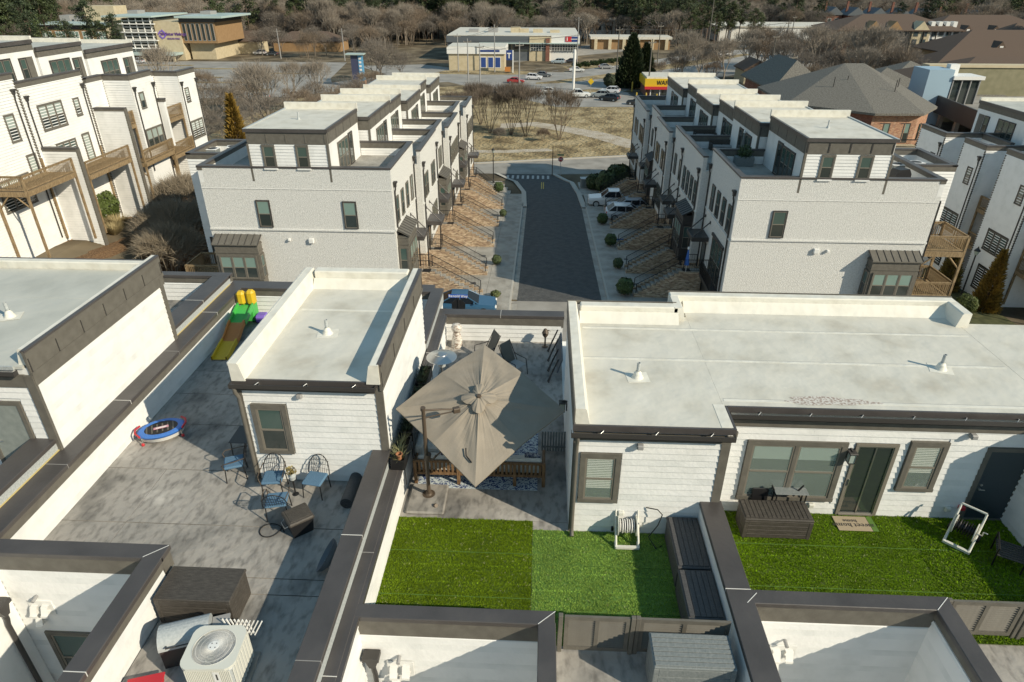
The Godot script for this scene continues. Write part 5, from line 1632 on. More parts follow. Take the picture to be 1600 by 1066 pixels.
func row_far_right() -> void:
	var Lf := Vector3.LEFT
	var u := [[38.5, -66.2, -70.8, 9.0, "farthest"], [37.65, -58.4, -61.7, 9.5, "middle"], [37.2, -50.6, -55.1, 10.0, "nearest"]]
	for i in 3:
		var q = u[i]
		var t := back_house("%s white townhouse of the shaded right hand row, dark windows" % q[4], -1.0, q[0], q[1], q[2], q[3], 13.0)
		var g: float = q[3] - 11.5
		# the recessed part behind it, nearer the camera, with balconies
		bx("wall", t, M.wall, Vector3(q[0] + 3.4, g - 2, q[1]), Vector3(q[0] + 13, q[3] - 1.1, q[1] + 4.2))
		siding(t, Vector3(q[0] + 3.4, g - 1, q[1]), Lf, 4.2, 11.6, [], 0.2, true)
		parapet(t, Vector3(q[0] + 3.4, q[3] - 1.1, q[1]), Vector3(q[0] + 3.7, q[3], q[1] + 4.2), q[3] - 0.003, 0.06, 0.5, M.wall, 30.0)
		for y in [3.0, 6.2]:
			deck(t, Vector3(q[0] + 0.8, g + y, q[1] + 0.1), Vector3(q[0] + 3.35, g + y, q[1] + 3.9), 3.0, [2])
			window(t, Vector3(q[0] + 3.4, g + y + 0.05, q[1] + 2.0), Lf, 1.9, 2.2, 2, 0.1, false, "", M.black, "glazed_door")
		window(t, Vector3(q[0], g + 7.9, q[1] - 1.2), Lf, 0.8, 1.5, 1, 0.1, true, "2", M.trim_dark)
		window(t, Vector3(q[0], g + 3.5, q[1] - 2.0), Lf, 2.7, 1.8, 3, 0.12, true, "2", M.trim_dark)
		window(t, Vector3(q[0], g + 0.2, q[1] - 2.0), Lf, 2.0, 2.1, 2, 0.12, false, "", M.black, "glazed_door")
		downspout(t, Vector3(q[0], q[3] - 1.0, q[1] - 0.35), Lf, g)
		downspout(t, Vector3(q[0] + 3.4, q[3] - 1.0, q[1] + 3.8), Lf, g)
		roof_box(t, Vector3(q[0] + 5.0, q[3] - 1.0, q[2]), Vector3(q[0] + 11, q[3] + 2.3, q[1] + 4.0), Lf, "2")
		ac_unit(Vector3(q[0] + 1.4, q[3] - 1.1, q[1] - 1.6), 0.0, 0.8, "pale air conditioner on the %s roof of the shaded right row" % q[4])


func rows_of_windows(t: Node3D, at: Vector3, nrm: Vector3, nx: int, ny: int, dx: float, dy: float, w: float, h: float, m: Material, frame: Material) -> void:
	var fx := facing(nrm, at)
	for j in ny:
		for i in nx:
			var c := Vector3(i * dx, j * dy, 0)
			var o := wput("window", t, cube, frame, fx * Transform3D(Basis.from_scale(Vector3(w + 0.3, h + 0.3, 0.12)), c + Vector3(0, 0, 0.02)))
			wput("pane", o, cube, m, fx * Transform3D(Basis.from_scale(Vector3(w, h, 0.08)), c + Vector3(0, 0, 0.06)))


func hip_roof(p: Node3D, x0: float, x1: float, z0: float, z1: float, y: float, h: float, over: float, m: Material, gable := false) -> void:
	# ridge along the longer side
	var st := B.new()
	x0 -= over; x1 += over; z0 -= over; z1 += over
	var along := x1 - x0 >= z1 - z0
	var w := (z1 - z0) / 2 if along else (x1 - x0) / 2
	var ins := 0.05 if gable else w
	var a := Vector3(x0 + ins, y + h, (z0 + z1) / 2) if along else Vector3((x0 + x1) / 2, y + h, z0 + ins)
	var b := Vector3(x1 - ins, y + h, (z0 + z1) / 2) if along else Vector3((x0 + x1) / 2, y + h, z1 - ins)
	var c := [Vector3(x0, y, z0), Vector3(x1, y, z0), Vector3(x1, y, z1), Vector3(x0, y, z1)]
	if along:
		st.quad(c[0], c[1], b, a, Vector3(0, 1, -1))
		st.quad(c[3], c[2], b, a, Vector3(0, 1, 1))
		st.tri(c[0], c[3], a, Vector3(-1, 0.5, 0))
		st.tri(c[1], c[2], b, Vector3(1, 0.5, 0))
	else:
		st.quad(c[0], c[3], b, a, Vector3(-1, 1, 0))
		st.quad(c[1], c[2], b, a, Vector3(1, 1, 0))
		st.tri(c[0], c[1], a, Vector3(0, 0.5, -1))
		st.tri(c[3], c[2], b, Vector3(0, 0.5, 1))
	st.box(Vector3(x0, y - 0.25, z0), Vector3(x1, y - 0.005, z1))
	wput("roof", p, st.mesh(), m)


func house(label: String, cat: String, x0: float, x1: float, z0: float, z1: float, g: float, y: float, rh: float, wall: Material, roof: Material, gable := false, group := "") -> Node3D:
	var t := thing("house" if cat == "house" else "building", label, cat, Vector3((x0 + x1) / 2, g, (z0 + z1) / 2), 0.0, group)
	bx("wall", t, wall, Vector3(x0, g - 1, z0), Vector3(x1, y - 0.26, z1))
	hip_roof(t, x0, x1, z0, z1, y, rh, 0.5, roof, gable)
	if gable:
		var st := B.new()
		for e in ([[x0, 1], [x1, 1]] if x1 - x0 >= z1 - z0 else [[z0, 0], [z1, 0]]):
			if e[1] == 1:
				st.tri(Vector3(e[0], y - 0.26, z0), Vector3(e[0], y - 0.26, z1), Vector3(e[0], y + rh - 0.3, (z0 + z1) / 2))
			else:
				st.tri(Vector3(x0, y - 0.26, e[0]), Vector3(x1, y - 0.26, e[0]), Vector3((x0 + x1) / 2, y + rh - 0.3, e[0]))
		wput("gable", t, st.mesh(), wall)
	return t


func background_buildings() -> void:
	var BK := Vector3.BACK
	# the clinic
	var t := thing("clinic", "long tan and cream clinic with a glass stair tower and purple lettering", "clinic", Vector3(-141, G, -250))
	bx("wall", t, M.tan_wall, Vector3(-172, G, -262), Vector3(-148, 6.3, -240))
	bx("roof_band", t, M.trim_dark, Vector3(-172.2, 6.3, -262), Vector3(-147.8, 7.6, -239.8))
	bx("roof", t, M.teal_roof, Vector3(-173, 7.6, -263), Vector3(-147, 8.1, -238.6))
	rows_of_windows(t, Vector3(-169.5, 3.0, -240), BK, 5, 1, 4.7, 1, 3.2, 5.0, M.glass_blind, M.white)
	for i in 5:
		for k in 3:
			bx("muntin", t, M.white, Vector3(-171.1 + i * 4.7, 1.4 + k * 1.3, -239.9), Vector3(-167.9 + i * 4.7, 1.55 + k * 1.3, -239.82))
		for k in 2:
			bx("muntin", t, M.white, Vector3(-170.2 + i * 4.7 + k * 1.1, 0.5, -239.9), Vector3(-170.08 + i * 4.7 + k * 1.1, 5.5, -239.815))
	bx("wall", t, M.cream, Vector3(-148, G, -262), Vector3(-141.5, 8.6, -239.2))
	rows_of_windows(t, Vector3(-144.4, 2.7, -239.2), BK, 1, 1, 1, 1, 2.0, 6.0, M.glass_dark, M.grey)
	bx("wall", t, M.cream, Vector3(-131, G, -262), Vector3(-122.5, 8.9, -239.0))
	bx("stair_tower", t, M.glass_dark, Vector3(-141, -1.2, -261), Vector3(-131.2, 9.8, -238.2))
	bx("roof", t, M.teal_roof, Vector3(-147, 10.1, -262), Vector3(-130, 10.6, -236.6))
	for k in 12:
		bx("tower_rail", t, M.white, Vector3(-141.4, -1.2 + k * 0.92, -238.2), Vector3(-130.9, -1.02 + k * 0.92, -237.9))
	for k in 4:
		bx("sun_shelf", t, M.white, Vector3(-142.6, 0.5 + k * 2.5, -238.2), Vector3(-130.0, 0.75 + k * 2.5, -236.9))
	for k in 5:
		bx("tower_fin", t, M.white, Vector3(-141.2 + k * 2.4, -1.2, -238.2), Vector3(-141.0 + k * 2.4, 9.8, -237.8))
	bx("canopy", t, M.teal_roof, Vector3(-141, -1.2, -239.5), Vector3(-123, -0.5, -233.5))
	for k in 4:
		bx("canopy_post", t, M.cream, Vector3(-140 + k * 5.2, G, -234.6), Vector3(-139.3 + k * 5.2, -1.2, -233.9))
	bx("wall", t, M.tan_wall, Vector3(-122.5, 2.2, -262), Vector3(-110.5, 8.6, -239.6))
	bx("wall", t, M.cream, Vector3(-121.5, G, -262), Vector3(-113, 2.2, -242))
	bx("roof_band", t, M.trim_dark, Vector3(-122.4, 8.6, -262), Vector3(-110.2, 9.9, -239.4))
	bx("roof", t, M.teal_roof, Vector3(-123, 9.9, -263), Vector3(-107, 10.5, -238))
	rows_of_windows(t, Vector3(-121.2, 5.6, -239.6), BK, 7, 1, 1.6, 1, 0.8, 5.0, M.glass_dark, M.grey)
	bx("roof_unit", t, M.cream, Vector3(-161, 8.1, -258), Vector3(-150, 13.0, -250))
	for q in [[-171, 10.0], [-166, 9.6], [-146, 11.6], [-126, 10.6], [-120, 11.5]]:
		bx("roof_unit", t, M.grey, Vector3(q[0], 8.1, -256), Vector3(q[0] + 3.6, q[1], -251))
	var logo := B.new()
	for k in 4:
		var x := Transform3D(Basis(Vector3.BACK, PI / 4 + k * PI / 2), Vector3(-130.0 + 1.2, 4.9, -238.95))
		logo.box(Vector3(0.75, -0.55, 0), Vector3(1.2, 0.95, 0.12), x)
	wput("logo", t, logo.mesh(), M.purple)
	text("lettering", t, "Wellstar Vinings", 0.85, mat(L(0.12, 0.05, 0.25), 0.5), t.global_transform.affine_inverse() * Transform3D(Basis(), Vector3(-125.0, 5.0, -238.9)), 0.1)
	text("lettering", t, "HEALTH PARK", 0.5, mat(L(0.2, 0.12, 0.3), 0.5), t.global_transform.affine_inverse() * Transform3D(Basis(), Vector3(-125.2, 3.6, -238.9)), 0.1)
	# flat office with red and blue sign
	t = thing("office_building", "flat two storey brick and glass office with a red and blue sign", "office", Vector3(-8, G, -262))
	bx("wall", t, M.slate, Vector3(-33, G, -285), Vector3(-5, 2.6, -245))
	bx("wall", t, M.cream, Vector3(-5, G, -285), Vector3(2.0, 2.6, -244.6))
	bx("wall", t, M.white, Vector3(2.0, G, -285), Vector3(11.5, 2.6, -245))
	bx("roof_band", t, M.slate, Vector3(-33.3, 2.6, -285.3), Vector3(-5, 4.6, -244.5))
	bx("roof_band", t, M.cream, Vector3(-4.99, 2.6, -285.3), Vector3(2.4, 4.4, -244.3))
	bx("roof_band", t, M.white, Vector3(2.41, 2.6, -285.3), Vector3(12.0, 4.8, -244.4))
	bx("roof", t, M.tpo, Vector3(-33.1, 4.61, -285.1), Vector3(11.8, 4.85, -245.2))
	bx("window_band", t, M.glass_dark, Vector3(-24, -0.2, -245.1), Vector3(-5.2, 2.2, -244.9))
	bx("window_band", t, M.glass_dark, Vector3(-4.6, 0.0, -244.7), Vector3(1.4, 2.2, -244.5))
	bx("window_band", t, M.glass_dark, Vector3(2.6, 0.0, -245.1), Vector3(11.2, 2.2, -244.9))
	for k in 18:
		bx("muntin", t, M.white, Vector3(-4.6 + k * 0.9, 0.0, -244.6), Vector3(-4.5 + k * 0.9, 2.2, -244.4))
	for k in 3:
		bx("muntin", t, M.white, Vector3(-4.6, 0.3 + k * 0.75, -244.6), Vector3(11.2, 0.38 + k * 0.75, -244.39))
	bx("canopy", t, M.teal_roof, Vector3(-22, 2.3, -246), Vector3(12, 2.6, -243.4))
	bx("wall", t, M.brick_red, Vector3(0.6, G, -245), Vector3(1.9, 4.0, -243.9))
	for q in [[-20, 6.2], [-12, 6.5], [-9, 6.0], [-4, 5.9], [-27, 5.8], [2, 5.6]]:
		bx("roof_unit", t, M.grey if q[0] < -15 else M.cream, Vector3(q[0], 4.85, -262), Vector3(q[0] + 3.4, q[1], -258))
	bx("sign_panel", t, M.red, Vector3(7.2, 3.0, -244.4), Vector3(9.2, 4.6, -244.2))
	bx("sign_panel", t, M.navy, Vector3(9.3, 3.0, -244.4), Vector3(11.3, 4.6, -244.2))
	bx("sign_bar", t, M.white, Vector3(9.0, 3.7, -244.21), Vector3(11.3, 3.9, -244.15))
	bx("sign_bar", t, M.white, Vector3(7.6, 3.3, -244.21), Vector3(7.9, 4.3, -244.15))
	# little bank and its pylon
	t = thing("bank", "small pale bank with blue windows beside the blue pylon sign", "bank", Vector3(-20, G, -222))
	bx("wall", t, M.cream, Vector3(-29, G, -230), Vector3(-12, 1.6, -217))
	bx("fascia", t, M.white, Vector3(-29.5, 1.6, -230.5), Vector3(-11.5, 3.4, -216.5))
	bx("roof", t, M.tpo, Vector3(-29.3, 3.4, -230.3), Vector3(-11.7, 3.6, -216.7))
	rows_of_windows(t, Vector3(-18.4, -0.8, -217), BK, 3, 1, 2.2, 1, 1.5, 2.8, mat(L(0.03, 0.07, 0.25), 0.1), M.white)
	bx("sign_mark", t, M.navy, Vector3(-19.6, 2.2, -216.49), Vector3(-13.4, 2.75, -216.42))
	t = thing("pylon_sign", "dark blue pylon sign with a white letter at the roadside", "sign", Vector3(-10.3, G, -212))
	bx("sign_board", t, M.navy, Vector3(-11.2, 0.4, -212.3), Vector3(-9.3, 3.1, -211.8))
	bx("sign_board", t, M.trim_dark, Vector3(-11.2, -1.4, -212.3), Vector3(-9.3, 0.4, -211.8))
	bx("sign_board", t, M.orange, Vector3(-11.6, -2.8, -212.3), Vector3(-9.9, -1.5, -211.8))
	bx("sign_post", t, M.white, Vector3(-9.3, G, -212.3), Vector3(-9.0, 3.1, -211.8))
	bx("sign_mark", t, M.white, Vector3(-10.9, 2.1, -211.8), Vector3(-9.7, 2.4, -211.74))
	bx("sign_mark", t, M.white, Vector3(-10.45, 0.9, -211.8), Vector3(-10.15, 2.1, -211.74))
	# blue shaft sign behind the left roofs
	t = thing("pylon_sign", "tall dark and bright blue shaft sign behind the left roofs", "sign", Vector3(-47.5, G, -180))
	bx("sign_board", t, mat(L(0.06, 0.07, 0.13), 0.4), Vector3(-49.3, G, -181.5), Vector3(-47.4, 4.6, -180))
	bx("sign_board", t, mat(L(0.1, 0.32, 0.55), 0.4), Vector3(-47.4, -1.6, -181.5), Vector3(-46.4, 4.6, -179.9))
	bx("sign_base", t, M.brick_orange, Vector3(-47.6, G, -181.8), Vector3(-46.2, -1.6, -179.8))
	bx("sign_cap", t, M.teal_roof, Vector3(-50.4, 4.6, -182.0), Vector3(-45.8, 4.9, -179.2))
	for k in 6:
		bx("sign_mark", t, M.white, Vector3(-47.2, -1.0 + k * 0.9, -179.9), Vector3(-46.6, -0.5 + k * 0.9, -179.82))
	# waffle restaurant
	t = thing("restaurant", "little restaurant with a yellow band of letters and red awning", "restaurant", Vector3(31, G, -171))
	bx("wall", t, M.brick_red, Vector3(24.6, G, -178), Vector3(40, -0.9, -168.3))
	bx("window_band", t, M.glass_dark, Vector3(25.6, G + 0.4, -168.35), Vector3(39.5, -1.3, -168.15))
	for k in 7:
		bx("window_post", t, M.white, Vector3(25.6 + k * 2.2, G, -168.2), Vector3(25.8 + k * 2.2, -1.2, -168.0))
	bx("awning", t, M.red, Vector3(24.2, -1.35, -168.6), Vector3(40.2, -0.75, -167.4))
	bx("sign_band", t, M.yellow, Vector3(24.2, -0.75, -178.4), Vector3(40.3, 0.95, -167.9))
	bx("roof", t, M.tpo, Vector3(24.6, 0.951, -178), Vector3(40, 1.3, -168.4))
	text("lettering", t, "WAFFLE HOUSE", 0.95, M.black, t.global_transform.affine_inverse() * Transform3D(Basis(), Vector3(31.6, 0.1, -167.88)), 0.06)
	# white industrial building and a low flat roof before it
	t = thing("industrial_building", "white flat industrial building with grey windows behind the hedge", "building", Vector3(28, G, -350))
	bx("wall", t, M.white, Vector3(16, -3, -365), Vector3(40, 4.5, -340))
	bx("wall", t, M.navy, Vector3(13, -3, -365), Vector3(16, 5.0, -341))
	bx("roof", t, M.tpo, Vector3(15.8, 4.5, -365), Vector3(40.2, 4.9, -339.8))
	rows_of_windows(t, Vector3(20, 1.6, -340), BK, 4, 1, 5.0, 1, 2.4, 1.6, M.window_far, M.grey)
	t = house("orange brick house with grey roof behind the white building", "house", 42, 54, -352, -338, G, 3.5, 3.6, M.brick_orange, M.slate)
	rows_of_windows(t, Vector3(45, 0.6, -338), BK, 3, 1, 2.8, 1, 1.4, 2.4, M.window_far, M.white)
	t = thing("shop_building", "low long shop with a pale flat roof and tan columns", "building", Vector3(34, G, -292))
	bx("wall", t, M.tan_wall, Vector3(19, G, -300), Vector3(50, 0.6, -289))
	bx("roof", t, M.tpo, Vector3(18.4, 0.6, -301), Vector3(50.6, 1.5, -288))
	for k in 6:
		bx("column", t, M.cream, Vector3(20 + k * 5.6, G, -289), Vector3(21.2 + k * 5.6, 0.6, -287.9))
	t = thing("warehouse", "very long white flat warehouse beyond the main road on the right", "warehouse", Vector3(110, -3, -340))
	bx("wall", t, M.white, Vector3(78, -4, -365), Vector3(150, 2.6, -330))
	bx("roof", t, M.tpo, Vector3(77.6, 2.6, -365.4), Vector3(150.4, 3.2, -329.6))
	# apartment block with gables
	t = thing("apartment_block", "four storey apartment block with dark gabled roof and white bays", "apartment block", Vector3(112, G, -250))
	bx("wall", t, M.brick_red, Vector3(95, G, -262), Vector3(102, 7.2, -240))
	bx("wall", t, mat(L(0.3, 0.3, 0.3), 0.8), Vector3(102, G, -262), Vector3(118, 7.2, -239.6))
	bx("wall", t, M.cream, Vector3(118, G, -262), Vector3(124, 7.2, -239))
	bx("wall", t, M.white, Vector3(124, G, -262), Vector3(134, 7.2, -239.4))
	hip_roof(t, 95, 134, -262, -239, 7.4, 4.2, 0.7, M.shingle_brown)
	rows_of_windows(t, Vector3(96.6, -1.2, -240), BK, 2, 4, 3.4, 2.55, 1.3, 1.5, M.window_far, M.white)
	rows_of_windows(t, Vector3(104, -1.2, -239.6), BK, 5, 4, 3.2, 2.55, 1.5, 1.6, M.window_far, M.trim_dark)
	rows_of_windows(t, Vector3(119.6, -1.2, -239), BK, 2, 4, 2.8, 2.55, 1.2, 1.5, M.window_far, M.trim)
	rows_of_windows(t, Vector3(125.4, -1.2, -239.4), BK, 4, 4, 2.3, 2.55, 1.4, 1.6, M.window_far, M.grey)
	for k in 4:
		for j in 2:
			bx("balcony", t, M.trim_dark, Vector3(103.5 + j * 7.2, -2.0 + k * 2.55, -239.6), Vector3(108.5 + j * 7.2, -1.0 + k * 2.55, -238.2))
	for k in 5:
		bx("downspout", t, M.trim_dark, Vector3(118 + k * 3.9, G, -238.9), Vector3(118.25 + k * 3.9, 7.2, -238.6))
	for x in [106.0, 112.5, 121.0]:
		var st := B.new()
		st.prism(PackedVector2Array([Vector2(x - 2.6, 7.3), Vector2(x + 2.6, 7.3), Vector2(x, 10.0)]), -244.0, -238.6)
		wput("gable", t, st.mesh(), M.cream if x > 115 else M.tan_wall)
	for k in 4:
		bx("dormer", t, M.white, Vector3(125 + k * 2.3, 8.2, -244), Vector3(126.2 + k * 2.3, 9.8, -241.5))
	# brown roofed blocks at the right
	var br := [[140.0, 190.0, -300.0, -272.0, 4.0, 6.0], [118.0, 168.0, -236.0, -214.0, 3.0, 5.5], [90.0, 150.0, -190.0, -170.0, 2.2, 5.0], [72.0, 120.0, -152.0, -130.0, 4.6, 4.2], [150.0, 210.0, -262.0, -244.0, 3.5, 5.5]]
	var nm := ["farthest", "middle", "lower", "nearest", "far right"]
	for i in 5:
		var q = br[i]
		t = house("%s of the big brown hipped roofs at the right edge" % nm[i], "apartment block", q[0], q[1], q[2], q[3], G, q[4], q[5], M.tan_wall, M.shingle_brown, false)
		rows_of_windows(t, Vector3(q[0] + 3, q[4] - 2.2, q[3]), BK, int((q[1] - q[0]) / 4.0), 1, 4.0, 1, 1.6, 1.6, M.window_far, M.white)
		for k in 3:
			var xx: float = lerpf(q[0], q[1], 0.3 + k * 0.2)
			var st := B.new()
			st.prism(PackedVector2Array([Vector2(xx - 1.8, q[4] + 0.8), Vector2(xx + 1.8, q[4] + 0.8), Vector2(xx, q[4] + 3.0)]), q[3] - 8.0, q[3] - 1.2)
			wput("dormer", t, st.mesh(), M.shingle_brown)
			bx("dormer_window", t, M.white, Vector3(xx - 0.5, q[4] + 0.9, q[3] - 1.2), Vector3(xx + 0.5, q[4] + 1.8, q[3] - 1.1))
	# brick house with the big hipped roof
	t = thing("brick_building", "octagonal brick building with broad grey shingle roof, balcony with chairs", "building", Vector3(46, -5, -106))
	var pl := [Vector2(36.2, -102.4), Vector2(44.8, -95.0), Vector2(51.0, -95.3), Vector2(55.2, -100.8), Vector2(56.5, -116), Vector2(36.5, -118)]
	for i in 6:
		var a: Vector2 = pl[i]
		var b: Vector2 = pl[(i + 1) % 6]
		var st := B.new()
		var n3 := Vector3(-(b.y - a.y), 0, b.x - a.x)
		st.quad(Vector3(a.x, -6, a.y), Vector3(b.x, -6, b.y), Vector3(b.x, 6.2, b.y), Vector3(a.x, 6.2, a.y), n3)
		wput("wall", t, st.mesh(), M.brick_red if i == 0 else M.brick_orange)
	var ev := []
	var mid := Vector2(47.5, -108)
	for p in pl:
		ev.append(p + (p - mid).normalized() * 0.9)
	var rs := B.new()
	var r0 := Vector3(46.5, 10.4, -112.0)
	var r1 := Vector3(49.5, 10.4, -112.0)
	var tops := [r0, r0, r1, r1, r1, r0]
	for i in 6:
		var a := Vector3(ev[i].x, 6.0, ev[i].y)
		var b := Vector3(ev[(i + 1) % 6].x, 6.0, ev[(i + 1) % 6].y)
		rs.tri(a, b, tops[i], UP)
		rs.tri(b, tops[(i + 1) % 6], tops[i], UP)
		rs.quad(a, b, b - UP * 0.3, a - UP * 0.3, (a + b) / 2 - Vector3(47.5, 6, -108))
	wput("roof", t, rs.mesh(), M.shingle)
	hip_roof(t, 38, 46, -134, -116, 6.0, 4.0, 0.8, M.shingle)
	bx("wall", t, M.brick_red, Vector3(38, -6, -134), Vector3(46, 5.7, -116))
	for x in [46.6, 49.4]:
		window(t, Vector3(x, 2.0, -95.05 - (x - 44.8) * 0.05), BK, 1.7, 2.6, 2, 0.08, true, "", M.trim_dark)
	var n45 := Vector3(-0.652, 0, 0.758)
	window(t, Vector3(39.6, 2.0, -99.4), n45, 1.9, 1.7, 2, 0.08, true, "2", M.trim_dark)
	window(t, Vector3(42.6, 2.0, -96.85), n45, 1.9, 1.7, 2, 0.08, true, "2", M.trim_dark)
	window(t, Vector3(52.6, 2.0, -97.35), Vector3(0.795, 0, 0.607), 1.2, 2.2, 1, 0.08, true, "2", M.trim_dark)
	bx("balcony_floor", t, M.cream, Vector3(45.4, 1.5, -95.2), Vector3(51.2, 1.8, -93.0))
	rail_run(t, Vector3(45.4, 1.8, -93.05), Vector3(51.2, 1.8, -93.05), 1.1, M.black, 0.03, 0.14, 0.02)
	for x in [45.4, 51.0]:
		bx("balcony_pier", t, M.brick_orange, Vector3(x - 0.2, -5, -95.1), Vector3(x + 0.5, 1.5, -93.2))
	window(t, Vector3(48.2, -1.6, -95.2), BK, 2.2, 2.6, 1, 0.12, false, "", M.white, "arched_door")
	for q in [[45.0, -106.0], [50.0, -101.5], [51.5, -104.0], [42.5, -104.5]]:
		var st := B.new()
		st.tube([Vector3(q[0], 6.0, q[1]), Vector3(q[0], 9.3, q[1])], 0.06, 0.06, 6)
		wput("vent_pipe", t, st.mesh(), M.trim_dark)
	# grey roofed houses behind it
	t = house("house with a pale grey hipped roof behind the brick building", "house", 56, 70, -140, -126, -5, 4.0, 3.6, M.cream, M.shingle)
	t = house("flat grey roofed wing beside the blue tower", "house", 64, 78, -130, -120, -5, 4.4, 2.2, M.cream, M.shingle)
	t = house("grey hipped roof house farther back beside the bare trees", "house", 70, 84, -160, -146, -5, 3.4, 3.4, M.cream, M.shingle)
	# garage with the blue tower
	t = thing("parking_garage", "dark parking garage with a pale blue stair tower and cars on its roof", "garage", Vector3(66, -4, -106))
	var gw := B.new()
	for q in [[Vector3(62.8, 0, -118), Vector3(59.8, 0, -93.5)], [Vector3(59.8, 0, -93.5), Vector3(95, 0, -92)]]:
		var a: Vector3 = q[0]
		var b: Vector3 = q[1]
		var n3 := (b - a).cross(UP).normalized() * 0.3
		for y in [[3.4, 5.9], [-0.6, 1.6], [-5.0, -2.4]]:
			gw.quad(a + UP * y[0], b + UP * y[0], b + UP * y[1], a + UP * y[1], -n3)
			gw.quad(a + UP * y[0] + n3, b + UP * y[0] + n3, b + UP * y[1] + n3, a + UP * y[1] + n3, n3)
			gw.quad(a + UP * y[1], b + UP * y[1], b + UP * y[1] + n3, a + UP * y[1] + n3, UP)
	wput("parapet", t, gw.mesh(), M.trim_dark)
	bx("roof_deck", t, M.road_old, Vector3(62, 4.2, -124), Vector3(100, 4.6, -93))
	bx("floor_slab", t, M.concrete, Vector3(62, 0.0, -124), Vector3(100, 0.4, -93))
	bx("wall", t, M.trim_dark, Vector3(64, -6, -124), Vector3(100, 0.0, -96))
	for k in 5:
		bx("column", t, M.concrete, Vector3(62.6 - k * 0.2, -5, -116 + k * 5), Vector3(63.2 - k * 0.2, 4.2, -115.4 + k * 5))
	bx("stair_tower", t, mat(L(0.3, 0.42, 0.52), 0.6), Vector3(59.4, -5, -116.5), Vector3(63.2, 9.6, -111.5))
	bx("stair_glass", t, M.glass_dark, Vector3(63.25, 4.6, -115), Vector3(67.4, 8.2, -111.6))
	bx("stair_roof", t, M.white, Vector3(63.21, 8.2, -115.4), Vector3(67.9, 8.7, -111.2))
	for k in 4:
		bx("stair_post", t, M.grey, Vector3(63.3 + k * 1.35, 4.6, -111.6), Vector3(63.45 + k * 1.35, 8.2, -111.4))
	bx("roof_unit", t, M.white, Vector3(63.4, 8.7, -114.6), Vector3(64.8, 10.2, -113.4))
	t = thing("retaining_wall", "long olive wall behind the garage roof", "wall", Vector3(80, 0, -121))
	bx("wall_face", t, M.olive_wall, Vector3(64, -4, -122.5), Vector3(108, 9.0, -120.5))
	bx("wall_cap", t, M.cream, Vector3(63.8, 9.0, -122.7), Vector3(108, 9.4, -120.3))
	# small tan houses left of the brick building
	t = house("small tan gabled house among bare trees beside the poles", "house", 54, 61, -202, -192, G, 0.4, 2.4, M.cream, M.shingle_brown, true)
	t = house("low brown roofed house just right of the right row", "house", 53, 64, -180, -168, G, 0.2, 2.8, M.cream, M.shingle_brown)
	t = house("little cream house with a porch far behind the left row", "house", -116, -106, -272, -262, G, 1.2, 3.2, M.cream, M.shingle_brown, true)
	t = house("long low brown roofed house behind the clinic car park", "house", -104, -78, -284, -272, G, 0.6, 3.0, M.tan_wall, M.shingle_brown)
	t = house("small grey roofed house high among the far left trees", "house", -128, -114, -336, -322, -2, 3.6, 3.0, M.white, M.slate)
	# far rows of houses near the horizon
	for i in 7:
		var x := 66.0 + i * 8.5
		house("white gabled house in the far row above the pines, number %s from the left" % ["one", "two", "three", "four", "five", "six", "seven"][i], "house", x, x + 7.0, -462.0 - i * 5, -448.0 - i * 5, -2, 5.0, 4.0, M.white, M.slate, true, "far white gabled houses")
	for i in 8:
		var x := 150.0 + i * 9.0
		t = house("grey roofed brick house in the long far terrace, number %s from the left" % ["one", "two", "three", "four", "five", "six", "seven", "eight"][i], "house", x, x + 8.2, -412.0 + i * 6, -398.0 + i * 6, -2.5, 5.2, 3.6, M.brick_orange if i > 3 else M.brick_red, M.slate, true, "far brick terrace")
		bx("chimney", t, M.brick_red, Vector3(x + 1, 6, -406 + i * 6), Vector3(x + 2, 11.5, -404.8 + i * 6))
		rows_of_windows(t, Vector3(x + 2, 2.2, -398.0 + i * 6), BK, 2, 1, 3.6, 1, 1.5, 2.2, M.window_far, M.white)
	for i in 5:
		var x := 214.0 + i * 16.0
		house("dark roofed far house at the upper right, number %s from the left" % ["one", "two", "three", "four", "five"][i], "house", x, x + 13.0, -520.0 + i * 8, -504.0 + i * 8, -1.5, 4.5, 4.4, M.tan_wall, M.slate, true, "far dark roofed houses")


# ---------- plants
func twig(st: B, a: Vector3, b: Vector3, r: float) -> void:
	var d := b - a
	var s := d.cross(Vector3(rng.randf() - 0.5, rng.randf() - 0.5, rng.randf() - 0.5)).normalized() * r
	st.tri(a - s, a + s, b)


func limb(st: B, a: Vector3, b: Vector3, r0: float, r1: float) -> void:
	var t := (b - a).normalized()
	var u := t.cross(Vector3.RIGHT if absf(t.x) < 0.8 else UP).normalized()
	var w := u.cross(t)
	for k in 3:
		var d0 := u * cos(TAU * k / 3) + w * sin(TAU * k / 3)
		var d1 := u * cos(TAU * (k + 1) / 3) + w * sin(TAU * (k + 1) / 3)
		st.quad(a + d0 * r0, a + d1 * r0, b + d1 * r1, b + d0 * r1, d0 + d1)


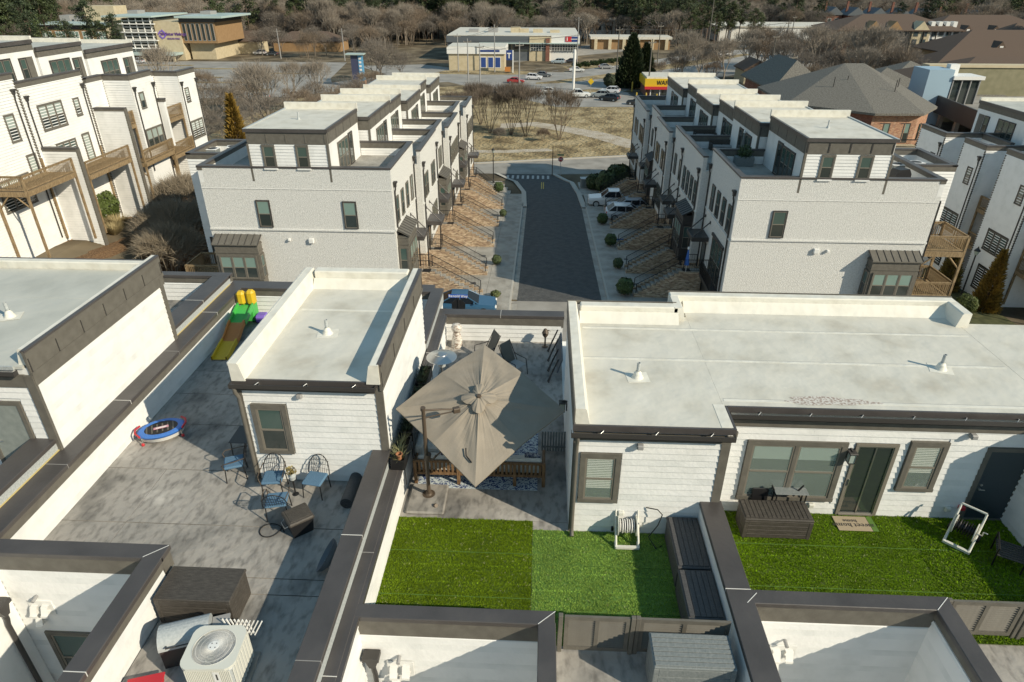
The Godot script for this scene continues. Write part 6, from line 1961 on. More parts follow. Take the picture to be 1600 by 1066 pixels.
func grow(st: B, a: Vector3, d: Vector3, l: float, r: float, depth: int, spread: float, rise: float, twigs: int) -> void:
	var b := a + d * l
	limb(st, a, b, r, r * 0.72)
	if depth == 0:
		for i in twigs:
			var td := (d + Vector3(rng.randf_range(-1, 1), rng.randf_range(-0.6, 1), rng.randf_range(-1, 1)) * 0.8).normalized()
			var p := a.lerp(b, rng.randf_range(0.2, 1.0))
			twig(st, p, p + td * rng.randf_range(0.5, 1.3), 0.018)
		return
	var n := 3 if rng.randf() < 0.6 else 2
	if depth > 2:
		n = 3
	for i in n:
		var g := TAU * (i + rng.randf() * 0.6) / n + depth
		var u := d.cross(Vector3.RIGHT if absf(d.x) < 0.8 else UP).normalized()
		var w := u.cross(d)
		var nd := (d + (u * cos(g) + w * sin(g)) * spread * rng.randf_range(0.7, 1.25) + UP * rise).normalized()
		grow(st, a.lerp(b, rng.randf_range(0.7, 1.0)), nd, l * rng.randf_range(0.68, 0.86), r * 0.62, depth - 1, spread, rise, twigs)


func bare_mesh(seed_: int, h: float, stems: int, depth: int, spread: float, rise: float, c: Color, twigs := 5) -> Array:
	rng.seed = seed_
	var tr := B.new()
	var cr := B.new()
	tr.colored = true
	cr.colored = true
	tr.col = c * 0.8
	cr.col = c
	for i in stems:
		var d := UP
		if stems > 1:
			var g := TAU * (i + rng.randf() * 0.5) / stems
			d = Vector3(cos(g) * 0.42, 1, sin(g) * 0.42).normalized()
		var l := h * (0.26 if stems == 1 else 0.3)
		limb(tr, Vector3(0, -0.4, 0), d * l, h * 0.019 / sqrt(stems), h * 0.014 / sqrt(stems))
		for k in (3 if stems == 1 else 2):
			var g := TAU * (k + rng.randf() * 0.6) / 3
			var nd := (d + Vector3(cos(g), 0, sin(g)) * spread * 0.8).normalized()
			grow(cr, d * l * rng.randf_range(0.8, 1.0), nd, h * 0.2, h * 0.011 / sqrt(stems), depth, spread, rise, twigs)
	return [tr.mesh(), cr.mesh()]


func leaf_clump(st: B, at: Vector3, r: float, n: int, size: float, c: Color, jit := 0.35, flat_ := 1.0) -> void:
	for i in n:
		var d := Vector3(rng.randfn(), rng.randfn() * flat_, rng.randfn()).normalized()
		var p := at + d * r * pow(rng.randf(), 0.45)
		var u := Vector3(rng.randf() - 0.5, rng.randf() - 0.5, rng.randf() - 0.5).normalized()
		var w := u.cross(d + u.cross(Vector3(0.3, 0.7, 0.2))).normalized()
		var s := size * rng.randf_range(0.6, 1.3)
		var k := rng.randf_range(1.0 - jit, 1.0 + jit)
		st.col = Color(c.r * k, c.g * k, c.b * k)
		st.tri(p - u * s, p + u * s * 0.4 + w * s * 0.6, p + u * s * 0.3 - w * s * 0.6)


func pine_mesh(seed_: int, h: float, base: float, wid: float, c: Color) -> Array:
	rng.seed = seed_
	var tr := B.new()
	var cr := B.new()
	tr.colored = true
	cr.colored = true
	tr.col = L(0.11, 0.08, 0.06)
	limb(tr, Vector3(0, -0.5, 0), Vector3(0.1, h * 0.55, 0), h * 0.017, h * 0.012)
	limb(tr, Vector3(0.1, h * 0.55, 0), Vector3(0, h * 0.97, 0.1), h * 0.012, h * 0.003)
	for i in 34:
		var t := (i + 0.5) / 34.0
		var y := lerpf(base, 0.98, t) * h
		var rr := wid * (0.45 + 0.75 * sin(PI * pow(1.0 - t, 0.8))) * rng.randf_range(0.55, 1.1) * (1.0 if t < 0.85 else 0.6)
		var g := rng.randf() * TAU
		var e := Vector3(cos(g) * rr, y + rr * 0.12, sin(g) * rr)
		limb(tr, Vector3(0, y - 0.3, 0), e, 0.05, 0.02)
		leaf_clump(cr, e * Vector3(0.9, 1, 0.9), 1.05, 44, 0.3, c * rng.randf_range(0.75, 1.25), 0.3, 0.55)
		leaf_clump(cr, Vector3(e.x * 0.5, e.y, e.z * 0.5), 0.9, 26, 0.3, c * rng.randf_range(0.6, 1.0), 0.3, 0.55)
	return [tr.mesh(), cr.mesh()]


func cone_mesh(seed_: int, h: float, r: float, n: int, size: float, c: Color) -> Array:
	rng.seed = seed_
	var tr := B.new()
	tr.colored = true
	tr.col = L(0.1, 0.07, 0.05)
	limb(tr, Vector3(0, -0.3, 0), Vector3(0, h * 0.9, 0), 0.09, 0.02)
	var cr := B.new()
	cr.colored = true
	for i in n:
		var t := pow(rng.randf(), 1.35)
		var rr := r * pow(1.0 - t, 0.75) * (0.75 + 0.25 * sin(i * 0.37)) * (0.55 + 0.45 * pow(rng.randf(), 0.4))
		var g := rng.randf() * TAU
		var p := Vector3(cos(g) * rr, 0.15 + t * h, sin(g) * rr)
		var o := Vector3(cos(g), 0.9, sin(g)).normalized()
		var s := size * rng.randf_range(0.6, 1.4)
		var w := o.cross(UP).normalized().rotated(o, rng.randf() * PI)
		var k := rng.randf_range(0.6, 1.4)
		cr.col = Color(c.r * k, c.g * k, c.b * k * 0.9)
		cr.tri(p - w * s * 0.35, p + w * s * 0.35, p + o * s * 1.3)
	return [tr.mesh(), cr.mesh()]


func ball_mesh(seed_: int, r: float, n: int, size: float, c: Color, sq := 0.9) -> Array:
	rng.seed = seed_
	var tr := B.new()
	tr.colored = true
	tr.col = L(0.08, 0.06, 0.045)
	for i in 5:
		var g := TAU * i / 5.0
		limb(tr, Vector3(0, -0.1, 0), Vector3(cos(g) * r * 0.5, r * sq, sin(g) * r * 0.5), 0.03, 0.01)
	var cr := B.new()
	cr.colored = true
	for i in n:
		var d := Vector3(rng.randfn(), rng.randfn(), rng.randfn()).normalized()
		var bump_ := 0.88 + 0.12 * sin(d.x * 5 + seed_) * cos(d.z * 4.0) + 0.06 * sin(d.y * 9)
		var p := Vector3(0, r * sq, 0) + Vector3(d.x, d.y * sq, d.z) * r * bump_ * (0.72 + 0.28 * pow(rng.randf(), 0.3))
		var w := d.cross(Vector3(rng.randf() - 0.5, rng.randf() - 0.5, rng.randf() - 0.5)).normalized()
		var s := size * rng.randf_range(0.6, 1.4)
		var k := rng.randf_range(0.55, 1.45)
		cr.col = Color(c.r * k, c.g * k, c.b * k)
		cr.tri(p - w * s * 0.6, p + w * s * 0.6, p + (d * 0.3 + UP * 0.3 + w.cross(d) * 0.9) * s)
	return [tr.mesh(), cr.mesh()]


func plant(called: String, label: String, cat: String, ms: Array, at: Vector3, sc := 1.0, turn := 0.0, group := "", leafy := false) -> Node3D:
	var t := thing(called, label, cat, at, turn, group)
	var x := Transform3D(Basis.from_scale(Vector3.ONE * sc), Vector3.ZERO)
	put("trunk", t, ms[0], M.bark, x)
	put("crown", t, ms[1], M.leaf if leafy else M.bark, x)
	return t


func plants() -> void:
	var grey := L(0.185, 0.163, 0.138)
	var brown := L(0.2, 0.16, 0.12)
	var pale := L(0.27, 0.235, 0.195)
	var bare := [bare_mesh(11, 12.0, 1, 5, 0.62, 0.12, grey), bare_mesh(12, 13.0, 1, 5, 0.55, 0.2, brown), bare_mesh(13, 11.0, 1, 5, 0.75, 0.08, grey), bare_mesh(14, 14.0, 1, 5, 0.5, 0.25, pale), bare_mesh(15, 9.0, 4, 4, 0.45, 0.3, brown)]
	var multi_stem := [bare_mesh(21, 9.0, 6, 4, 0.3, 0.42, L(0.14, 0.112, 0.088), 4), bare_mesh(22, 8.5, 5, 4, 0.34, 0.4, L(0.15, 0.118, 0.092), 4)]
	var scrub := [bare_mesh(31, 4.5, 6, 4, 0.6, 0.15, brown, 6), bare_mesh(32, 4.0, 7, 4, 0.7, 0.12, grey, 6)]
	var pg := L(0.045, 0.062, 0.022)
	var pine := [pine_mesh(41, 19.0, 0.42, 3.6, pg), pine_mesh(42, 17.0, 0.35, 4.0, L(0.055, 0.075, 0.025)), pine_mesh(43, 20.0, 0.5, 3.2, L(0.038, 0.055, 0.024))]
	var gold := [cone_mesh(51, 5.0, 1.15, 5200, 0.19, L(0.24, 0.155, 0.035)), cone_mesh(52, 4.4, 1.1, 4200, 0.19, L(0.2, 0.15, 0.045))]
	var box := [ball_mesh(61, 0.75, 3000, 0.085, L(0.07, 0.11, 0.035)), ball_mesh(62, 0.6, 2200, 0.085, L(0.08, 0.11, 0.045))]
	var dark := [cone_mesh(71, 11.0, 4.2, 9000, 0.5, L(0.03, 0.045, 0.02)), ball_mesh(72, 2.4, 5000, 0.3, L(0.028, 0.042, 0.018))]
	var ever := ball_mesh(73, 1.5, 5200, 0.16, L(0.075, 0.105, 0.022), 0.95)
	# the yard at the left
	plant("birch_tree", "slender white stemmed bare tree in the mulch bed beside the post lamp", "tree", bare_mesh(81, 6.4, 1, 4, 0.34, 0.5, L(0.5, 0.45, 0.39), 3), Vector3(-40.0, gy(-40, -50.5), -50.6), 1.0)
	plant("evergreen_shrub", "bright green rounded evergreen shrub by the far left patio", "shrub", ever, Vector3(-37.6, gy(-37.6, -53.4), -53.4), 1.0, 0.0, "", true)
	var dense := L(0.27, 0.225, 0.165)
	var dead := bare_mesh(82, 4.9, 8, 4, 0.7, 0.14, dense, 9)
	for q in [[-30.6, -51.4, 1.0, "big tangled bare shrub in the middle of the mulch yard"], [-29.0, -47.2, 0.95, "big tangled bare shrub in front, half in shade"], [-29.0, -55.0, 1.1, "big tangled bare shrub beside the wall of the left row"], [-32.2, -57.6, 1.05, "big tangled bare shrub at the back of the mulch yard"]]:
		plant("bare_shrub", q[3], "shrub", dead, Vector3(q[0], gy(q[0], q[1]), q[1]), q[2], q[0])
	plant("bare_shrub", "reddish brown hedge against the left row's rear corner", "shrub", bare_mesh(83, 3.6, 8, 4, 0.6, 0.2, L(0.26, 0.135, 0.06), 8), Vector3(-27.6, gy(-27.6, -51), -50.5), 1.0)
	var tuft := B.new()
	rng.seed = 84
	tuft.colored = true
	for i in 900:
		var g := rng.randf() * TAU
		var rr := rng.randf() * 0.25
		var o := Vector3(cos(g), 0, sin(g))
		var k := rng.randf_range(0.7, 1.3)
		tuft.col = Color(0.36 * k, 0.29 * k, 0.15 * k)
		var a := o * rr
		tuft.tri(a - o.cross(UP) * 0.02, a + o.cross(UP) * 0.02, a + o * rng.randf_range(0.3, 0.8) + UP * rng.randf_range(0.35, 0.85))
	var tm := tuft.mesh()
	var gi := 0
	for q in [[-37.9, -51.6], [-36.9, -52.9], [-35.8, -52.2], [-36.6, -50.9], [-35.2, -50.6], [-37.3, -50.4]]:
		var o := thing("grass_clump", "rounded clump of straw grass, %s in the mulch bed by the post lamp" % ["leftmost at back", "far one", "rightmost at back", "middle one", "rightmost in front", "front left one"][gi], "grass", Vector3(q[0], gy(q[0], q[1]), q[1]), gi * 1.0, "straw grass clumps")
		put("blades", o, tm, M.vc, Transform3D(Basis.from_scale(Vector3.ONE * (1.0 + 0.15 * (gi % 3))), Vector3.ZERO)).set_meta("kind", "stuff")
		gi += 1
	# behind the right row
	plant("conifer", "golden green conical conifer in front behind the right row's decks", "tree", gold[0], Vector3(36.0, gy(36, -49.6), -49.6), 1.0, 0.3, "", true)
	plant("conifer", "golden conifer farther back between the timber decks", "tree", gold[1], Vector3(35.6, gy(35.6, -54.5), -54.4), 1.0, 0.0, "", true)
	plant("evergreen_shrub", "low green shrub at the foot of the golden conifer", "shrub", ball_mesh(85, 0.9, 2600, 0.1, L(0.07, 0.09, 0.02)), Vector3(33.9, gy(33.9, -48.6), -48.6), 1.0, 0.0, "", true)
	# conifers at the corner of the left rows
	for q in [[-46.5, -82.0, 2.2, "tall golden conifer behind the left row roofs, left one"], [-44.5, -85.5, 1.5, "shorter golden conifer behind the left row roofs, middle one"], [-40.5, -88.0, 1.8, "golden conifer behind the left row roofs, right one"]]:
		plant("conifer", q[3], "tree", gold[int(q[0]) % 2], Vector3(q[0], gy(q[0], q[1]) - 0.2, q[1]), q[2], q[0], "", true)
	# street shrubs
	var bl := [["round clipped bush beside the nearest right stair", 6.75, -47.4, 1.05], ["clipped bush beside the second right stair", 6.9, -53.9, 0.85], ["clipped bush beside the third right stair, blue board by it", 6.85, -60.6, 0.9], ["small bush beside the pickup truck", 6.7, -68.6, 0.9], ["small round bush past the pickup on the right pavement", 6.3, -79.8, 0.8], ["little clipped tree by the second left stair", -3.75, -54.3, 0.8], ["round bush on the left pavement by the fourth stair", -4.15, -71.2, 0.75], ["low bush at the foot of the last left stair", -5.4, -83.6, 1.0]]
	for q in bl:
		plant("clipped_bush", q[0], "bush", box[0] if q[3] > 0.85 else box[1], Vector3(q[1], gy(q[1], q[2]) + 0.13, q[2]), q[3], q[1], "", true)
	for q in [[-3.3, -46.4, "low green plant at the foot of the nearest left stair"], [-6.6, -46.2 + 1.5, "small green plant in the nearest left driveway"], [-5.6, -60.8, "small green plant by the third left stair"]]:
		plant("low_plant", q[2], "plant", ball_mesh(86, 0.5, 500, 0.12, L(0.1, 0.12, 0.04), 0.5), Vector3(q[0], gy(q[0], q[1]) + 0.13, q[1]), 0.9, 0.0, "", true)
	for q in [[8.4, -84.5, 1.6, "dark bushy shrub at the end of the right row"], [9.9, -86.0, 1.9, "large dark shrub against the last right house"], [7.0, -86.3, 1.2, "dark shrub beside the grey utility box"], [10.6, -88.5, 1.7, "dark shrub farthest along the right row"]]:
		plant("evergreen_shrub", q[3], "shrub", ball_mesh(87, 1.0, 2600, 0.16, L(0.06, 0.085, 0.03)), Vector3(q[0], gy(q[0], q[1]), q[1]), q[2], q[0], "", true)
	# multi stemmed bare trees in the field
	var names_ := ["leftmost", "second", "third", "fourth", "fifth", "rightmost"]
	var mp := [[-14.5, -121.0, 1.0], [-9.5, -124.0, 1.05], [-5.6, -122.6, 1.15], [-2.9, -121.5, 1.15], [-12.0, -132.0, 1.0], [3.0, -119.0, 1.15]]
	for i in 6:
		plant("bare_tree", "%s of the many stemmed bare trees standing in the dry field" % names_[i], "tree", multi_stem[i % 2], Vector3(mp[i][0], G, mp[i][1]), mp[i][2], i * 1.3, "bare trees in the field")
	for q in [[-17.0, -118.0], [-20.0, -126.0], [-15.0, -129.0], [-22.0, -117.0], [-7.5, -119.3], [0.2, -117.8]]:
		plant("scrub", "low bare scrub at the foot of the field trees", "shrub", scrub[int(-q[0]) % 2], Vector3(q[0], G, q[1]), 0.5 if q[0] > -10 else 0.9, q[0], "low bare scrub in the field")
	# big dark evergreens by the restaurant
	plant("evergreen_tree", "large dark evergreen tree left of the little restaurant", "tree", dark[0], Vector3(22.6, G, -184.0), 1.12, 0.0, "", true)
	plant("evergreen_tree", "second dark evergreen right behind the restaurant sign", "tree", dark[0], Vector3(26.4, G, -186.0), 0.92, 2.0, "", true)
	plant("evergreen_shrub", "low dark round shrub left of the dark evergreens", "shrub", dark[1], Vector3(17.2, G, -182.5), 0.8, 0.0, "", true)
	for i in 9:
		var h := thing("hedge", "section of the long clipped green hedge along the far side of the main road", "hedge", Vector3(10.5 + i * 3.0, G, -226.5 - i * 3.4), -0.85, "hedge across the main road")
		rng.seed = 90 + i
		var st := B.new()
		st.colored = true
		leaf_clump(st, Vector3(0, 0.7, 0), 1.0, 700, 0.2, L(0.05, 0.075, 0.02), 0.4, 0.6)
		put("leaves", h, st.mesh(), M.leaf, Transform3D(Basis.from_scale(Vector3(2.2, 1, 0.8)), Vector3.ZERO))
	# trees one can tell apart, by stands
	var stands := [["leafless tree left of the left row", -92.0, -30.0, -160.0, -98.0, 22, 0.9, "bare trees left of the street rows"], ["leafless tree behind the left row roofs", -48.0, -14.0, -206.0, -184.0, 16, 0.95, "bare trees behind the left row"], ["leafless tree right of the dark evergreens", 28.0, 62.0, -214.0, -186.0, 20, 0.95, "bare trees behind the restaurant"], ["leafless tree before the brown roofs", 58.0, 100.0, -236.0, -160.0, 66, 1.1, "bare trees right of the main road"], ["leafless tree beside the clinic", -112.0, -60.0, -268.0, -246.0, 24, 0.95, "bare trees beside the clinic"], ["leafless tree behind the office with the sign", -60.0, 60.0, -330.0, -290.0, 60, 1.1, "bare trees behind the office"], ["leafless tree in front of the pale bank", -34.0, 2.0, -214.0, -207.0, 9, 0.62, "bare trees at the bank"], ["leafless tree in front of the apartment block", 92.0, 124.0, -232.0, -206.0, 16, 0.6, "bare trees at the apartment block"]]
	rng.seed = 101
	var spots := []
	for s in stands:
		for i in s[5]:
			spots.append([s, Vector3(rng.randf_range(s[1], s[2]), 0, rng.randf_range(s[3], s[4])), rng.randf_range(0.75, 1.2) * s[6], rng.randf() * TAU, rng.randi() % 5])
	for q in [[-39.0, -96.0, 0.95, 0], [-51.0, -99.0, 0.85, 2], [-60.0, -104.0, 0.8, 3], [-30.0, -104.0, 0.95, 1], [-44.0, -108.0, 1.1, 3]]:
		plant("bare_tree", ["big spreading bare tree standing over the conifers", "big grey tree left of the conifers", "tall bare tree over the far left roofs", "slim bare tree behind the left row's rear parapet", "pale bare tree behind the conifers"][[-39.0, -51.0, -60.0, -30.0, -44.0].find(q[0])], "tree", bare[q[3]], Vector3(q[0], gy(q[0], q[1]), q[1]), q[2], q[0])
	for q in spots:
		var p: Vector3 = q[1]
		if blocked(p.x, p.z):
			continue
		var look: String = ["rounded grey", "tall brown", "broad grey", "pale upright", "many stemmed brown"][q[4]]
		plant("bare_tree", ("small " if q[2] < q[0][6] * 0.85 else "large " if q[2] > q[0][6] * 1.1 else "middling ") + look + " " + q[0][0], "tree", bare[q[4]], Vector3(p.x, gy(p.x, p.z), p.z), q[2], q[3], q[0][7])
	var pstands := [["pine in the dark group at the upper left corner", -178.0, -128.0, -214.0, -180.0, 9, 0.95, "pines at the upper left"], ["pine in the group above the warehouse", 34.0, 92.0, -330.0, -296.0, 26, 0.95, "pines above the main road"], ["pine in the group above the left row", -120.0, -40.0, -352.0, -300.0, 22, 1.0, "pines above the left row"], ["pine in the group left of the white industrial building", -10.0, 12.0, -330.0, -300.0, 6, 1.0, "pines near the office"], ["pine among the far houses at the right", 110.0, 190.0, -390.0, -340.0, 20, 0.95, "pines at the far right"]]
	rng.seed = 102
	spots = []
	for s in pstands:
		for i in s[5]:
			spots.append([s, Vector3(rng.randf_range(s[1], s[2]), 0, rng.randf_range(s[3], s[4])), rng.randf_range(0.75, 1.1) * s[6], rng.randf() * TAU, rng.randi() % 3])
	for q in spots:
		var p: Vector3 = q[1]
		if blocked(p.x, p.z):
			continue
		plant("pine_tree", ("short " if q[2] < q[0][6] * 0.87 else "very tall " if q[2] > q[0][6] else "tall ") + ["full ", "wide ", "slim dark "][q[4]] + q[0][0], "tree", pine[q[4]], Vector3(p.x, gy(p.x, p.z), p.z), q[2], q[3], q[0][7], true)
	# the wood beyond, one mass
	var xs := [[], [], [], [], []]
	var px := [[], [], []]
	rng.seed = 103
	for i in 15000:
		var s := 235.0 + 720.0 * pow(rng.randf(), 1.25)
		var x := rng.randf_range(-0.86, 0.82) * s + 20.0
		if s < 330.0 and not (x < -112.0 or x > 170.0 or (s > 285.0 and x < -58.0)):
			continue
		if blocked(x, -s) or (x > 60.0 and s < 500.0 and rng.randf() < 0.45):
			continue
		var sc := rng.randf_range(0.8, 1.35)
		var tr := Transform3D(Basis(UP, rng.randf() * TAU).scaled(Vector3(sc, sc * rng.randf_range(0.9, 1.2), sc)), Vector3(x, gy(x, -s) - 0.3, -s))
		var clump := sin(x * 0.021 + 1.3) * cos(s * 0.017) + 0.5 * sin(x * 0.06 + s * 0.05)
		if clump > 0.42 and rng.randf() < 0.75 or rng.randf() < 0.05:
			px[rng.randi() % 3].append(tr)
		else:
			xs[rng.randi() % 4].append(tr)
	var wood := Node3D.new()
	wood.name = "woodland"
	add_child(wood)
	wood.set_meta("kind", "stuff")
	meta(wood, "far winter wood of leafless trees and pines out to the horizon", "woodland")
	for i in 4:
		multi("bare_trunks", wood, bare[i][0], M.bark, xs[i])
		multi("bare_crowns", wood, bare[i][1], M.bark, xs[i])
	for i in 3:
		multi("pine_trunks", wood, pine[i][0], M.bark, px[i])
		multi("pine_crowns", wood, pine[i][1], M.leaf, px[i])


func blocked(x: float, z: float) -> bool:
	for r in [[-176.0, -262.0, 70.0, 34.0], [-36.0, -288.0, 50.0, 52.0], [-32.0, -234.0, 24.0, 28.0], [22.0, -182.0, 22.0, 20.0], [12.0, -368.0, 46.0, 32.0], [16.0, -304.0, 38.0, 18.0], [76.0, -368.0, 78.0, 40.0], [93.0, -264.0, 45.0, 28.0], [134.0, -304.0, 62.0, 36.0], [86.0, -240.0, 86.0, 28.0], [88.0, -194.0, 66.0, 28.0], [68.0, -164.0, 60.0, 80.0], [52.0, -206.0, 14.0, 40.0], [62.0, -500.0, 66.0, 54.0], [146.0, -416.0, 82.0, 66.0], [208.0, -524.0, 90.0, 54.0], [-120.0, -288.0, 46.0, 28.0], [-130.0, -338.0, 18.0, 18.0], [34.0, -140.0, 30.0, 50.0], [-53.0, -184.0, 9.0, 8.0]]:
		if x > r[0] and x < r[0] + r[2] and z > r[1] and z < r[1] + r[3]:
			return true
	# the main road
	for e in [[-30.0, -205.0, 22.0, -205.0, 16.0], [10.0, -200.0, 90.0, -275.0, 17.0], [90.0, -275.0, 155.0, -302.0, 14.0], [-30.0, -195.0, 30.0, -150.0, 12.0]]:
		if Geometry2D.get_closest_point_to_segment(Vector2(x, z), Vector2(e[0], e[1]), Vector2(e[2], e[3])).distance_to(Vector2(x, z)) < e[4]:
			return true
	return false


# ---------- things on roofs and terraces
func ac_unit(at: Vector3, turn: float, h: float, label: String) -> void:
	var t := thing("air_conditioner", label, "air conditioner", at, turn)
	var st := B.new()
	st.cbox(Vector3(-0.4, 0.05, -0.4), Vector3(0.4, h - 0.05, 0.4), 0.04)
	put("cabinet", t, st.mesh(), M.resin_pale)
	st = B.new()
	st.cbox(Vector3(-0.43, h - 0.05, -0.43), Vector3(0.43, h, 0.43), 0.03)
	put("top_panel", t, st.mesh(), M.white)
	st = B.new()
	st.lathe([[0.34, h + 0.004], [0.0, h + 0.012]], 20)
	put("fan_grille", t, st.mesh(), M.trim_dark)
	lb("pad", t, M.concrete, Vector3(-0.5, 0, -0.5), Vector3(0.5, 0.05, 0.5))


func covered_grill(at: Vector3, label: String) -> void:
	var t := thing("covered_grill", label, "grill", at, 0.4)
	var st := B.new()
	st.prism(PackedVector2Array([Vector2(-0.7, 0), Vector2(0.7, 0), Vector2(0.66, 0.85), Vector2(0.4, 1.2), Vector2(-0.4, 1.2), Vector2(-0.68, 0.85)]), -0.32, 0.32)
	put("cover", t, st.mesh(), M.black)
	lb("base", t, M.trim_dark, Vector3(-0.6, 0, -0.28), Vector3(0.6, 0.06, 0.28))


func planter_plant(at: Vector3, s: float, label: String) -> void:
	var t := thing("planter", label, "planter", at)
	var st := B.new()
	st.cbox(Vector3(-0.6 * s, 0, -0.3 * s), Vector3(0.6 * s, 0.6 * s, 0.3 * s), 0.03)
	put("box", t, st.mesh(), M.resin_pale)
	rng.seed = int(at.x * 7)
	st = B.new()
	st.colored = true
	leaf_clump(st, Vector3(0, 0.85 * s, 0), 0.5 * s, 500, 0.1, L(0.05, 0.08, 0.03))
	put("leaves", t, st.mesh(), M.leaf)


func sofa(at: Vector3, turn: float, label: String) -> void:
	var t := thing("outdoor_sofa", label, "sofa", at, turn)
	for q in [["frame", M.resin, Vector3(-1.0, 0, -0.4), Vector3(1.0, 0.25, 0.4)], ["back", M.resin, Vector3(-1.0, 0.25, -0.4), Vector3(1.0, 0.8, -0.25)], ["arm", M.resin, Vector3(-1.0, 0.25, -0.25), Vector3(-0.85, 0.6, 0.4)], ["arm", M.resin, Vector3(0.85, 0.25, -0.25), Vector3(1.0, 0.6, 0.4)], ["cushion", M.grey, Vector3(-0.84, 0.25, -0.24), Vector3(-0.01, 0.42, 0.38)], ["cushion", M.grey, Vector3(0.01, 0.25, -0.24), Vector3(0.84, 0.42, 0.38)]]:
		var st := B.new()
		st.cbox(q[2], q[3], 0.03)
		put(q[0], t, st.mesh(), q[1])


func parasol_closed(at: Vector3, h: float, m: Material, label: String) -> void:
	var t := thing("closed_parasol", label, "parasol", at)
	var st := B.new()
	st.lathe([[0.03, 0.0], [0.03, h * 0.35]], 8)
	put("pole", t, st.mesh(), M.white)
	st = B.new()
	for k in 16:
		var g := TAU * k / 16.0
		var g2 := TAU * (k + 1) / 16.0
		var r0 := 0.19 if k % 2 else 0.11
		var r1 := 0.11 if k % 2 else 0.19
		st.quad(Vector3(cos(g) * r0, h * 0.33, sin(g) * r0), Vector3(cos(g2) * r1, h * 0.33, sin(g2) * r1), Vector3(cos(g2) * 0.04, h * 0.95, sin(g2) * 0.04), Vector3(cos(g) * 0.04, h * 0.95, sin(g) * 0.04), Vector3(cos(g), 0, sin(g)))
	put("folded_cloth", t, st.mesh(), m)
	st = B.new()
	st.lathe([[0.0, h * 0.93], [0.09, h * 0.96], [0.1, h], [0.06, h * 1.05], [0.0, h * 1.06]], 10)
	put("finial", t, st.mesh(), M.white)


func wire_chair(label: String, at: Vector3, turn: float, arms := true) -> void:
	var t := thing("patio_chair", label, "chair", at, turn, "blue cushioned patio chairs")
	for q in [[-0.24, 0.24], [0.24, 0.24], [-0.24, -0.22], [0.24, -0.22]]:
		var st := B.new()
		st.tube([Vector3(q[0] * 1.08, 0, q[1] * 1.12), Vector3(q[0], 0.42, q[1])], 0.014, 0.014, 6)
		put("leg", t, st.mesh(), M.black)
	var st := B.new()
	st.cbox(Vector3(-0.26, 0.42, -0.24), Vector3(0.26, 0.5, 0.27), 0.03)
	put("cushion", t, st.mesh(), M.cushion_blue)
	# hooped back of rods
	st = B.new()
	var hoop := []
	for k in 17:
		var g := PI * k / 16.0
		hoop.append(Vector3(cos(g) * 0.29, 0.45 + pow(sin(g), 0.8) * 0.5, -0.22 - sin(g) * 0.16))
	st.tube(hoop, 0.013, 0.013, 6)
	put("back_hoop", t, st.mesh(), M.black)
	st = B.new()
	for k in 9:
		var x := lerpf(-0.22, 0.22, k / 8.0)
		var y := 0.45 + sqrt(maxf(0.0, 1.0 - pow(x / 0.29, 2))) * 0.49
		st.tube([Vector3(x * 0.9, 0.46, -0.22), Vector3(x, (y + 0.46) / 2, -0.29), Vector3(x, y, -0.37)], 0.006, 0.006, 4)
	for k in 3:
		var y := 0.58 + k * 0.11
		st.tube([Vector3(-0.27, y, -0.25 - k * 0.035), Vector3(0, y, -0.29 - k * 0.04), Vector3(0.27, y, -0.25 - k * 0.035)], 0.005, 0.005, 4)
	put("back_rods", t, st.mesh(), M.black)
	if arms:
		for q in [-1, 1]:
			st = B.new()
			st.tube([Vector3(q * 0.28, 0.72, -0.28), Vector3(q * 0.31, 0.68, 0.0), Vector3(q * 0.31, 0.66, 0.22), Vector3(q * 0.27, 0.6, 0.29), Vector3(q * 0.25, 0.42, 0.25)], 0.014, 0.014, 6)
			put("arm", t, st.mesh(), M.bronze)


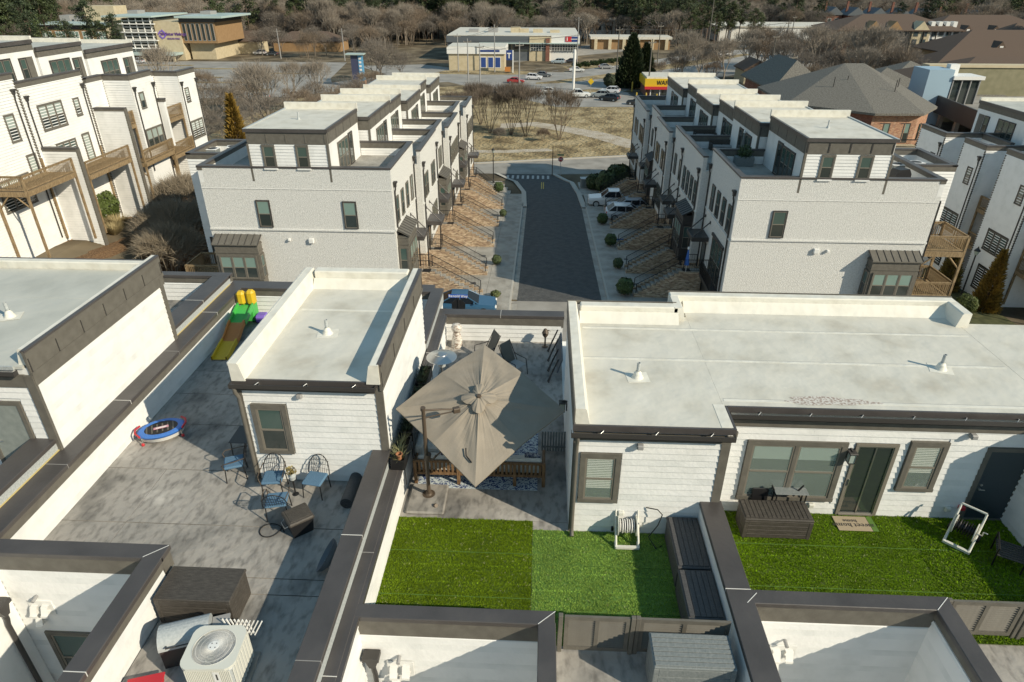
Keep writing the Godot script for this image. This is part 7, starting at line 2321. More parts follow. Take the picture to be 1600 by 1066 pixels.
func crate_box(called: String, label: String, cat: String, lo: Vector3, hi: Vector3, lid_m: Material, body_m: Material, slats: int, turn := 0.0, along_x := true) -> Node3D:
	# deck box: body, planked lid, front boards
	var mid := Vector3((lo.x + hi.x) / 2, lo.y, (lo.z + hi.z) / 2)
	var t := thing(called, label, cat, mid, turn, "deck boxes")
	var a := lo - mid
	var b := hi - mid
	var st := B.new()
	st.cbox(a + Vector3(0.02, 0, 0.02), Vector3(b.x - 0.02, b.y - 0.09, b.z - 0.02), 0.015)
	put("body", t, st.mesh(), body_m)
	st = B.new()
	st.cbox(Vector3(a.x, b.y - 0.088, a.z), Vector3(b.x, b.y - 0.02, b.z), 0.015)
	put("lid", t, st.mesh(), lid_m)
	for k in slats:
		var l2 := B.new()
		if along_x:
			l2.cbox(Vector3(lerpf(a.x + 0.03, b.x - 0.03, float(k) / slats) + 0.006, b.y - 0.02, a.z + 0.03), Vector3(lerpf(a.x + 0.03, b.x - 0.03, float(k + 1) / slats) - 0.006, b.y, b.z - 0.06), 0.005)
		else:
			l2.cbox(Vector3(a.x + 0.03, b.y - 0.02, lerpf(a.z + 0.03, b.z - 0.03, float(k) / slats) + 0.006), Vector3(b.x - 0.03, b.y, lerpf(a.z + 0.03, b.z - 0.03, float(k + 1) / slats) - 0.006), 0.005)
		put("lid_plank", t, l2.mesh(), lid_m)
	var hh := b.y - 0.1
	for k in 4:
		var y0 := 0.02 + hh * k / 4.0
		var y1 := 0.02 + hh * (k + 1) / 4.0 - 0.012
		for f in 3:
			var pb := B.new()
			if f == 0:
				pb.cbox(Vector3(a.x + 0.1, y0, b.z - 0.025), Vector3(b.x - 0.1, y1, b.z - 0.004), 0.006)
			elif f == 1:
				pb.cbox(Vector3(b.x - 0.025, y0, a.z + 0.08), Vector3(b.x - 0.004, y1, b.z - 0.08), 0.006)
			else:
				pb.cbox(Vector3(a.x + 0.004, y0, a.z + 0.08), Vector3(a.x + 0.025, y1, b.z - 0.08), 0.006)
			put("side_board", t, pb.mesh(), body_m)
	for q in [[a.x + 0.0, b.z - 0.1], [b.x - 0.1, b.z - 0.1]]:
		var cp := B.new()
		cp.cbox(Vector3(q[0], 0, q[1]), Vector3(q[0] + 0.1, b.y - 0.09, q[1] + 0.1), 0.01)
		put("corner_post", t, cp.mesh(), body_m)
	return t


func louvre_fence(label: String, x0: float, x1: float, z: float, y0: float, y1: float, posts: Array, gate := false) -> Node3D:
	var t := thing("louvre_gate" if gate else "louvre_fence", label, "gate" if gate else "fence", Vector3((x0 + x1) / 2, y0, z))
	for x in posts:
		var st := B.new()
		st.cbox(Vector3(x - 0.045, y0, z - 0.045), Vector3(x + 0.045, y1 + 0.03, z + 0.045), 0.008)
		wput("post", t, st.mesh(), M.trim)
	var mid := (x0 + x1) / 2
	for q in [[x0, x1, y1 - 0.1, y1], [x0, x1, y0 + 0.06, y0 + 0.16]]:
		bx("rail", t, M.trim, Vector3(q[0], q[2], z - 0.025), Vector3(q[1], q[3], z + 0.025))
	for x in [x0, mid - 0.04, x1 - 0.08]:
		bx("stile", t, M.trim, Vector3(x, y0 + 0.16, z - 0.026), Vector3(x + 0.08, y1 - 0.1, z + 0.026))
	var n := roundi((y1 - y0 - 0.26) / 0.066)
	for q in [[x0 + 0.08, mid - 0.04], [mid + 0.04, x1 - 0.08]]:
		for k in n:
			var y := y0 + 0.17 + (k + 0.5) * (y1 - y0 - 0.28) / n
			wput("slat", t, cube, M.trim, Transform3D(Basis(Vector3.RIGHT, 0.5) * Basis.from_scale(Vector3(q[1] - q[0], 0.007, 0.045)), Vector3((q[0] + q[1]) / 2, y, z)))
	return t


func turf(label: String, x0: float, x1: float, z0: float, z1: float, y: float, m: Material, c: Color, seed_: int, per := 1500.0) -> void:
	var t := thing("turf_mat", label, "artificial grass", Vector3((x0 + x1) / 2, y, (z0 + z1) / 2), 0.0)
	lb("backing", t, m, Vector3(x0 - (x0 + x1) / 2, 0.002, z0 - (z0 + z1) / 2), Vector3(x1 - (x0 + x1) / 2, 0.012, z1 - (z0 + z1) / 2))
	rng.seed = seed_
	var st := B.new()
	for i in 5:
		var g := rng.randf() * TAU
		var o := Vector3(cos(g), 0, sin(g))
		var p := o * 0.012
		var s := o.cross(UP) * 0.005
		st.tri(p - s, p + s, p + o * rng.randf_range(0.006, 0.024) + UP * rng.randf_range(0.022, 0.036))
	var xs := []
	var cs := []
	var w := x1 - x0
	var d := z1 - z0
	for i in int(absf(w * d) * per):
		var u := rng.randf() - 0.5
		var v := rng.randf() - 0.5
		var k := rng.randf_range(0.65, 1.35) * (1.0 + 0.14 * sin(u * w * 3.1) * sin(v * d * 2.3))
		# creases and flattened strips of the mat
		if absf(fmod(absf(v * d) + 0.3, 1.1) - 0.55) < 0.012:
			k *= 1.6
		if rng.randf() < 0.012:
			cs.append(Color(0.5, 0.5, 0.26))
		else:
			cs.append(Color(c.r * k, c.g * k, c.b * k))
		xs.append(Transform3D(Basis(UP, rng.randf() * TAU).scaled(Vector3.ONE * rng.randf_range(0.8, 1.3)), Vector3(u * w, 0.01, v * d)))
	for k in int(d / 1.3):
		var zz := -d / 2 + 1.3 * (k + 0.85)
		if zz < d / 2:
			lb("seam", t, M.turf_light, Vector3(-w / 2, 0.012, zz), Vector3(w / 2, 0.031, zz + 0.014))
	multi("blades", t, st.mesh(), M.blade, xs, cs)


func roof_things() -> void:
	turf("dark green artificial lawn on the left half of the middle terrace", -3.46, 0.0, -12.5, -8.92, 9.65, M.turf, L(0.155, 0.235, 0.012), 201)
	turf("bright pale green artificial lawn mat right of the dark one", 0.01, 4.03, -12.2, -8.95, 9.652, M.turf_light, L(0.29, 0.43, 0.09), 202)
	turf("dark green artificial lawn strip by the brown deck box", 4.6, 6.7, -13.1, -9.62, 9.652, M.turf, L(0.16, 0.27, 0.01), 203)
	turf("wide dark green artificial lawn strip in front of the sliding door", 6.71, 9.33, -13.1, -9.62, 9.65, M.turf, L(0.157, 0.265, 0.01), 204)
	turf("dark green artificial lawn strip at the right, half in shade", 9.34, 11.95, -13.1, -9.4, 9.652, M.turf, L(0.152, 0.255, 0.01), 205)
	# the big air conditioner at the bottom left
	var t := thing("air_conditioner", "large pale air conditioner with round fan grille at the bottom left", "air conditioner", Vector3(-5.87, 10.0, -7.72), 0.06)
	var st := B.new()
	st.cbox(Vector3(-0.46, 0.06, -0.42), Vector3(0.46, 0.85, 0.42), 0.05)
	put("cabinet", t, st.mesh(), M.galv)
	for k in 26:
		var lv := B.new()
		var x := lerpf(-0.4, 0.4, k / 25.0)
		lv.cbox(Vector3(x - 0.012, 0.1, 0.415), Vector3(x + 0.012, 0.8, 0.437), 0.005)
		put("louvre", t, lv.mesh(), M.blind)
	for k in 8:
		var lv := B.new()
		var z := lerpf(-0.36, 0.36, k / 7.0)
		lv.cbox(Vector3(0.452, 0.1, z - 0.04), Vector3(0.472, 0.8, z + 0.035), 0.01)
		put("side_panel", t, lv.mesh(), M.blind)
	st = B.new()
	# top panel with a round hole
	var hole := 0.385
	for k in 48:
		var g := TAU * k / 48.0
		var g2 := TAU * (k + 1) / 48.0
		var o := [Vector2(cos(g), sin(g)), Vector2(cos(g2), sin(g2))]
		var e := []
		for q in o:
			var m_ := minf(0.5 / maxf(absf(q.x), 0.001), 0.46 / maxf(absf(q.y), 0.001))
			m_ = minf(m_, 0.6)
			e.append(q * m_)
		st.quad(Vector3(o[0].x * hole, 0.9, o[0].y * hole), Vector3(o[1].x * hole, 0.9, o[1].y * hole), Vector3(e[1].x, 0.9, e[1].y), Vector3(e[0].x, 0.9, e[0].y), UP)
		st.quad(Vector3(e[0].x, 0.9, e[0].y), Vector3(e[1].x, 0.9, e[1].y), Vector3(e[1].x, 0.84, e[1].y), Vector3(e[0].x, 0.84, e[0].y), Vector3(o[0].x, 0, o[0].y))
		st.quad(Vector3(o[0].x * hole, 0.9, o[0].y * hole), Vector3(o[1].x * hole, 0.9, o[1].y * hole), Vector3(o[1].x * hole, 0.82, o[1].y * hole), Vector3(o[0].x * hole, 0.82, o[0].y * hole), -Vector3(o[0].x, 0, o[0].y))
	put("top_panel", t, st.mesh(), M.blind)
	put("fan_well", t, lathe_of([[0.39, 0.852], [0.0, 0.851]], 32), M.grey)
	st = B.new()
	for k in 96:
		var g := TAU * k / 96.0
		st.tube([Vector3(cos(g) * 0.1, 0.925, sin(g) * 0.1), Vector3(cos(g + 0.14) * 0.25, 0.92, sin(g + 0.14) * 0.25), Vector3(cos(g + 0.2) * 0.39, 0.9, sin(g + 0.2) * 0.39)], 0.0035, 0.0035, 3, false)
	for r in [0.16, 0.24, 0.32, 0.385]:
		var ring := []
		for k in 41:
			ring.append(Vector3(cos(TAU * k / 40.0) * r, 0.917 - r * 0.03, sin(TAU * k / 40.0) * r))
		st.tube(ring, 0.004, 0.004, 3, false)
	put("fan_guard", t, st.mesh(), M.white).set_meta("kind", "stuff")
	put("guard_hub", t, lathe_of([[0.1, 0.918], [0.1, 0.932], [0.0, 0.934]], 24), M.white)
	for k in 4:
		var g := TAU * (k + 0.5) / 4
		lb("hub_screw", t, M.black, Vector3(cos(g) * 0.06 - 0.008, 0.933, sin(g) * 0.06 - 0.008), Vector3(cos(g) * 0.06 + 0.008, 0.94, sin(g) * 0.06 + 0.008))
	for k in 3:
		var bl := B.new()
		var b0 := Basis(UP, TAU * k / 3.0 + 0.5)
		bl.quad(b0 * Vector3(0.05, 0.86, -0.03), b0 * Vector3(0.36, 0.862, -0.13), b0 * Vector3(0.37, 0.895, 0.06), b0 * Vector3(0.05, 0.885, 0.04), UP)
		put("fan_blade", t, bl.mesh(), M.resin_pale)
	lb("label_plate", t, M.white, Vector3(0.1, 0.5, 0.438), Vector3(0.22, 0.78, 0.442))
	lb("label_mark", t, M.trim_dark, Vector3(0.15, 0.56, 0.443), Vector3(0.18, 0.72, 0.4445))
	lb("pad", t, M.concrete, Vector3(-0.55, 0.0, -0.5), Vector3(0.55, 0.06, 0.5))
	# the grey hooded grill behind it
	t = thing("grill", "grey curved hood of a grill behind the large air conditioner", "grill", Vector3(-6.75, 10.0, -8.25), 0.35)
	lb("cart", t, M.trim_dark, Vector3(-0.45, 0, -0.28), Vector3(0.45, 0.5, 0.28))
	st = B.new()
	var pr := PackedVector2Array()
	for k in 13:
		var g := PI * k / 12.0
		pr.append(Vector2(cos(g) * 0.3, 0.5 + sin(g) * 0.26))
	st.prism(pr, -0.46, 0.46, Transform3D(Basis(UP, PI / 2), Vector3.ZERO))
	put("hood", t, st.mesh(), M.galv)
	lb("side_shelf", t, M.grey, Vector3(0.47, 0.48, -0.25), Vector3(0.8, 0.52, 0.25))
	st = B.new()
	st.tube([Vector3(-0.3, 0.62, 0.29), Vector3(-0.3, 0.64, 0.36), Vector3(0.3, 0.64, 0.36), Vector3(0.3, 0.62, 0.29)], 0.014, 0.014, 6)
	put("handle", t, st.mesh(), M.trim_dark)
	t = thing("trellis", "little white folding trellis leaning behind the large air conditioner", "trellis", Vector3(-5.75, 10.3, -8.42), 0.0)
	st = B.new()
	for k in 7:
		var x := -0.2 + k * 0.08
		st.box(Vector3(-0.012, 0, -0.01), Vector3(0.012, 0.36, 0.01), Transform3D(Basis(Vector3.BACK, 0.5) * Basis(Vector3.RIGHT, -0.25), Vector3(x, 0.05, 0.0)))
		st.box(Vector3(-0.012, 0, 0.012), Vector3(0.012, 0.36, 0.03), Transform3D(Basis(Vector3.BACK, -0.5) * Basis(Vector3.RIGHT, -0.25), Vector3(x, 0.05, 0.0)))
	put("lattice", t, st.mesh(), M.white).set_meta("kind", "stuff")
	t = thing("bucket_lid", "red plastic tub at the bottom left corner of the grey deck", "tub", Vector3(-7.2, 10.0, -7.35), 0.3)
	st = B.new()
	st.cbox(Vector3(-0.3, 0, -0.2), Vector3(0.3, 0.16, 0.2), 0.05)
	put("tub", t, st.mesh(), M.red)
	st = B.new()
	st.cbox(Vector3(-0.33, 0.155, -0.23), Vector3(0.33, 0.19, 0.23), 0.015)
	put("rim", t, st.mesh(), M.red)
	# deck boxes
	crate_box("deck_box", "big plain brown wicker deck box beside the notch wall", "deck box", Vector3(-7.7, 10.0, -9.72), Vector3(-6.1, 10.75, -8.85), M.resin, M.resin, 0, 0.0)
	crate_box("deck_box", "brown slatted deck box below the double window", "deck box", Vector3(5.17, 9.66, -12.88), Vector3(6.83, 10.3, -12.18), M.resin, M.resin, 15, 0.0)
	crate_box("deck_box", "dark grey deck box against the party wall, the one by the house", "deck box", Vector3(3.26, 9.66, -12.18), Vector3(4.0, 10.3, -10.58), M.resin_grey, M.resin_grey, 6, 0.0)
	crate_box("deck_box", "dark grey deck box against the party wall, the one by the fence", "deck box", Vector3(3.24, 9.66, -10.53), Vector3(4.0, 10.31, -9.22), M.resin_grey, M.resin_grey, 6, 0.0)
	crate_box("deck_box", "pale grey deck box outside the louvre fence at the bottom", "deck box", Vector3(2.32, 9.65, -8.66), Vector3(3.86, 10.6, -7.9), M.resin_pale, M.resin_pale, 7, 0.0, false)
	# small square cooler box in front of the blue chairs
	t = thing("cooler_box", "square black cooler with grey lid and wire handle before the blue chairs", "cooler", Vector3(-5.68, 10.0, -11.65), 0.68)
	st = B.new()
	st.prism(PackedVector2Array([Vector2(-0.24, 0), Vector2(0.24, 0), Vector2(0.29, 0.4), Vector2(-0.29, 0.4)]), -0.25, 0.25)
	put("body", t, st.mesh(), M.black)
	st = B.new()
	st.cbox(Vector3(-0.31, 0.38, -0.3), Vector3(0.31, 0.48, 0.3), 0.03)
	put("lid", t, st.mesh(), M.resin)
	st = B.new()
	st.cbox(Vector3(-0.24, 0.478, -0.23), Vector3(0.24, 0.492, 0.23), 0.012)
	put("lid_panel", t, st.mesh(), M.resin)
	st = B.new()
	st.tube([Vector3(-0.3, 0.34, -0.15), Vector3(-0.38, 0.3, -0.12), Vector3(-0.38, 0.3, 0.12), Vector3(-0.3, 0.34, 0.15)], 0.012, 0.012, 6)
	put("handle", t, st.mesh(), M.steel)
	var hs := thing("hose", "thin black hose curling beside the cooler box", "hose", Vector3(-6.3, 10.0, -11.5))
	st = B.new()
	var pth := []
	for k in 22:
		var g := k * 0.28
		pth.append(Vector3(cos(g) * (0.22 + k * 0.006) - 0.05, 0.015, sin(g) * 0.3 + k * 0.015 - 0.2))
	st.tube(pth, 0.014, 0.014, 6)
	put("hose_line", hs, st.mesh(), M.rubber)
	# chairs
	wire_chair("blue cushioned patio chair against the siding, left of the pair", Vector3(-6.75, 10.0, -12.95), 0.12)
	wire_chair("blue cushioned patio chair against the siding, right of the pair", Vector3(-5.65, 10.0, -12.95), -0.15, false)
	wire_chair("blue cushioned patio chair with its back to the camera", Vector3(-6.35, 10.0, -12.1), PI + 0.2)
	wire_chair("lone blue cushioned patio chair at the corner of the roof box", Vector3(-8.0, 10.0, -13.5), -1.2)
	t = thing("side_table", "black mesh topped patio table behind the lone blue chair", "table", Vector3(-7.95, 10.0, -14.4), 0.0)
	st = B.new()
	st.cbox(Vector3(-0.4, 0.68, -0.4), Vector3(0.4, 0.7, 0.4), 0.01)
	put("table_top", t, st.mesh(), M.trim_dark)
	for q in [[-0.35, -0.35], [0.35, -0.35], [-0.35, 0.35], [0.35, 0.35]]:
		st = B.new()
		st.tube([Vector3(q[0] * 1.05, 0, q[1] * 1.05), Vector3(q[0], 0.68, q[1])], 0.015, 0.015, 6)
		put("leg", t, st.mesh(), M.black)
	t = thing("potted_plant", "small dried plant in a clear jar between the two blue chairs", "plant", Vector3(-6.2, 10.5, -12.85))
	put("jar", t, lathe_of([[0.0, 0.0], [0.08, 0.0], [0.1, 0.12], [0.07, 0.2]], 14), M.galv)
	st = B.new()
	st.colored = true
	rng.seed = 210
	leaf_clump(st, Vector3(0, 0.26, 0), 0.13, 120, 0.05, L(0.25, 0.2, 0.08))
	put("leaves", t, st.mesh(), M.leaf)
	put("stand", t, lathe_of([[0.09, -0.5], [0.02, -0.47], [0.02, -0.02], [0.1, 0.0]], 12), M.black)
	t = thing("rolled_mat", "dark rolled mat lying along the parapet behind the blue chairs", "mat", Vector3(-4.72, 10.16, -13.0), 0.0)
	st = B.new()
	st.tube([Vector3(0, 0, 0.62), Vector3(0, 0, -0.55)], 0.16, 0.16, 18)
	put("roll", t, st.mesh(), M.resin_grey)
	st = B.new()
	var sp := []
	for k in 30:
		sp.append(Vector3(cos(k * 0.6) * (0.15 - k * 0.0045), sin(k * 0.6) * (0.15 - k * 0.0045), 0.623))
	st.tube(sp, 0.006, 0.006, 4)
	put("roll_edge", t, st.mesh(), M.black)
	t = thing("fire_bowl", "dark round metal dish tipped against the party wall", "dish", Vector3(-4.55, 10.36, -10.45), 0.0)
	st = B.new()
	st.lathe([[0.0, -0.1], [0.2, -0.07], [0.34, 0.02], [0.4, 0.12], [0.385, 0.12], [0.32, 0.03], [0.18, -0.05], [0.0, -0.08]], 28, Transform3D(Basis(Vector3.BACK, 1.0), Vector3.ZERO))
	put("dish", t, st.mesh(), M.slate)
	st = B.new()
	st.tube([Vector3(0.05, -0.34, 0.12), Vector3(-0.1, -0.05, 0.05)], 0.02, 0.02, 6)
	put("foot", t, st.mesh(), M.steel)
	# toy trampoline
	t = thing("trampoline", "small blue rimmed toy trampoline with red feet on the grey deck", "trampoline", Vector3(-10.92, 10.0, -15.15), 0.5)
	var ov := Transform3D(Basis.from_scale(Vector3(0.62, 1, 0.46)), Vector3.ZERO)
	st = B.new()
	st.lathe([[1.0, 0.2], [1.02, 0.25], [0.96, 0.28], [0.74, 0.285], [0.72, 0.27]], 40, ov)
	put("pad", t, st.mesh(), M.blue)
	put("mat", t, lathe_of([[0.73, 0.274], [0.0, 0.268]], 40, ov), M.black)
	for k in 6:
		lb("mat_stripe", t, M.trim, Vector3(-0.4 + k * 0.14, 0.279, -0.22), Vector3(-0.36 + k * 0.14, 0.281, 0.22))
	st = B.new()
	st.cbox(Vector3(-0.2, 0.28, -0.055), Vector3(0.2, 0.286, 0.055), 0.003)
	put("badge", t, st.mesh(), mat(L(0.6, 0.3, 0.36), 0.5))
	lb("badge_print", t, M.white, Vector3(-0.14, 0.286, -0.025), Vector3(0.14, 0.288, 0.025))
	put("skirt", t, lathe_of([[0.94, 0.08], [0.98, 0.24]], 32, ov), M.white)
	for q in [[-0.5, -0.3], [0.5, -0.3], [-0.5, 0.3], [0.5, 0.3]]:
		st = B.new()
		st.tube([Vector3(q[0] * 1.05, 0.03, q[1] * 1.1), Vector3(q[0], 0.24, q[1])], 0.018, 0.018, 6)
		var lg := put("leg", t, st.mesh(), M.steel)
		st = B.new()
		st.lathe([[0.0, -0.02], [0.04, 0.0], [0.045, 0.04], [0.03, 0.08], [0.0, 0.08]], 12, Transform3D(Basis(), Vector3(q[0] * 1.05, 0.02, q[1] * 1.1)))
		put("foot", lg, st.mesh(), M.red)
	for q in [-1, 1]:
		st = B.new()
		st.tube([Vector3(q * 0.56, 0.3, -0.3), Vector3(q * 0.67, 0.33, -0.1), Vector3(q * 0.67, 0.33, 0.1), Vector3(q * 0.56, 0.3, 0.3)], 0.03, 0.03, 8)
		put("bumper", t, st.mesh(), M.red)
	# toy slide in the far corner
	t = thing("toy_slide", "plastic toy slide in yellow, orange, green and purple at the deck corner", "slide", Vector3(-11.2, 10.0, -21.0), 0.04)
	for q in [[[0.0, 0.86], [1.0, 0.62], 0.26, M.green, -1.4, -0.4, 0.72, 0.5], [[0, 0], [0, 0], 0.24, M.orange, -0.4, 0.5, 0.5, 0.2], [[0, 0], [0, 0], 0.23, M.yellow, 0.5, 1.55, 0.2, 0.04]]:
		st = B.new()
		var n := 8
		for k in n:
			var z0 := lerpf(q[4], q[5], float(k) / n)
			var z1 := lerpf(q[4], q[5], float(k + 1) / n)
			var y0 := lerpf(q[6], q[7], smoothstep(0.0, 1.0, float(k) / n))
			var y1 := lerpf(q[6], q[7], smoothstep(0.0, 1.0, float(k + 1) / n))
			var w: float = q[2]
			st.quad(Vector3(-w, y0, z0), Vector3(w, y0, z0), Vector3(w, y1, z1), Vector3(-w, y1, z1), UP)
			for s in [-1.0, 1.0]:
				st.quad(Vector3(s * w, y0, z0), Vector3(s * w, y0 + 0.12, z0), Vector3(s * w, y1 + 0.12, z1), Vector3(s * w, y1, z1), Vector3(-s, 0, 0))
				st.quad(Vector3(s * (w + 0.05), y0 + 0.12, z0), Vector3(s * w, y0 + 0.12, z0), Vector3(s * w, y1 + 0.12, z1), Vector3(s * (w + 0.05), y1 + 0.12, z1), UP)
				st.quad(Vector3(s * (w + 0.05), y0 + 0.12, z0), Vector3(s * (w + 0.05), maxf(0, y0 - 0.1), z0), Vector3(s * (w + 0.05), maxf(0, y1 - 0.1), z1), Vector3(s * (w + 0.05), y1 + 0.12, z1), Vector3(s, 0, 0))
		put("slide_section", t, st.mesh(), q[3])
	for q in [[-0.18, 1.25, M.yellow], [0.2, 1.3, M.yellow]]:
		st = B.new()
		st.cbox(Vector3(q[0] - 0.17, 0.7, -1.75), Vector3(q[0] + 0.16, q[1], -1.42), 0.09)
		put("tower_grip", t, st.mesh(), q[2])
	st = B.new()
	st.cbox(Vector3(-0.26, 0, -1.9), Vector3(0.26, 0.7, -1.4), 0.05)
	put("tower", t, st.mesh(), M.green)
	st = B.new()
	st.cbox(Vector3(0.28, 0.0, -1.7), Vector3(0.75, 0.34, -1.25), 0.08)
	put("step", t, st.mesh(), M.purple)
	umbrella()
	terrace_furniture()


func lathe_of(profile: Array, sides: int, x := Transform3D.IDENTITY) -> ArrayMesh:
	var st := B.new()
	st.lathe(profile, sides, x)
	return st.mesh()


func umbrella() -> void:
	var t := thing("cantilever_umbrella", "large square taupe cantilever umbrella over the middle terrace", "umbrella", Vector3(-2.83, 9.65, -13.2))
	var ctr := Vector3(-1.44, 12.45, -13.9)
	var bs := Basis(Vector3.RIGHT, deg_to_rad(21.0)) * Basis(UP, PI / 4 + 0.02)
	var x := Transform3D(bs, ctr)
	# eight ribs: corners and side middles
	var tips := []
	for k in 8:
		var g := TAU * k / 8.0
		var r := 1.56 if k % 2 == 0 else 1.56 * sqrt(2.0)
		tips.append(Vector3(cos(g) * r, -0.40 if k % 2 == 0 else -0.52, sin(g) * r))
	var st := B.new()
	var nr := 16
	var nt := 14
	var pt := func(k: int, u: float, w: float) -> Vector3:
		# u from hub to rim, w from rib k to rib k + 1
		var a: Vector3 = tips[k]
		var b: Vector3 = tips[(k + 1) % 8]
		var p := a.lerp(b, w) * u
		p.y = lerpf(a.y, b.y, w) * pow(u, 1.12)
		var mid := 4.0 * w * (1.0 - w)
		p.y -= 0.055 * mid * sin(PI * minf(u, 0.98))
		p.y += 0.007 * sin(w * 34.0 + k * 2.0 + u * 3.0) * (1.0 - u) * minf(1.0, u * 6.0)
		p.y += 0.012 * mid * sin(u * 13.0 + w * 9.0 + k * 1.7)
		return p
	for k in 8:
		for i in nr:
			for j in nt:
				var q := []
				for e in [[i, j], [i + 1, j], [i + 1, j + 1], [i, j + 1]]:
					q.append(x * pt.call(k, float(e[0]) / nr, float(e[1]) / nt))
				st.quad(q[0], q[1], q[2], q[3], bs.y)
		# hem
		for j in nt:
			var a: Vector3 = pt.call(k, 1.0, float(j) / nt)
			var b: Vector3 = pt.call(k, 1.0, float(j + 1) / nt)
			st.quad(x * a, x * b, x * (b - UP * 0.05), x * (a - UP * 0.05))
	wput("canopy", t, st.mesh(), M.canvas)
	# puckered vent cap
	st = B.new()
	for k in 48:
		var g := TAU * k / 48.0
		var g2 := TAU * (k + 1) / 48.0
		for i in 6:
			var q := []
			for e in [[g, i], [g, i + 1], [g2, i + 1], [g2, i]]:
				var u := float(e[1]) / 6.0
				var r: float = 0.06 + u * (0.2 + 0.2 * pow(absf(sin(2.0 * e[0])), 1.5))
				q.append(x * Vector3(cos(e[0]) * r, 0.075 - 0.09 * u * u + 0.016 * sin(e[0] * 16.0) * u + 0.012 * sin(e[0] * 5.0 + 1.0), sin(e[0]) * r))
			st.quad(q[0], q[1], q[2], q[3], bs.y)
	wput("vent_cap", t, st.mesh(), M.canvas)
	st = B.new()
	st.lathe([[0.0, 0.13], [0.05, 0.125], [0.06, 0.1], [0.065, 0.07]], 16, x)
	wput("finial", t, st.mesh(), M.bronze)
	for k in 8:
		st = B.new()
		st.tube([x * (tips[k] * 0.04 - UP * 0.05), x * (tips[k] * 0.98 - UP * 0.045)], 0.014, 0.012, 5)
		wput("rib", t, st.mesh(), M.bronze)
	# mast, arm, brace, crank
	st = B.new()
	st.tube([Vector3(-2.78, 9.75, -13.28), Vector3(-2.72, 12.62, -13.05)], 0.052, 0.048, 14)
	wput("mast", t, st.mesh(), M.bronze)
	st = B.new()
	st.tube([Vector3(-2.73, 12.62, -13.06), Vector3(-2.72, 12.7, -13.05)], 0.062, 0.062, 14)
	wput("mast_cap", t, st.mesh(), M.bronze)
	st = B.new()
	st.tube([Vector3(-2.72, 12.62, -13.05), Vector3(-2.3, 12.56, -13.2), Vector3(-1.98, 12.5, -13.3)], 0.026, 0.022, 8)
	st.tube([Vector3(-2.72, 12.38, -13.07), Vector3(-1.98, 12.45, -13.3)], 0.018, 0.018, 8)
	wput("arm", t, st.mesh(), M.bronze)
	st = B.new()
	st.cbox(Vector3(-0.09, -0.07, -0.07), Vector3(0.09, 0.07, 0.07), 0.02, Transform3D(Basis(UP, 0.4), Vector3(-1.95, 12.47, -13.32)))
	wput("arm_joint", t, st.mesh(), M.bronze)
	st = B.new()
	st.tube([Vector3(-2.75, 11.0, -13.17), Vector3(-2.7, 11.2, -13.16)], 0.085, 0.085, 12)
	st.tube([Vector3(-2.75, 11.05, -13.15), Vector3(-2.55, 11.1, -13.1), Vector3(-2.5, 11.22, -13.1)], 0.016, 0.016, 6)
	wput("crank", t, st.mesh(), M.bronze)
	st = B.new()
	st.tube([Vector3(-2.6, 11.05, -13.1), Vector3(-2.25, 11.35, -13.3)], 0.025, 0.02, 8)
	wput("handle", t, st.mesh(), M.bronze)
	st = B.new()
	st.lathe([[0.17, 0.06], [0.17, 0.085], [0.1, 0.09], [0.075, 0.14], [0.06, 0.2]], 18, Transform3D(Basis(), Vector3(-2.79, 9.66, -13.3)))
	wput("socket", t, st.mesh(), M.bronze)
	st = B.new()
	st.cbox(Vector3(-0.5, 0, -0.56), Vector3(0.5, 0.09, 0.56), 0.05, Transform3D(Basis(), Vector3(-2.8, 9.652, -13.16)))
	wput("base_plate", t, st.mesh(), M.deck)
	st = B.new()
	st.tube([Vector3(-2.55, 9.75, -12.85), Vector3(-2.52, 9.78, -12.82)], 0.06, 0.05, 12)
	wput("base_knob", t, st.mesh(), M.bronze)
	# strap hanging on the canopy
	st = B.new()
	st.tube([x * Vector3(-1.1, -0.3, 0.72), x * Vector3(-1.22, -0.35, 0.86), x * Vector3(-1.24, -0.38, 1.08)], 0.018, 0.018, 5)
	wput("tie_strap", t, st.mesh(), M.black)


func print_texture(seed_: int, a: Color, b: Color, w: int, h: int) -> ImageTexture:
	# broken ikat-like bands of a woven outdoor rug
	var im := Image.create(w, h, false, Image.FORMAT_RGB8)
	im.fill(b.linear_to_srgb())
	var r := RandomNumberGenerator.new()
	r.seed = seed_
	for i in 5200:
		var x := r.randi() % w
		var y := (r.randi() % (h / 8)) * 8
		im.fill_rect(Rect2i(x, y, r.randi_range(3, 14), r.randi_range(3, 8)), (a if r.randf() < 0.66 else b).linear_to_srgb())
	return ImageTexture.create_from_image(im)


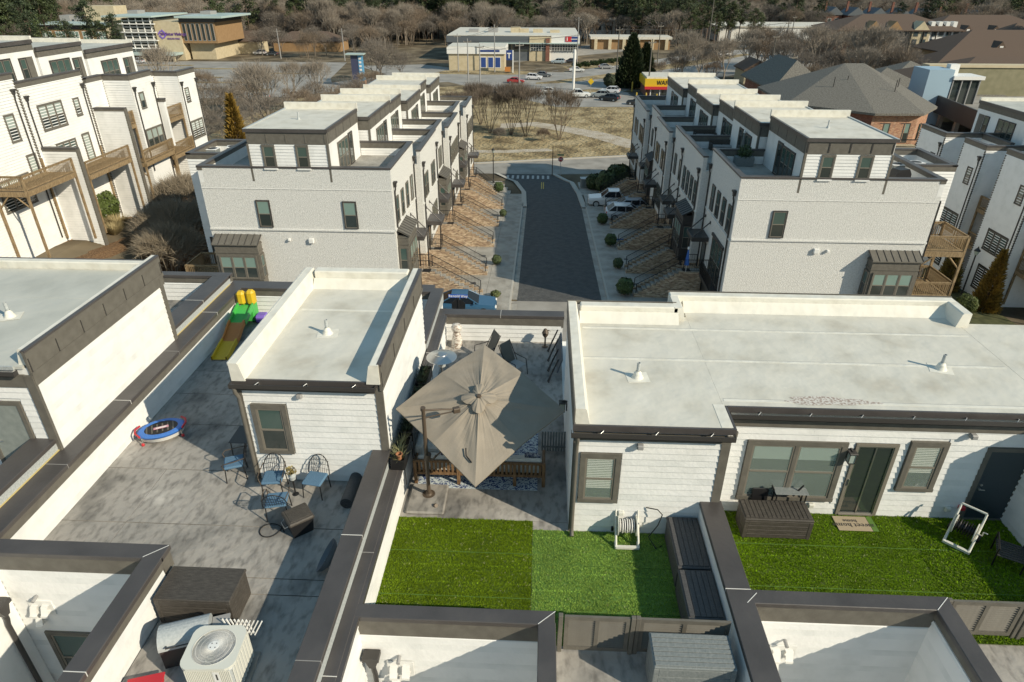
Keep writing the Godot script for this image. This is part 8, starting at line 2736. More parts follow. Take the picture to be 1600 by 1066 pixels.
func terrace_furniture() -> void:
	# rug
	var rug := B.new()
	rug.cbox(Vector3(-1.6, 0, -1.3), Vector3(1.68, 0.012, 1.3), 0.004)
	var t := thing("rug", "navy and white patterned outdoor rug under the bench", "rug", Vector3(-1.58, 9.655, -14.95))
	var rm := mat(Color.WHITE, 0.95)
	rm.albedo_texture = print_texture(5, L(0.012, 0.03, 0.14), L(0.5, 0.56, 0.58), 512, 512)
	rm.uv1_triplanar = true
	rm.uv1_world_triplanar = true
	rm.uv1_scale = Vector3.ONE / 2.2
	put("weave", t, rug.mesh(), rm)
	# sectional bench: back towards the camera
	t = thing("slatted_bench", "L shaped teak sectional bench with white cushions, slatted back to camera", "bench", Vector3(-1.5, 9.66, -13.9))
	for x in [-3.22, -2.05, -0.52, 0.26]:
		var st := B.new()
		st.cbox(Vector3(x - 0.045, 9.66, -13.86), Vector3(x + 0.045, 10.46, -13.78), 0.01)
		wput("leg", t, st.mesh(), M.teak)
		st = B.new()
		st.cbox(Vector3(x - 0.04, 9.66, -14.6), Vector3(x + 0.04, 10.05, -14.52), 0.01)
		wput("leg", t, st.mesh(), M.teak)
	for q in [[10.4, 10.47], [9.98, 10.06]]:
		var st := B.new()
		st.cbox(Vector3(-3.26, q[0], -13.85), Vector3(0.3, q[1], -13.79), 0.01)
		wput("rail", t, st.mesh(), M.teak)
	for k in 30:
		var x := lerpf(-3.1, 0.16, k / 29.0)
		var st := B.new()
		st.cbox(Vector3(x - 0.032, 10.06, -13.83), Vector3(x + 0.032, 10.4, -13.81), 0.005)
		wput("slat", t, st.mesh(), M.teak)
	for k in 6:
		var st := B.new()
		st.cbox(Vector3(-3.22, 9.98, -14.56 + k * 0.12), Vector3(0.26, 10.01, -14.46 + k * 0.12), 0.005)
		wput("seat_slat", t, st.mesh(), M.teak)
	for q in [[0.22, 0.3], [-3.28, -3.2]]:
		var st := B.new()
		st.cbox(Vector3(q[0], 10.25, -14.6), Vector3(q[1], 10.31, -13.86), 0.01)
		st.cbox(Vector3(q[0], 9.66, -14.6), Vector3(q[1], 10.25, -14.53), 0.01)
		wput("arm", t, st.mesh(), M.teak)
	for q in [[-3.15, -2.1], [-2.06, -1.0], [-0.98, 0.2]]:
		var st := B.new()
		st.cbox(Vector3(q[0], 10.02, -14.58), Vector3(q[1], 10.16, -13.9), 0.05)
		wput("seat_cushion", t, st.mesh(), M.cushion)
		st = B.new()
		st.cbox(Vector3(q[0], 10.14, -14.02), Vector3(q[1], 10.52, -13.87), 0.05)
		wput("back_cushion", t, st.mesh(), M.cushion)
	# wing along the left wall
	var st2 := B.new()
	st2.cbox(Vector3(-3.3, 9.9, -16.2), Vector3(-2.6, 10.02, -14.62), 0.02)
	wput("wing_frame", t, st2.mesh(), M.teak)
	st2 = B.new()
	st2.cbox(Vector3(-3.1, 10.02, -16.2), Vector3(-2.6, 10.17, -14.62), 0.05)
	wput("seat_cushion", t, st2.mesh(), M.cushion)
	st2 = B.new()
	st2.cbox(Vector3(-3.3, 10.02, -16.2), Vector3(-3.1, 10.5, -14.3), 0.05)
	wput("back_cushion", t, st2.mesh(), M.cushion)
	var nv := mat(Color.WHITE, 0.95)
	nv.albedo_texture = print_texture(9, L(0.01, 0.02, 0.1), L(0.5, 0.52, 0.52), 256, 256)
	nv.uv1_triplanar = true
	nv.uv1_world_triplanar = true
	nv.uv1_scale = Vector3.ONE / 0.8
	for q in [["navy patterned pillow at the left end of the bench", Vector3(-2.35, 10.35, -14.2), 0.5], ["white and navy striped pillow at the right end of the bench", Vector3(-0.05, 10.35, -14.15), -0.2]]:
		var p := thing("pillow", q[0], "pillow", q[1], q[2])
		var b := B.new()
		b.cbox(Vector3(-0.22, -0.2, -0.08), Vector3(0.22, 0.2, 0.08), 0.07)
		put("cover", p, b.mesh(), nv)
	# wall planters along the left party wall
	rng.seed = 221
	var i := 0
	for z in [-13.55, -14.75, -16.0, -17.2]:
		var p := thing("wall_planter", "black wall planter on the party wall with %s" % ["spiky pale succulent and terracotta pot, nearest", "dark spiky plant, second from front", "dark green grass, third from front", "dark grass at the far end"][i], "planter", Vector3(-3.5, 10.75, z), 0.0, "black wall planters")
		var b := B.new()
		b.box(Vector3(-0.16, 0.0, -0.52), Vector3(0.2, 0.03, 0.52))
		b.box(Vector3(-0.16, 0.03, -0.52), Vector3(-0.14, 0.3, 0.52))
		b.box(Vector3(0.18, 0.03, -0.52), Vector3(0.2, 0.3, 0.52))
		b.box(Vector3(-0.14, 0.03, -0.52), Vector3(0.18, 0.3, -0.5))
		b.box(Vector3(-0.14, 0.03, 0.5), Vector3(0.18, 0.3, 0.52))
		put("box", p, b.mesh(), M.black)
		lb("soil", p, M.soil, Vector3(-0.138, 0.03, -0.498), Vector3(0.178, 0.22, 0.498))
		b = B.new()
		b.tube([Vector3(0.19, 0.0, -0.5), Vector3(0.2, -0.5, -0.5)], 0.012, 0.012, 5)
		b.tube([Vector3(0.19, 0.0, 0.5), Vector3(0.2, -0.5, 0.5)], 0.012, 0.012, 5)
		put("bracket", p, b.mesh(), M.black)
		for k in 3:
			var lf := B.new()
			lf.colored = true
			var at := Vector3(rng.randf_range(-0.04, 0.06), 0.2, -0.34 + k * 0.33)
			var c := L(0.2, 0.2, 0.1) if i == 0 else L(0.035, 0.055, 0.025)
			for m_ in 70:
				var g := rng.randf() * TAU
				var o := Vector3(cos(g), rng.randf_range(0.3, 1.4), sin(g)).normalized()
				var kk := rng.randf_range(0.6, 1.5)
				lf.col = Color(c.r * kk, c.g * kk, c.b * kk)
				var s := o.cross(UP).normalized() * 0.016
				lf.tri(at - s, at + s, at + o * rng.randf_range(0.16, 0.42))
			put("spiky_plant", p, lf.mesh(), M.leaf)
		if i == 0:
			put("pot", p, lathe_of([[0.0, 0.22], [0.06, 0.22], [0.08, 0.36], [0.09, 0.36], [0.09, 0.39], [0.07, 0.39]], 14, Transform3D(Basis(), Vector3(0.04, 0, 0.34))), M.terracotta)
		i += 1
	# patio heater
	t = thing("patio_heater", "steel patio heater with a wide round reflector", "patio heater", Vector3(-2.86, 9.65, -17.0))
	put("reflector", t, lathe_of([[0.46, 2.16], [0.45, 2.17], [0.3, 2.22], [0.18, 2.26], [0.17, 2.28], [0.1, 2.3], [0.0, 2.31]], 36), M.steel)
	put("emitter", t, lathe_of([[0.11, 1.85], [0.13, 2.1], [0.1, 2.16]], 16), M.galv)
	put("post", t, lathe_of([[0.035, 0.7], [0.035, 1.86]], 12), M.steel)
	put("tank_housing", t, lathe_of([[0.26, 0.0], [0.26, 0.05], [0.2, 0.1], [0.18, 0.72], [0.04, 0.75]], 20), M.bronze)
	# sling chairs
	for q in [["grey sling chair behind the umbrella, left one", Vector3(-1.9, 9.65, -20.4), -1.1], ["grey sling chair behind the umbrella, right one", Vector3(-0.72, 9.65, -19.6), 0.9]]:
		var c := thing("sling_chair", q[0], "chair", q[1], q[2])
		var b := B.new()
		b.cbox(Vector3(-0.26, 0.4, -0.25), Vector3(0.26, 0.42, 0.25), 0.008)
		put("seat", c, b.mesh(), M.grey)
		b = B.new()
		b.cbox(Vector3(-0.26, 0.0, -0.012), Vector3(0.26, 0.75, 0.012), 0.008, Transform3D(Basis(Vector3.RIGHT, -0.38), Vector3(0, 0.4, -0.25)))
		put("backrest", c, b.mesh(), M.trim)
		for s in [-0.29, 0.29]:
			b = B.new()
			b.tube([Vector3(s, 0, 0.3), Vector3(s, 0.6, 0.22), Vector3(s, 0.62, -0.2), Vector3(s, 0.66, -0.33)], 0.015, 0.015, 6)
			b.tube([Vector3(s, 0, -0.45), Vector3(s, 0.42, -0.2), Vector3(s, 1.1, -0.55)], 0.015, 0.015, 6)
			put("side_frame", c, b.mesh(), M.black)
	# patterned owl-like vase by the back wall
	t = thing("garden_vase", "tall pale chequered ceramic vase by the back wall", "vase", Vector3(-3.0, 9.65, -21.5))
	var vm := mat(Color.WHITE, 0.5)
	vm.albedo_texture = brick_image(128, 128, 16, 8, L(0.7, 0.66, 0.6), [L(0.2, 0.12, 0.08), L(0.62, 0.58, 0.52), L(0.68, 0.64, 0.58)], 0.1, 3)
	vm.uv1_triplanar = true
	vm.uv1_world_triplanar = true
	vm.uv1_scale = Vector3.ONE / 0.5
	put("body", t, lathe_of([[0.0, 0.0], [0.22, 0.0], [0.2, 0.25], [0.15, 0.5], [0.12, 0.62]], 20), vm)
	put("top", t, lathe_of([[0.12, 0.62], [0.18, 0.7], [0.2, 0.82], [0.15, 0.92], [0.06, 0.95], [0.0, 0.95]], 20), vm)
	# folded grill stand against the roof box
	t = thing("bicycle_stand", "dark folded trestles and a grey board leaning on the roof box wall", "trestle", Vector3(0.62, 9.65, -20.2))
	var b2 := B.new()
	for k in 4:
		var z := -1.1 + k * 0.7
		b2.tube([Vector3(-0.22, 0, z), Vector3(0.12, 0.95, z + 0.1)], 0.03, 0.03, 6)
		b2.tube([Vector3(-0.2, 0.1, z + 0.25), Vector3(-0.05, 0.5, z)], 0.025, 0.025, 6)
	put("trestle", t, b2.mesh(), M.trim_dark)
	b2 = B.new()
	b2.cbox(Vector3(-0.02, 0.3, -1.1), Vector3(0.03, 0.85, 0.9), 0.01, Transform3D(Basis(Vector3.BACK, -0.3), Vector3.ZERO))
	put("board", t, b2.mesh(), M.slate)
	t = thing("crow_ornament", "small dark bird ornament at the end of the back wall", "ornament", Vector3(0.3, 9.65, -21.6))
	b2 = B.new()
	b2.lathe([[0.0, 0.0], [0.12, 0.02], [0.03, 0.06], [0.03, 0.4], [0.1, 0.5], [0.13, 0.62], [0.06, 0.76], [0.0, 0.8]], 12)
	b2.tube([Vector3(0.04, 0.72, 0), Vector3(0.2, 0.68, 0)], 0.03, 0.005, 6)
	put("bird", t, b2.mesh(), M.bronze)
	t = thing("slatted_screen", "low grey slatted screen against the roof box wall", "screen", Vector3(0.55, 9.65, -15.4))
	for k in 9:
		var s3 := B.new()
		s3.cbox(Vector3(-0.35 + k * 0.08, 0, -0.02), Vector3(-0.3 + k * 0.08, 0.7, 0.02), 0.006)
		put("slat", t, s3.mesh(), M.resin_pale)
	lb("rail", t, M.resin_pale, Vector3(-0.36, 0.1, -0.04), Vector3(0.4, 0.16, -0.021))
	# hose reels
	hose_reel("pale hose reel cart on the bright green mat below the window", Vector3(2.3, 9.66, -12.05), 0.0, M.blind, M.white)
	hose_reel("pale hose reel cart half in shade at the right terrace", Vector3(10.55, 9.66, -12.35), -0.75, M.blind, M.black)
	var hz := thing("hose", "thin dark hose hanging from the wall tap beside the hose reel", "hose", Vector3(3.1, 9.66, -12.2))
	b2 = B.new()
	b2.tube([Vector3(-0.35, 0.85, -0.02), Vector3(-0.1, 0.92, 0.12), Vector3(0.02, 0.8, 0.16), Vector3(-0.05, 0.45, 0.16), Vector3(-0.25, 0.1, 0.2), Vector3(-0.1, 0.02, 0.5), Vector3(0.05, 0.02, 0.4)], 0.014, 0.014, 6)
	put("hose_line", hz, b2.mesh(), M.black)
	# door mat: its words face the door
	t = thing("door_mat", "tan door mat with dark lettering in front of the sliding door", "door mat", Vector3(8.1, 9.685, -12.77))
	b2 = B.new()
	b2.cbox(Vector3(-0.42, 0, -0.25), Vector3(0.42, 0.014, 0.25), 0.004)
	put("mat", t, b2.mesh(), tmat(noise_tex(0.2, 3, [[0.0, L(0.3, 0.24, 0.16)], [1.0, L(0.47, 0.39, 0.28)]], 231, 256), 0.6, 0.95))
	text("lettering", t, "sweet home", 0.13, M.trim_dark, Transform3D(Basis(UP, PI) * Basis(Vector3.RIGHT, -PI / 2), Vector3(0.0, 0.016, 0.06)), 0.003, "Droid Serif")
	text("lettering", t, "home", 0.1, M.trim_dark, Transform3D(Basis(UP, PI) * Basis(Vector3.RIGHT, -PI / 2), Vector3(-0.03, 0.016, -0.09)), 0.003)
	var gm := thing("grass_strip", "narrow pale green strip lying right of the door mat", "artificial grass", Vector3(8.6, 9.685, -12.77))
	lb("strip", gm, M.turf_light, Vector3(-0.07, 0, -0.25), Vector3(0.07, 0.012, 0.25))
	# glass table and dark chairs behind the brown deck box
	t = thing("glass_table", "low glass topped table with dark folded chairs under the double window", "table", Vector3(6.25, 9.66, -12.98))
	b2 = B.new()
	b2.cbox(Vector3(-0.2, 0.86, -0.12), Vector3(0.62, 0.875, 0.16), 0.006)
	put("glass_top", t, b2.mesh(), M.resin_pale)
	b2 = B.new()
	for q in [[-0.15, -0.08], [0.57, -0.08], [-0.15, 0.12], [0.57, 0.12]]:
		b2.tube([Vector3(q[0], 0, q[1]), Vector3(q[0], 0.86, q[1])], 0.018, 0.018, 6)
	b2.tube([Vector3(0.3, 0.7, 0), Vector3(0.5, 1.05, 0.0)], 0.03, 0.02, 6)
	b2.tube([Vector3(-0.1, 0.7, 0), Vector3(-0.28, 1.02, 0.0)], 0.03, 0.02, 6)
	put("frame", t, b2.mesh(), M.black)
	t = thing("folding_chair", "dark folded chair left of the glass table by the window", "chair", Vector3(5.75, 9.66, -12.98))
	b2 = B.new()
	b2.cbox(Vector3(-0.2, 0.1, -0.02), Vector3(0.2, 0.85, 0.02), 0.01, Transform3D(Basis(Vector3.RIGHT, -0.1), Vector3.ZERO))
	put("seat", t, b2.mesh(), M.black)
	t = thing("lounge_chair", "black slatted chair in the dark right corner of the lawn", "chair", Vector3(11.25, 9.66, -11.7), -0.5)
	b2 = B.new()
	for k in 8:
		b2.cbox(Vector3(-0.28, 0.34, -0.3 + k * 0.08), Vector3(0.28, 0.36, -0.24 + k * 0.08), 0.005)
	put("seat", t, b2.mesh(), M.trim_dark)
	b2 = B.new()
	for q in [[-0.28, -0.3], [0.28, -0.3], [-0.28, 0.3], [0.28, 0.3]]:
		b2.tube([Vector3(q[0], 0, q[1]), Vector3(q[0], 0.55, q[1])], 0.02, 0.02, 6)
	b2.tube([Vector3(-0.28, 0.55, -0.3), Vector3(-0.28, 0.55, 0.35)], 0.02, 0.02, 6)
	b2.tube([Vector3(0.28, 0.55, -0.3), Vector3(0.28, 0.55, 0.35)], 0.02, 0.02, 6)
	put("frame", t, b2.mesh(), M.black)
	# fences
	louvre_fence("taupe louvre gate at the bottom edge of the middle terrace", 0.68, 1.98, -8.85, 9.66, 10.72, [0.6, 2.04], true)
	louvre_fence("taupe louvre fence panel between gate and party wall", 2.18, 3.95, -8.87, 9.66, 10.7, [2.14])
	louvre_fence("taupe louvre gate at the lower right terrace", 8.62, 10.05, -9.6, 9.66, 10.7, [8.55, 10.12], true)
	louvre_fence("taupe louvre fence panel at the right edge", 10.26, 11.9, -9.58, 9.66, 10.7, [10.22])


func hose_reel(label: String, at: Vector3, turn: float, m: Material, hm: Material) -> void:
	var t := thing("hose_reel", label, "hose reel", at, turn)
	for s in [-0.27, 0.27]:
		var st := B.new()
		st.cbox(Vector3(s - 0.03, 0.0, 0.2), Vector3(s + 0.03, 0.1, 0.4), 0.01)
		st.tube([Vector3(s, 0.05, 0.38), Vector3(s, 0.42, 0.02), Vector3(s, 0.85, -0.28)], 0.03, 0.025, 8)
		st.tube([Vector3(s, 0.08, -0.25), Vector3(s, 0.42, 0.02)], 0.025, 0.025, 8)
		put("side_frame", t, st.mesh(), m)
		st = B.new()
		st.lathe([[0.0, -0.03], [0.1, -0.03], [0.11, 0.0], [0.1, 0.03], [0.0, 0.03]], 18, Transform3D(Basis(Vector3.BACK, PI / 2), Vector3(s * 1.18, 0.11, -0.24)))
		put("wheel", t, st.mesh(), M.black)
		st = B.new()
		st.lathe([[0.0, -0.01], [0.24, -0.01], [0.24, 0.01], [0.0, 0.01]], 24, Transform3D(Basis(Vector3.BACK, PI / 2), Vector3(s * 0.82, 0.42, 0.02)))
		put("reel_disc", t, st.mesh(), m)
	var st := B.new()
	st.box(Vector3(-0.28, 0.03, 0.34), Vector3(0.28, 0.09, 0.42))
	st.tube([Vector3(-0.27, 0.85, -0.28), Vector3(0.27, 0.85, -0.28)], 0.028, 0.028, 8)
	put("frame_bar", t, st.mesh(), m)
	st = B.new()
	for k in 7:
		var ring := []
		for j in 25:
			var r := 0.15 + 0.02 * (k % 2)
			ring.append(Vector3(-0.17 + k * 0.055, 0.42 + sin(TAU * j / 24.0) * r, 0.02 + cos(TAU * j / 24.0) * r))
		st.tube(ring, 0.016, 0.016, 5, false)
	put("hose_coil", t, st.mesh(), hm)
	st = B.new()
	st.lathe([[0.09, -0.2], [0.09, 0.2]], 14, Transform3D(Basis(Vector3.BACK, PI / 2), Vector3(0, 0.42, 0.02)))
	put("drum", t, st.mesh(), M.black)
	st = B.new()
	st.tube([Vector3(0.3, 0.42, 0.02), Vector3(0.36, 0.42, 0.02), Vector3(0.36, 0.56, 0.06), Vector3(0.45, 0.56, 0.06)], 0.014, 0.014, 6)
	put("crank", t, st.mesh(), m)


# ---------- vehicles
func vehicle(kind: String, label: String, at: Vector3, turn: float, paint: Color, group := "") -> Node3D:
	var t := thing({"pickup": "pickup_truck", "suv": "parked_suv", "sedan": "car"}[kind], label, {"pickup": "pickup truck", "suv": "car", "sedan": "car"}[kind], at, turn, group)
	var key := "car_" + kind
	if not cache.has(key):
		# stations: z along (front -), half width, bottom, waist
		var body: Array
		var cab: Array
		if kind == "pickup":
			body = [[-2.9, 0.84, 0.45, 0.92], [-2.8, 0.95, 0.32, 1.08], [-1.5, 0.99, 0.28, 1.18], [-1.2, 1.0, 0.28, 1.22], [1.1, 1.0, 0.28, 1.24], [1.15, 0.98, 0.3, 1.2], [2.85, 0.98, 0.35, 1.2], [2.95, 0.95, 0.5, 1.18]]
			cab = [[-1.35, 0.9, 1.2, 0.88, 1.2], [-0.55, 0.92, 1.22, 0.76, 1.88], [0.75, 0.92, 1.24, 0.76, 1.9], [1.1, 0.92, 1.24, 0.84, 1.3]]
		elif kind == "suv":
			body = [[-2.35, 0.75, 0.4, 0.78], [-2.2, 0.9, 0.3, 0.95], [-1.1, 0.95, 0.26, 1.05], [0.0, 0.96, 0.26, 1.08], [1.9, 0.95, 0.28, 1.12], [2.3, 0.9, 0.36, 1.08], [2.38, 0.84, 0.5, 0.98]]
			cab = [[-1.15, 0.86, 1.05, 0.84, 1.05], [-0.35, 0.88, 1.07, 0.7, 1.62], [1.5, 0.88, 1.1, 0.7, 1.66], [2.2, 0.84, 1.1, 0.76, 1.2]]
		else:
			body = [[-2.35, 0.72, 0.36, 0.66], [-2.2, 0.86, 0.26, 0.8], [-1.0, 0.91, 0.22, 0.94], [0.0, 0.92, 0.22, 0.97], [1.5, 0.91, 0.24, 1.0], [2.2, 0.86, 0.3, 0.96], [2.35, 0.78, 0.42, 0.86]]
			cab = [[-1.05, 0.82, 0.94, 0.8, 0.94], [-0.25, 0.84, 0.96, 0.66, 1.42], [0.95, 0.84, 0.98, 0.66, 1.43], [1.8, 0.82, 0.99, 0.74, 1.0]]
		var st := B.new()
		var ring := func(s: Array) -> Array:
			var w: float = s[1]
			return [Vector3(-w * 0.9, s[2], s[0]), Vector3(-w, s[2] + 0.12, s[0]), Vector3(-w, lerpf(s[2], s[3], 0.72), s[0]), Vector3(-w * 0.93, s[3], s[0]), Vector3(w * 0.93, s[3], s[0]), Vector3(w, lerpf(s[2], s[3], 0.72), s[0]), Vector3(w, s[2] + 0.12, s[0]), Vector3(w * 0.9, s[2], s[0])]
		for i in body.size() - 1:
			var a: Array = ring.call(body[i])
			var b: Array = ring.call(body[i + 1])
			for k in 8:
				var m_: Vector3 = (a[k] + a[(k + 1) % 8]) / 2 - Vector3(0, 0.7, a[k].z)
				if kind == "pickup" and i >= 5 and k == 3:
					continue
				st.quad(a[k], a[(k + 1) % 8], b[(k + 1) % 8], b[k], m_)
		for e in [0, body.size() - 1]:
			var a: Array = ring.call(body[e])
			for k in range(1, 7):
				st.tri(a[0], a[k], a[k + 1], Vector3(0, 0, -1 if e == 0 else 1))
		var gl := B.new()
		var rf := B.new()
		var pl := B.new()
		for i in cab.size() - 1:
			var a: Array = cab[i]
			var b: Array = cab[i + 1]
			for s in [-1.0, 1.0]:
				gl.quad(Vector3(s * a[1], a[2], a[0]), Vector3(s * b[1], b[2], b[0]), Vector3(s * b[3], b[4], b[0]), Vector3(s * a[3], a[4], a[0]), Vector3(s, 0.3, 0))
			var m_: Material = null
			var dst := rf if i == 1 else gl
			dst.quad(Vector3(-a[3], a[4], a[0]), Vector3(a[3], a[4], a[0]), Vector3(b[3], b[4], b[0]), Vector3(-b[3], b[4], b[0]), UP)
		# pillars and roof edge in body colour
		for s in [-1.0, 1.0]:
			for q in [[0, 1], [2, 3]]:
				var a: Array = cab[q[0]]
				var b: Array = cab[q[1]]
				pl.tube([Vector3(s * a[3] if q[0] else s * a[1], a[4] if q[0] else a[2], a[0]), Vector3(s * b[3] if q[0] == 0 else s * b[1], b[4] if q[0] == 0 else b[2], b[0])], 0.045, 0.045, 5)
			pl.tube([Vector3(s * cab[1][3], cab[1][4], cab[1][0]), Vector3(s * cab[2][3], cab[2][4], cab[2][0])], 0.05, 0.05, 5)
			for zz in [0.3, 1.25]:
				if zz < cab[2][0]:
					pl.tube([Vector3(s * (cab[1][1] + 0.01), cab[1][2], zz), Vector3(s * (cab[1][3] + 0.01), cab[1][4], zz)], 0.035, 0.035, 4)
		cache[key] = [st.mesh(), gl.mesh(), rf.mesh(), pl.mesh(), body, cab]
	var c: Array = cache[key]
	var pk := "paint%s" % paint
	if not M.has(pk):
		M[pk] = mat(paint, 0.3, 0.1)
		M[pk].clearcoat_enabled = true
		M[pk].clearcoat = 0.7
		M[pk].clearcoat_roughness = 0.08
	put("body", t, c[0], M[pk])
	put("window", t, c[1], M.car_glass)
	put("roof", t, c[2], M[pk])
	put("pillar", t, c[3], M[pk])
	var body: Array = c[4]
	var zf: float = body[0][0]
	var zr: float = body[-1][0]
	var wz := [zf + 0.95, zr - (1.15 if kind == "pickup" else 0.95)]
	var wr := 0.41 if kind == "pickup" else (0.37 if kind == "suv" else 0.33)
	if not cache.has("wheel"):
		cache.wheel = [lathe_of([[0.0, -0.11], [0.8, -0.11], [0.97, -0.09], [1.0, 0.0], [0.97, 0.09], [0.66, 0.11]], 22), lathe_of([[0.66, 0.105], [0.6, 0.07], [0.2, 0.1], [0.0, 0.12]], 22)]
	for z in wz:
		for s in [-1.0, 1.0]:
			var x := Transform3D(Basis(Vector3.BACK, -s * PI / 2) * Basis.from_scale(Vector3(wr, 1.0, wr)), Vector3(s * (body[2][1] - 0.08), wr, z))
			var w := put("wheel", t, cache.wheel[0], M.rubber, x)
			put("rim", w, cache.wheel[1], M.galv)
	var hw: float = body[1][1]
	for s in [-1.0, 1.0]:
		var st := B.new()
		st.cbox(Vector3(s * hw * 0.72 - 0.16, body[1][3] - 0.22, zf - 0.01), Vector3(s * hw * 0.72 + 0.16, body[1][3] - 0.06, zf + 0.14), 0.03)
		put("headlight", t, st.mesh(), M.white)
		st = B.new()
		var hr: float = body[-2][1]
		st.cbox(Vector3(s * hr * 0.86 - 0.09, body[-2][3] - 0.36, zr - 0.1), Vector3(s * hr * 0.86 + 0.09, body[-2][3] - 0.04, zr + 0.015), 0.02)
		put("taillight", t, st.mesh(), M.red)
		st = B.new()
		st.cbox(Vector3(s * (c[5][0][1] + 0.12) - 0.1, c[5][0][2] + 0.03, c[5][0][0] + 0.25), Vector3(s * (c[5][0][1] + 0.12) + 0.1, c[5][0][2] + 0.18, c[5][0][0] + 0.38), 0.03)
		put("mirror", t, st.mesh(), M[pk])
	lb("grille", t, M.black, Vector3(-hw * 0.5, body[0][2] + 0.05, zf - 0.015), Vector3(hw * 0.5, body[0][3] - 0.08, zf + 0.05))
	lb("bumper", t, M.trim_dark, Vector3(-hw * 0.9, body[0][2] - 0.1, zf + 0.02), Vector3(hw * 0.9, body[0][2] + 0.1, zf + 0.3))
	if kind == "pickup":
		lb("truck_bed", t, M.black, Vector3(-0.86, 0.7, 1.22), Vector3(0.86, 0.74, 2.8))
		lb("bed_wall", t, M[pk], Vector3(-0.86, 0.7, 1.12), Vector3(0.86, 1.22, 1.2))
		lb("tailgate", t, M[pk], Vector3(-0.86, 0.6, 2.8), Vector3(0.86, 1.18, 2.92))
	return t


func post_lamp(label: String, at: Vector3, h: float) -> void:
	var t := thing("post_lamp", label, "street lamp", at)
	put("post", t, lathe_of([[0.16, 0.0], [0.16, 0.1], [0.1, 0.5], [0.065, 0.6], [0.055, h - 0.55], [0.1, h - 0.5]], 12), M.black)
	put("lantern", t, lathe_of([[0.1, h - 0.5], [0.2, h - 0.2], [0.22, h - 0.16]], 8), M.glass_blind3)
	put("lantern_cap", t, lathe_of([[0.25, h - 0.17], [0.2, h - 0.08], [0.08, h + 0.05], [0.03, h + 0.18], [0.0, h + 0.22]], 12), M.black)


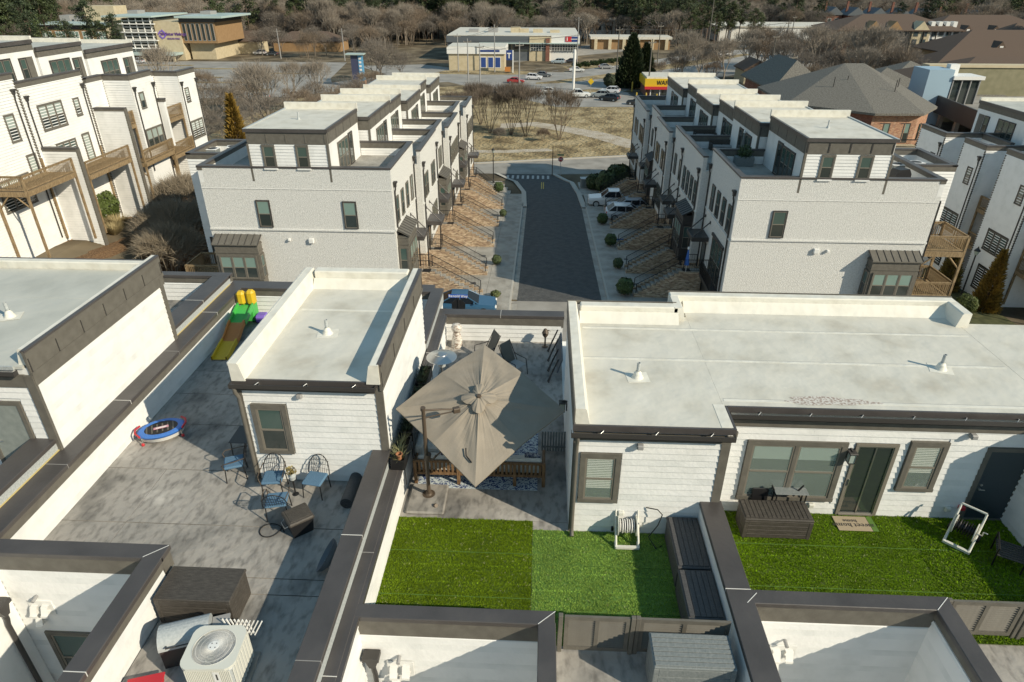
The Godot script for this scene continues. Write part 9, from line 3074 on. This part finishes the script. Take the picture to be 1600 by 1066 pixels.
func street_things() -> void:
	post_lamp("black post lamp in the mulch bed at the left", Vector3(-36.7, gy(-36.7, -50.3), -50.3), 4.1)
	post_lamp("black post lamp beside the end of the left row", Vector3(-6.5, gy(-6.5, -89.5), -89.5), 4.7)
	post_lamp("black post lamp behind the timber decks of the right row", Vector3(34.6, gy(34.6, -50.6), -50.6), 4.9)
	var tan_ := PackedVector2Array()
	for k in 8:
		tan_.append(Vector2(cos(PI / 8 + TAU * k / 8), sin(PI / 8 + TAU * k / 8)) * 0.38)
	# stop sign at the far corner, facing the camera
	var t := thing("stop_sign", "red stop sign at the far corner of the street", "stop sign", Vector3(2.75, gy(2.75, -94.8), -94.8))
	put("post", t, lathe_of([[0.035, 0.0], [0.035, 2.9]], 8), M.galv)
	var st := B.new()
	st.prism(tan_, 0.0, 0.015, Transform3D(Basis(), Vector3(0, 2.35, 0.04)))
	put("sign_plate", t, st.mesh(), M.white)
	st = B.new()
	var inn := PackedVector2Array()
	for p in tan_:
		inn.append(p * 0.93)
	st.prism(inn, 0.012, 0.02, Transform3D(Basis(), Vector3(0, 2.35, 0.04)))
	put("sign_face", t, st.mesh(), M.red)
	text("lettering", t, "STOP", 0.26, M.white, Transform3D(Basis(), Vector3(0, 2.35, 0.065)), 0.01)
	lb("street_name_plate", t, mat(L(0.03, 0.2, 0.1), 0.5), Vector3(-0.45, 2.85, -0.01), Vector3(0.45, 3.05, 0.01))
	t = thing("wooden_post", "thin dark post left of the stop sign", "post", Vector3(1.6, gy(1.6, -94.5), -94.5))
	put("pole", t, lathe_of([[0.06, 0.0], [0.05, 4.2]], 8), M.bronze)
	# sign seen from behind at the near crossing, with the blue street name
	t = thing("stop_sign", "back of a stop sign with a blue street name plate above the near terrace", "stop sign", Vector3(-4.1, 4.35, -30.5))
	st = B.new()
	st.prism(tan_, -0.02, 0.0, Transform3D(Basis.from_scale(Vector3(1.0, 1.0, 1)), Vector3(0, 2.62, 0)))
	put("sign_plate", t, st.mesh(), M.black)
	put("post", t, lathe_of([[0.04, -4.0], [0.04, 3.1]], 8), M.black)
	st = B.new()
	st.box(Vector3(-0.5, 3.08, -0.012), Vector3(0.5, 3.26, 0.012))
	put("street_name_plate", t, st.mesh(), mat(L(0.03, 0.1, 0.45), 0.4))
	text("lettering", t, "Renold Way", 0.13, M.white, Transform3D(Basis(), Vector3(0, 3.17, 0.014)), 0.004)
	# utility box and small street fittings
	t = thing("utility_box", "grey green utility box at the far right corner", "utility box", Vector3(6.1, gy(6.1, -87.3), -87.3), 0.1)
	st = B.new()
	st.cbox(Vector3(-0.8, 0, -0.5), Vector3(0.8, 1.35, 0.5), 0.04)
	put("cabinet", t, st.mesh(), M.resin_pale)
	lb("lid", t, M.galv, Vector3(-0.85, 1.35, -0.55), Vector3(0.85, 1.42, 0.55))
	lb("door_seam", t, M.trim_dark, Vector3(-0.01, 0.1, 0.5), Vector3(0.01, 1.25, 0.505))
	var ci := 0
	for q in [[8.0, -49.8], [7.9, -56.4], [7.85, -62.8], [-5.3, -49.3], [-5.1, -56.6]]:
		t = thing("drain_cover", "small dark drain cover in the %s driveway" % ["nearest right", "second right", "third right", "nearest left", "second left"][ci], "drain cover", Vector3(q[0], gy(q[0], q[1]) + 0.134, q[1]))
		put("plate", t, lathe_of([[0.22, 0.0], [0.22, 0.012], [0.0, 0.014]], 16), M.trim_dark)
		ci += 1
	t = thing("sign_board", "blue and white board lying by the third right stair", "board", Vector3(8.0, gy(8.0, -60.9) + 0.14, -60.9), 0.2)
	lb("board", t, M.blue, Vector3(-0.6, 0.05, -0.35), Vector3(0.6, 0.5, -0.3))
	lb("board_print", t, M.white, Vector3(-0.5, 0.12, -0.299), Vector3(0.5, 0.4, -0.29))
	# vehicles at the houses
	vehicle("pickup", "white pickup truck backed into a driveway of the right row", Vector3(8.6, gy(8.6, -79.0) + 0.14, -77.6), PI / 2 - 0.03, L(0.72, 0.73, 0.74))
	vehicle("suv", "silver blue car parked between the pickup and the white car", Vector3(10.0, gy(10, -73.6) + 0.14, -73.9), PI / 2, L(0.42, 0.47, 0.53))
	vehicle("suv", "white car parked nose in beside the third right stair", Vector3(9.6, gy(9.6, -70.7) + 0.14, -70.9), -PI / 2, L(0.62, 0.65, 0.69))
	vehicle("sedan", "dark blue car in the nearest left driveway, half behind the parapet", Vector3(-5.4, gy(-5.4, -44) + 0.14, -43.7), -PI / 2 + 0.04, L(0.03, 0.1, 0.19))
	# traffic and parked cars beyond the field
	var tr := [["sedan", "red car on the main road", -7.4, -190.0, -1.0, L(0.4, 0.02, 0.02)], ["suv", "white car ahead of the red one on the main road", -2.6, -197.0, -1.0, L(0.7, 0.7, 0.72)], ["sedan", "dark grey car beside the white one on the main road", 0.0, -203.5, -1.0, L(0.1, 0.11, 0.12)], ["sedan", "silver car at the junction behind the field trees", 1.6, -171.6, -0.85, L(0.5, 0.5, 0.5)], ["pickup", "white pickup at the junction below the tall white pole", 8.3, -166.2, -0.8, L(0.66, 0.68, 0.68)], ["suv", "silver grey car in the restaurant car park, left one", 13.6, -166.4, 1.3, L(0.35, 0.38, 0.38)], ["suv", "white car in the restaurant car park, farther back", 16.6, -173.0, 1.3, L(0.72, 0.73, 0.75)], ["suv", "black car leaving the restaurant car park", 15.4, -161.6, 1.1, L(0.012, 0.016, 0.018)], ["sedan", "dark low car at the edge of the right row roofs", 21.2, -156.6, 1.3, L(0.03, 0.035, 0.04)], ["sedan", "grey car on the far lanes of the main road", 19.6, -224.0, -0.7, L(0.22, 0.23, 0.24)], ["sedan", "pale car blurred on the far lanes beside the pole", 10.0, -215.5, -0.8, L(0.55, 0.57, 0.58)], ["suv", "pale blue car parked at the flat office", 4.8, -237.0, 1.4, L(0.4, 0.48, 0.53)], ["sedan", "dark car parked at the flat office, right of the blue one", 9.0, -239.5, 1.4, L(0.05, 0.05, 0.06)], ["suv", "white car in the clinic car park, left of a pair", -104.5, -259.0, 1.5, L(0.68, 0.68, 0.7)], ["sedan", "dark car in the clinic car park, right of a pair", -99.0, -256.5, 1.5, L(0.05, 0.06, 0.07)], ["sedan", "silver car in the near car park behind the left row", -59.5, -162.0, 1.3, L(0.55, 0.57, 0.58)], ["sedan", "grey car in the near car park at the left", -66.0, -159.0, 1.3, L(0.3, 0.31, 0.32)], ["sedan", "white car on the main road at the right", 66.5, -266.5, -0.7, L(0.7, 0.72, 0.74)], ["suv", "dark blue car far up the main road", 80.5, -297.0, -0.5, L(0.06, 0.08, 0.1)], ["pickup", "grey truck far up the main road", 87.0, -309.0, -0.5, L(0.32, 0.34, 0.36)], ["suv", "white car on the garage roof", 67.0, -103.5, 1.35, L(0.72, 0.73, 0.75)], ["sedan", "dark blue car on the garage roof", 68.6, -98.6, 1.35, L(0.03, 0.05, 0.09)], ["suv", "white car parked in front of the apartments, left end", 88.0, -205.0, 0.6, L(0.6, 0.62, 0.64)], ["sedan", "dark car parked in front of the apartments, middle", 92.0, -200.0, 0.6, L(0.05, 0.055, 0.06)], ["suv", "silver car parked in front of the apartments, nearest", 85.0, -186.0, 0.6, L(0.45, 0.47, 0.48)], ["suv", "white car parked by the clinic entrance, left", -140.0, -230.0, 1.5, L(0.66, 0.67, 0.7)], ["suv", "white car parked by the clinic entrance, right", -134.0, -229.0, 1.5, L(0.6, 0.62, 0.66)]]
	for q in tr:
		var y := gy(q[2], q[3]) + 0.03
		if q[1].contains("garage roof"):
			y = 4.61
		vehicle(q[0], q[1], Vector3(q[2], y, q[3]), q[4] if q[4] > 0 else q[4] - PI / 2 + 0.9, q[5])
	# poles and lines
	var poles := [[-25.8, -214.0, 10.5, "wooden power pole behind the left row, leftmost"], [-20.2, -189.0, 11.0, "wooden power pole at the roadside, second from left"], [-16.2, -180.0, 10.5, "grey power pole in front of the field trees"], [-14.7, -213.0, 13.0, "tall power pole beside the pylon sign"], [-5.8, -169.7, 11.8, "thin light pole behind the field trees"], [20.3, -198.0, 13.5, "dark power pole left of the dark evergreens"], [25.4, -170.5, 12.5, "dark power pole in front of the dark evergreens"], [11.0, -236.5, 14.0, "power pole beside the office sign"], [73.4, -223.0, 14.0, "power pole right of the bare tree stand"], [64.0, -284.0, 22.0, "very tall power pole at the warehouse"], [60.0, -190.0, 12.5, "power pole beside the tan houses"], [44.0, -128.0, 13.5, "power pole above the right row roofs"], [38.0, -240.0, 12.0, "power pole behind the restaurant trees"], [-68.0, -241.0, 10.0, "lamp pole in the clinic car park, right one"], [-92.0, -246.0, 9.5, "lamp pole in the clinic car park, left one"], [94.0, -280.0, 13.0, "power pole far up the main road"]]
	for q in poles:
		var g := gy(q[0], q[1])
		t = thing("power_pole", q[3], "pole", Vector3(q[0], g, q[1]), 0.6)
		put("pole", t, lathe_of([[0.2, -0.3], [0.12, q[2]]], 8), M.trim if q[0] > 18 else M.grey)
		lb("crossarm", t, M.trim, Vector3(-1.2, q[2] - 0.9, -0.08), Vector3(1.2, q[2] - 0.7, 0.08))
		lb("insulator", t, M.grey, Vector3(-1.1, q[2] - 0.7, -0.05), Vector3(-1.0, q[2] - 0.5, 0.05))
		lb("insulator", t, M.grey, Vector3(1.0, q[2] - 0.7, -0.05), Vector3(1.1, q[2] - 0.5, 0.05))
	t = thing("sign_pole", "tall white sign pole on the grass island by the junction", "pole", Vector3(7.7, G, -178.9))
	put("pole", t, lathe_of([[0.34, 0.0], [0.34, 9.4], [0.0, 9.45]], 14), M.white)
	t = thing("warning_sign", "yellow diamond warning sign at the junction", "sign", Vector3(11.8, G, -174.0))
	put("post", t, lathe_of([[0.05, 0.0], [0.05, 2.2]], 6), M.grey)
	st = B.new()
	st.box(Vector3(-0.55, -0.55, 0), Vector3(0.55, 0.55, 0.03), Transform3D(Basis(Vector3.BACK, PI / 4), Vector3(0, 2.6, 0.06)))
	put("sign_face", t, st.mesh(), M.yellow)
	ci = 0
	for q in [[22.3, -176.2, 2.3], [25.0, -177.6, 2.3], [20.4 + 6.4, -165.2, 1.1], [29.2, -164.8, 1.1], [24.4, -165.9, 1.2], [31.6, -164.4, 1.1], [22.2, -166.2, 1.2]]:
		t = thing("bollard", "yellow bollard by the restaurant, %s" % ["tall left one under the dark trees", "tall right one under the dark trees", "third from left in the row", "fourth in the row", "second in the row", "last in the row by the roofs", "first in the row"][ci], "bollard", Vector3(q[0], G, q[1]), 0.0, "yellow bollards")
		put("post", t, lathe_of([[0.17, 0.0], [0.17, q[2]], [0.0, q[2] + 0.1]], 10), M.paint_yellow)
		ci += 1
	var wires := [[0, 3], [3, 7], [1, 5], [5, 8], [7, 12], [12, 9], [10, 8], [4, 2]]
	ci = 0
	for w in wires:
		var a: Array = poles[w[0]]
		var b: Array = poles[w[1]]
		t = thing("overhead_cable", "sagging overhead cables, span %s between the roadside poles" % ["far left", "left of the office", "across the junction", "over the restaurant trees", "behind the restaurant trees", "towards the tall pole", "at the tan houses", "before the field trees"][ci], "cable", Vector3(a[0], G, a[1]))
		for s in [-1.0, 1.0]:
			var pth := []
			for k in 13:
				var u := k / 12.0
				pth.append(Vector3(lerpf(a[0], b[0], u) + s * 0.9, lerpf(gy(a[0], a[1]) + a[2], gy(b[0], b[1]) + b[2], u) - 0.6 - 4.0 * u * (1 - u) * 0.9, lerpf(a[1], b[1], u) - s * 0.6))
			st = B.new()
			st.tube(pth, 0.035, 0.035, 3, false)
			wput("cable", t, st.mesh(), M.black)
		ci += 1
	# iron fence and patio at the far left
	t = thing("iron_fence", "black iron picket fence by the far left patio", "fence", Vector3(-42, gy(-42, -50), -50))
	rail_run(t, Vector3(-46.5, gy(-41, -47), -45.5), Vector3(-39.6, gy(-39.6, -48.8), -46.2), 1.3, M.black, 0.025, 0.12, 0.02)
	rail_run(t, Vector3(-41.2, gy(-41, -47.4), -46.4), Vector3(-41.2, gy(-41, -55), -55.0), 1.1, M.black, 0.025, 0.14, 0.02)
	var pa := B.new()
	for k in 5:
		slab(pa, -48.6 - k * 1.6, -50.18 - k * 1.6, -41.0, -38.8, 0.06, 0.2)
	ground_piece("patio", pa.mesh(), M.concrete, "pale concrete patio below the far left decks")
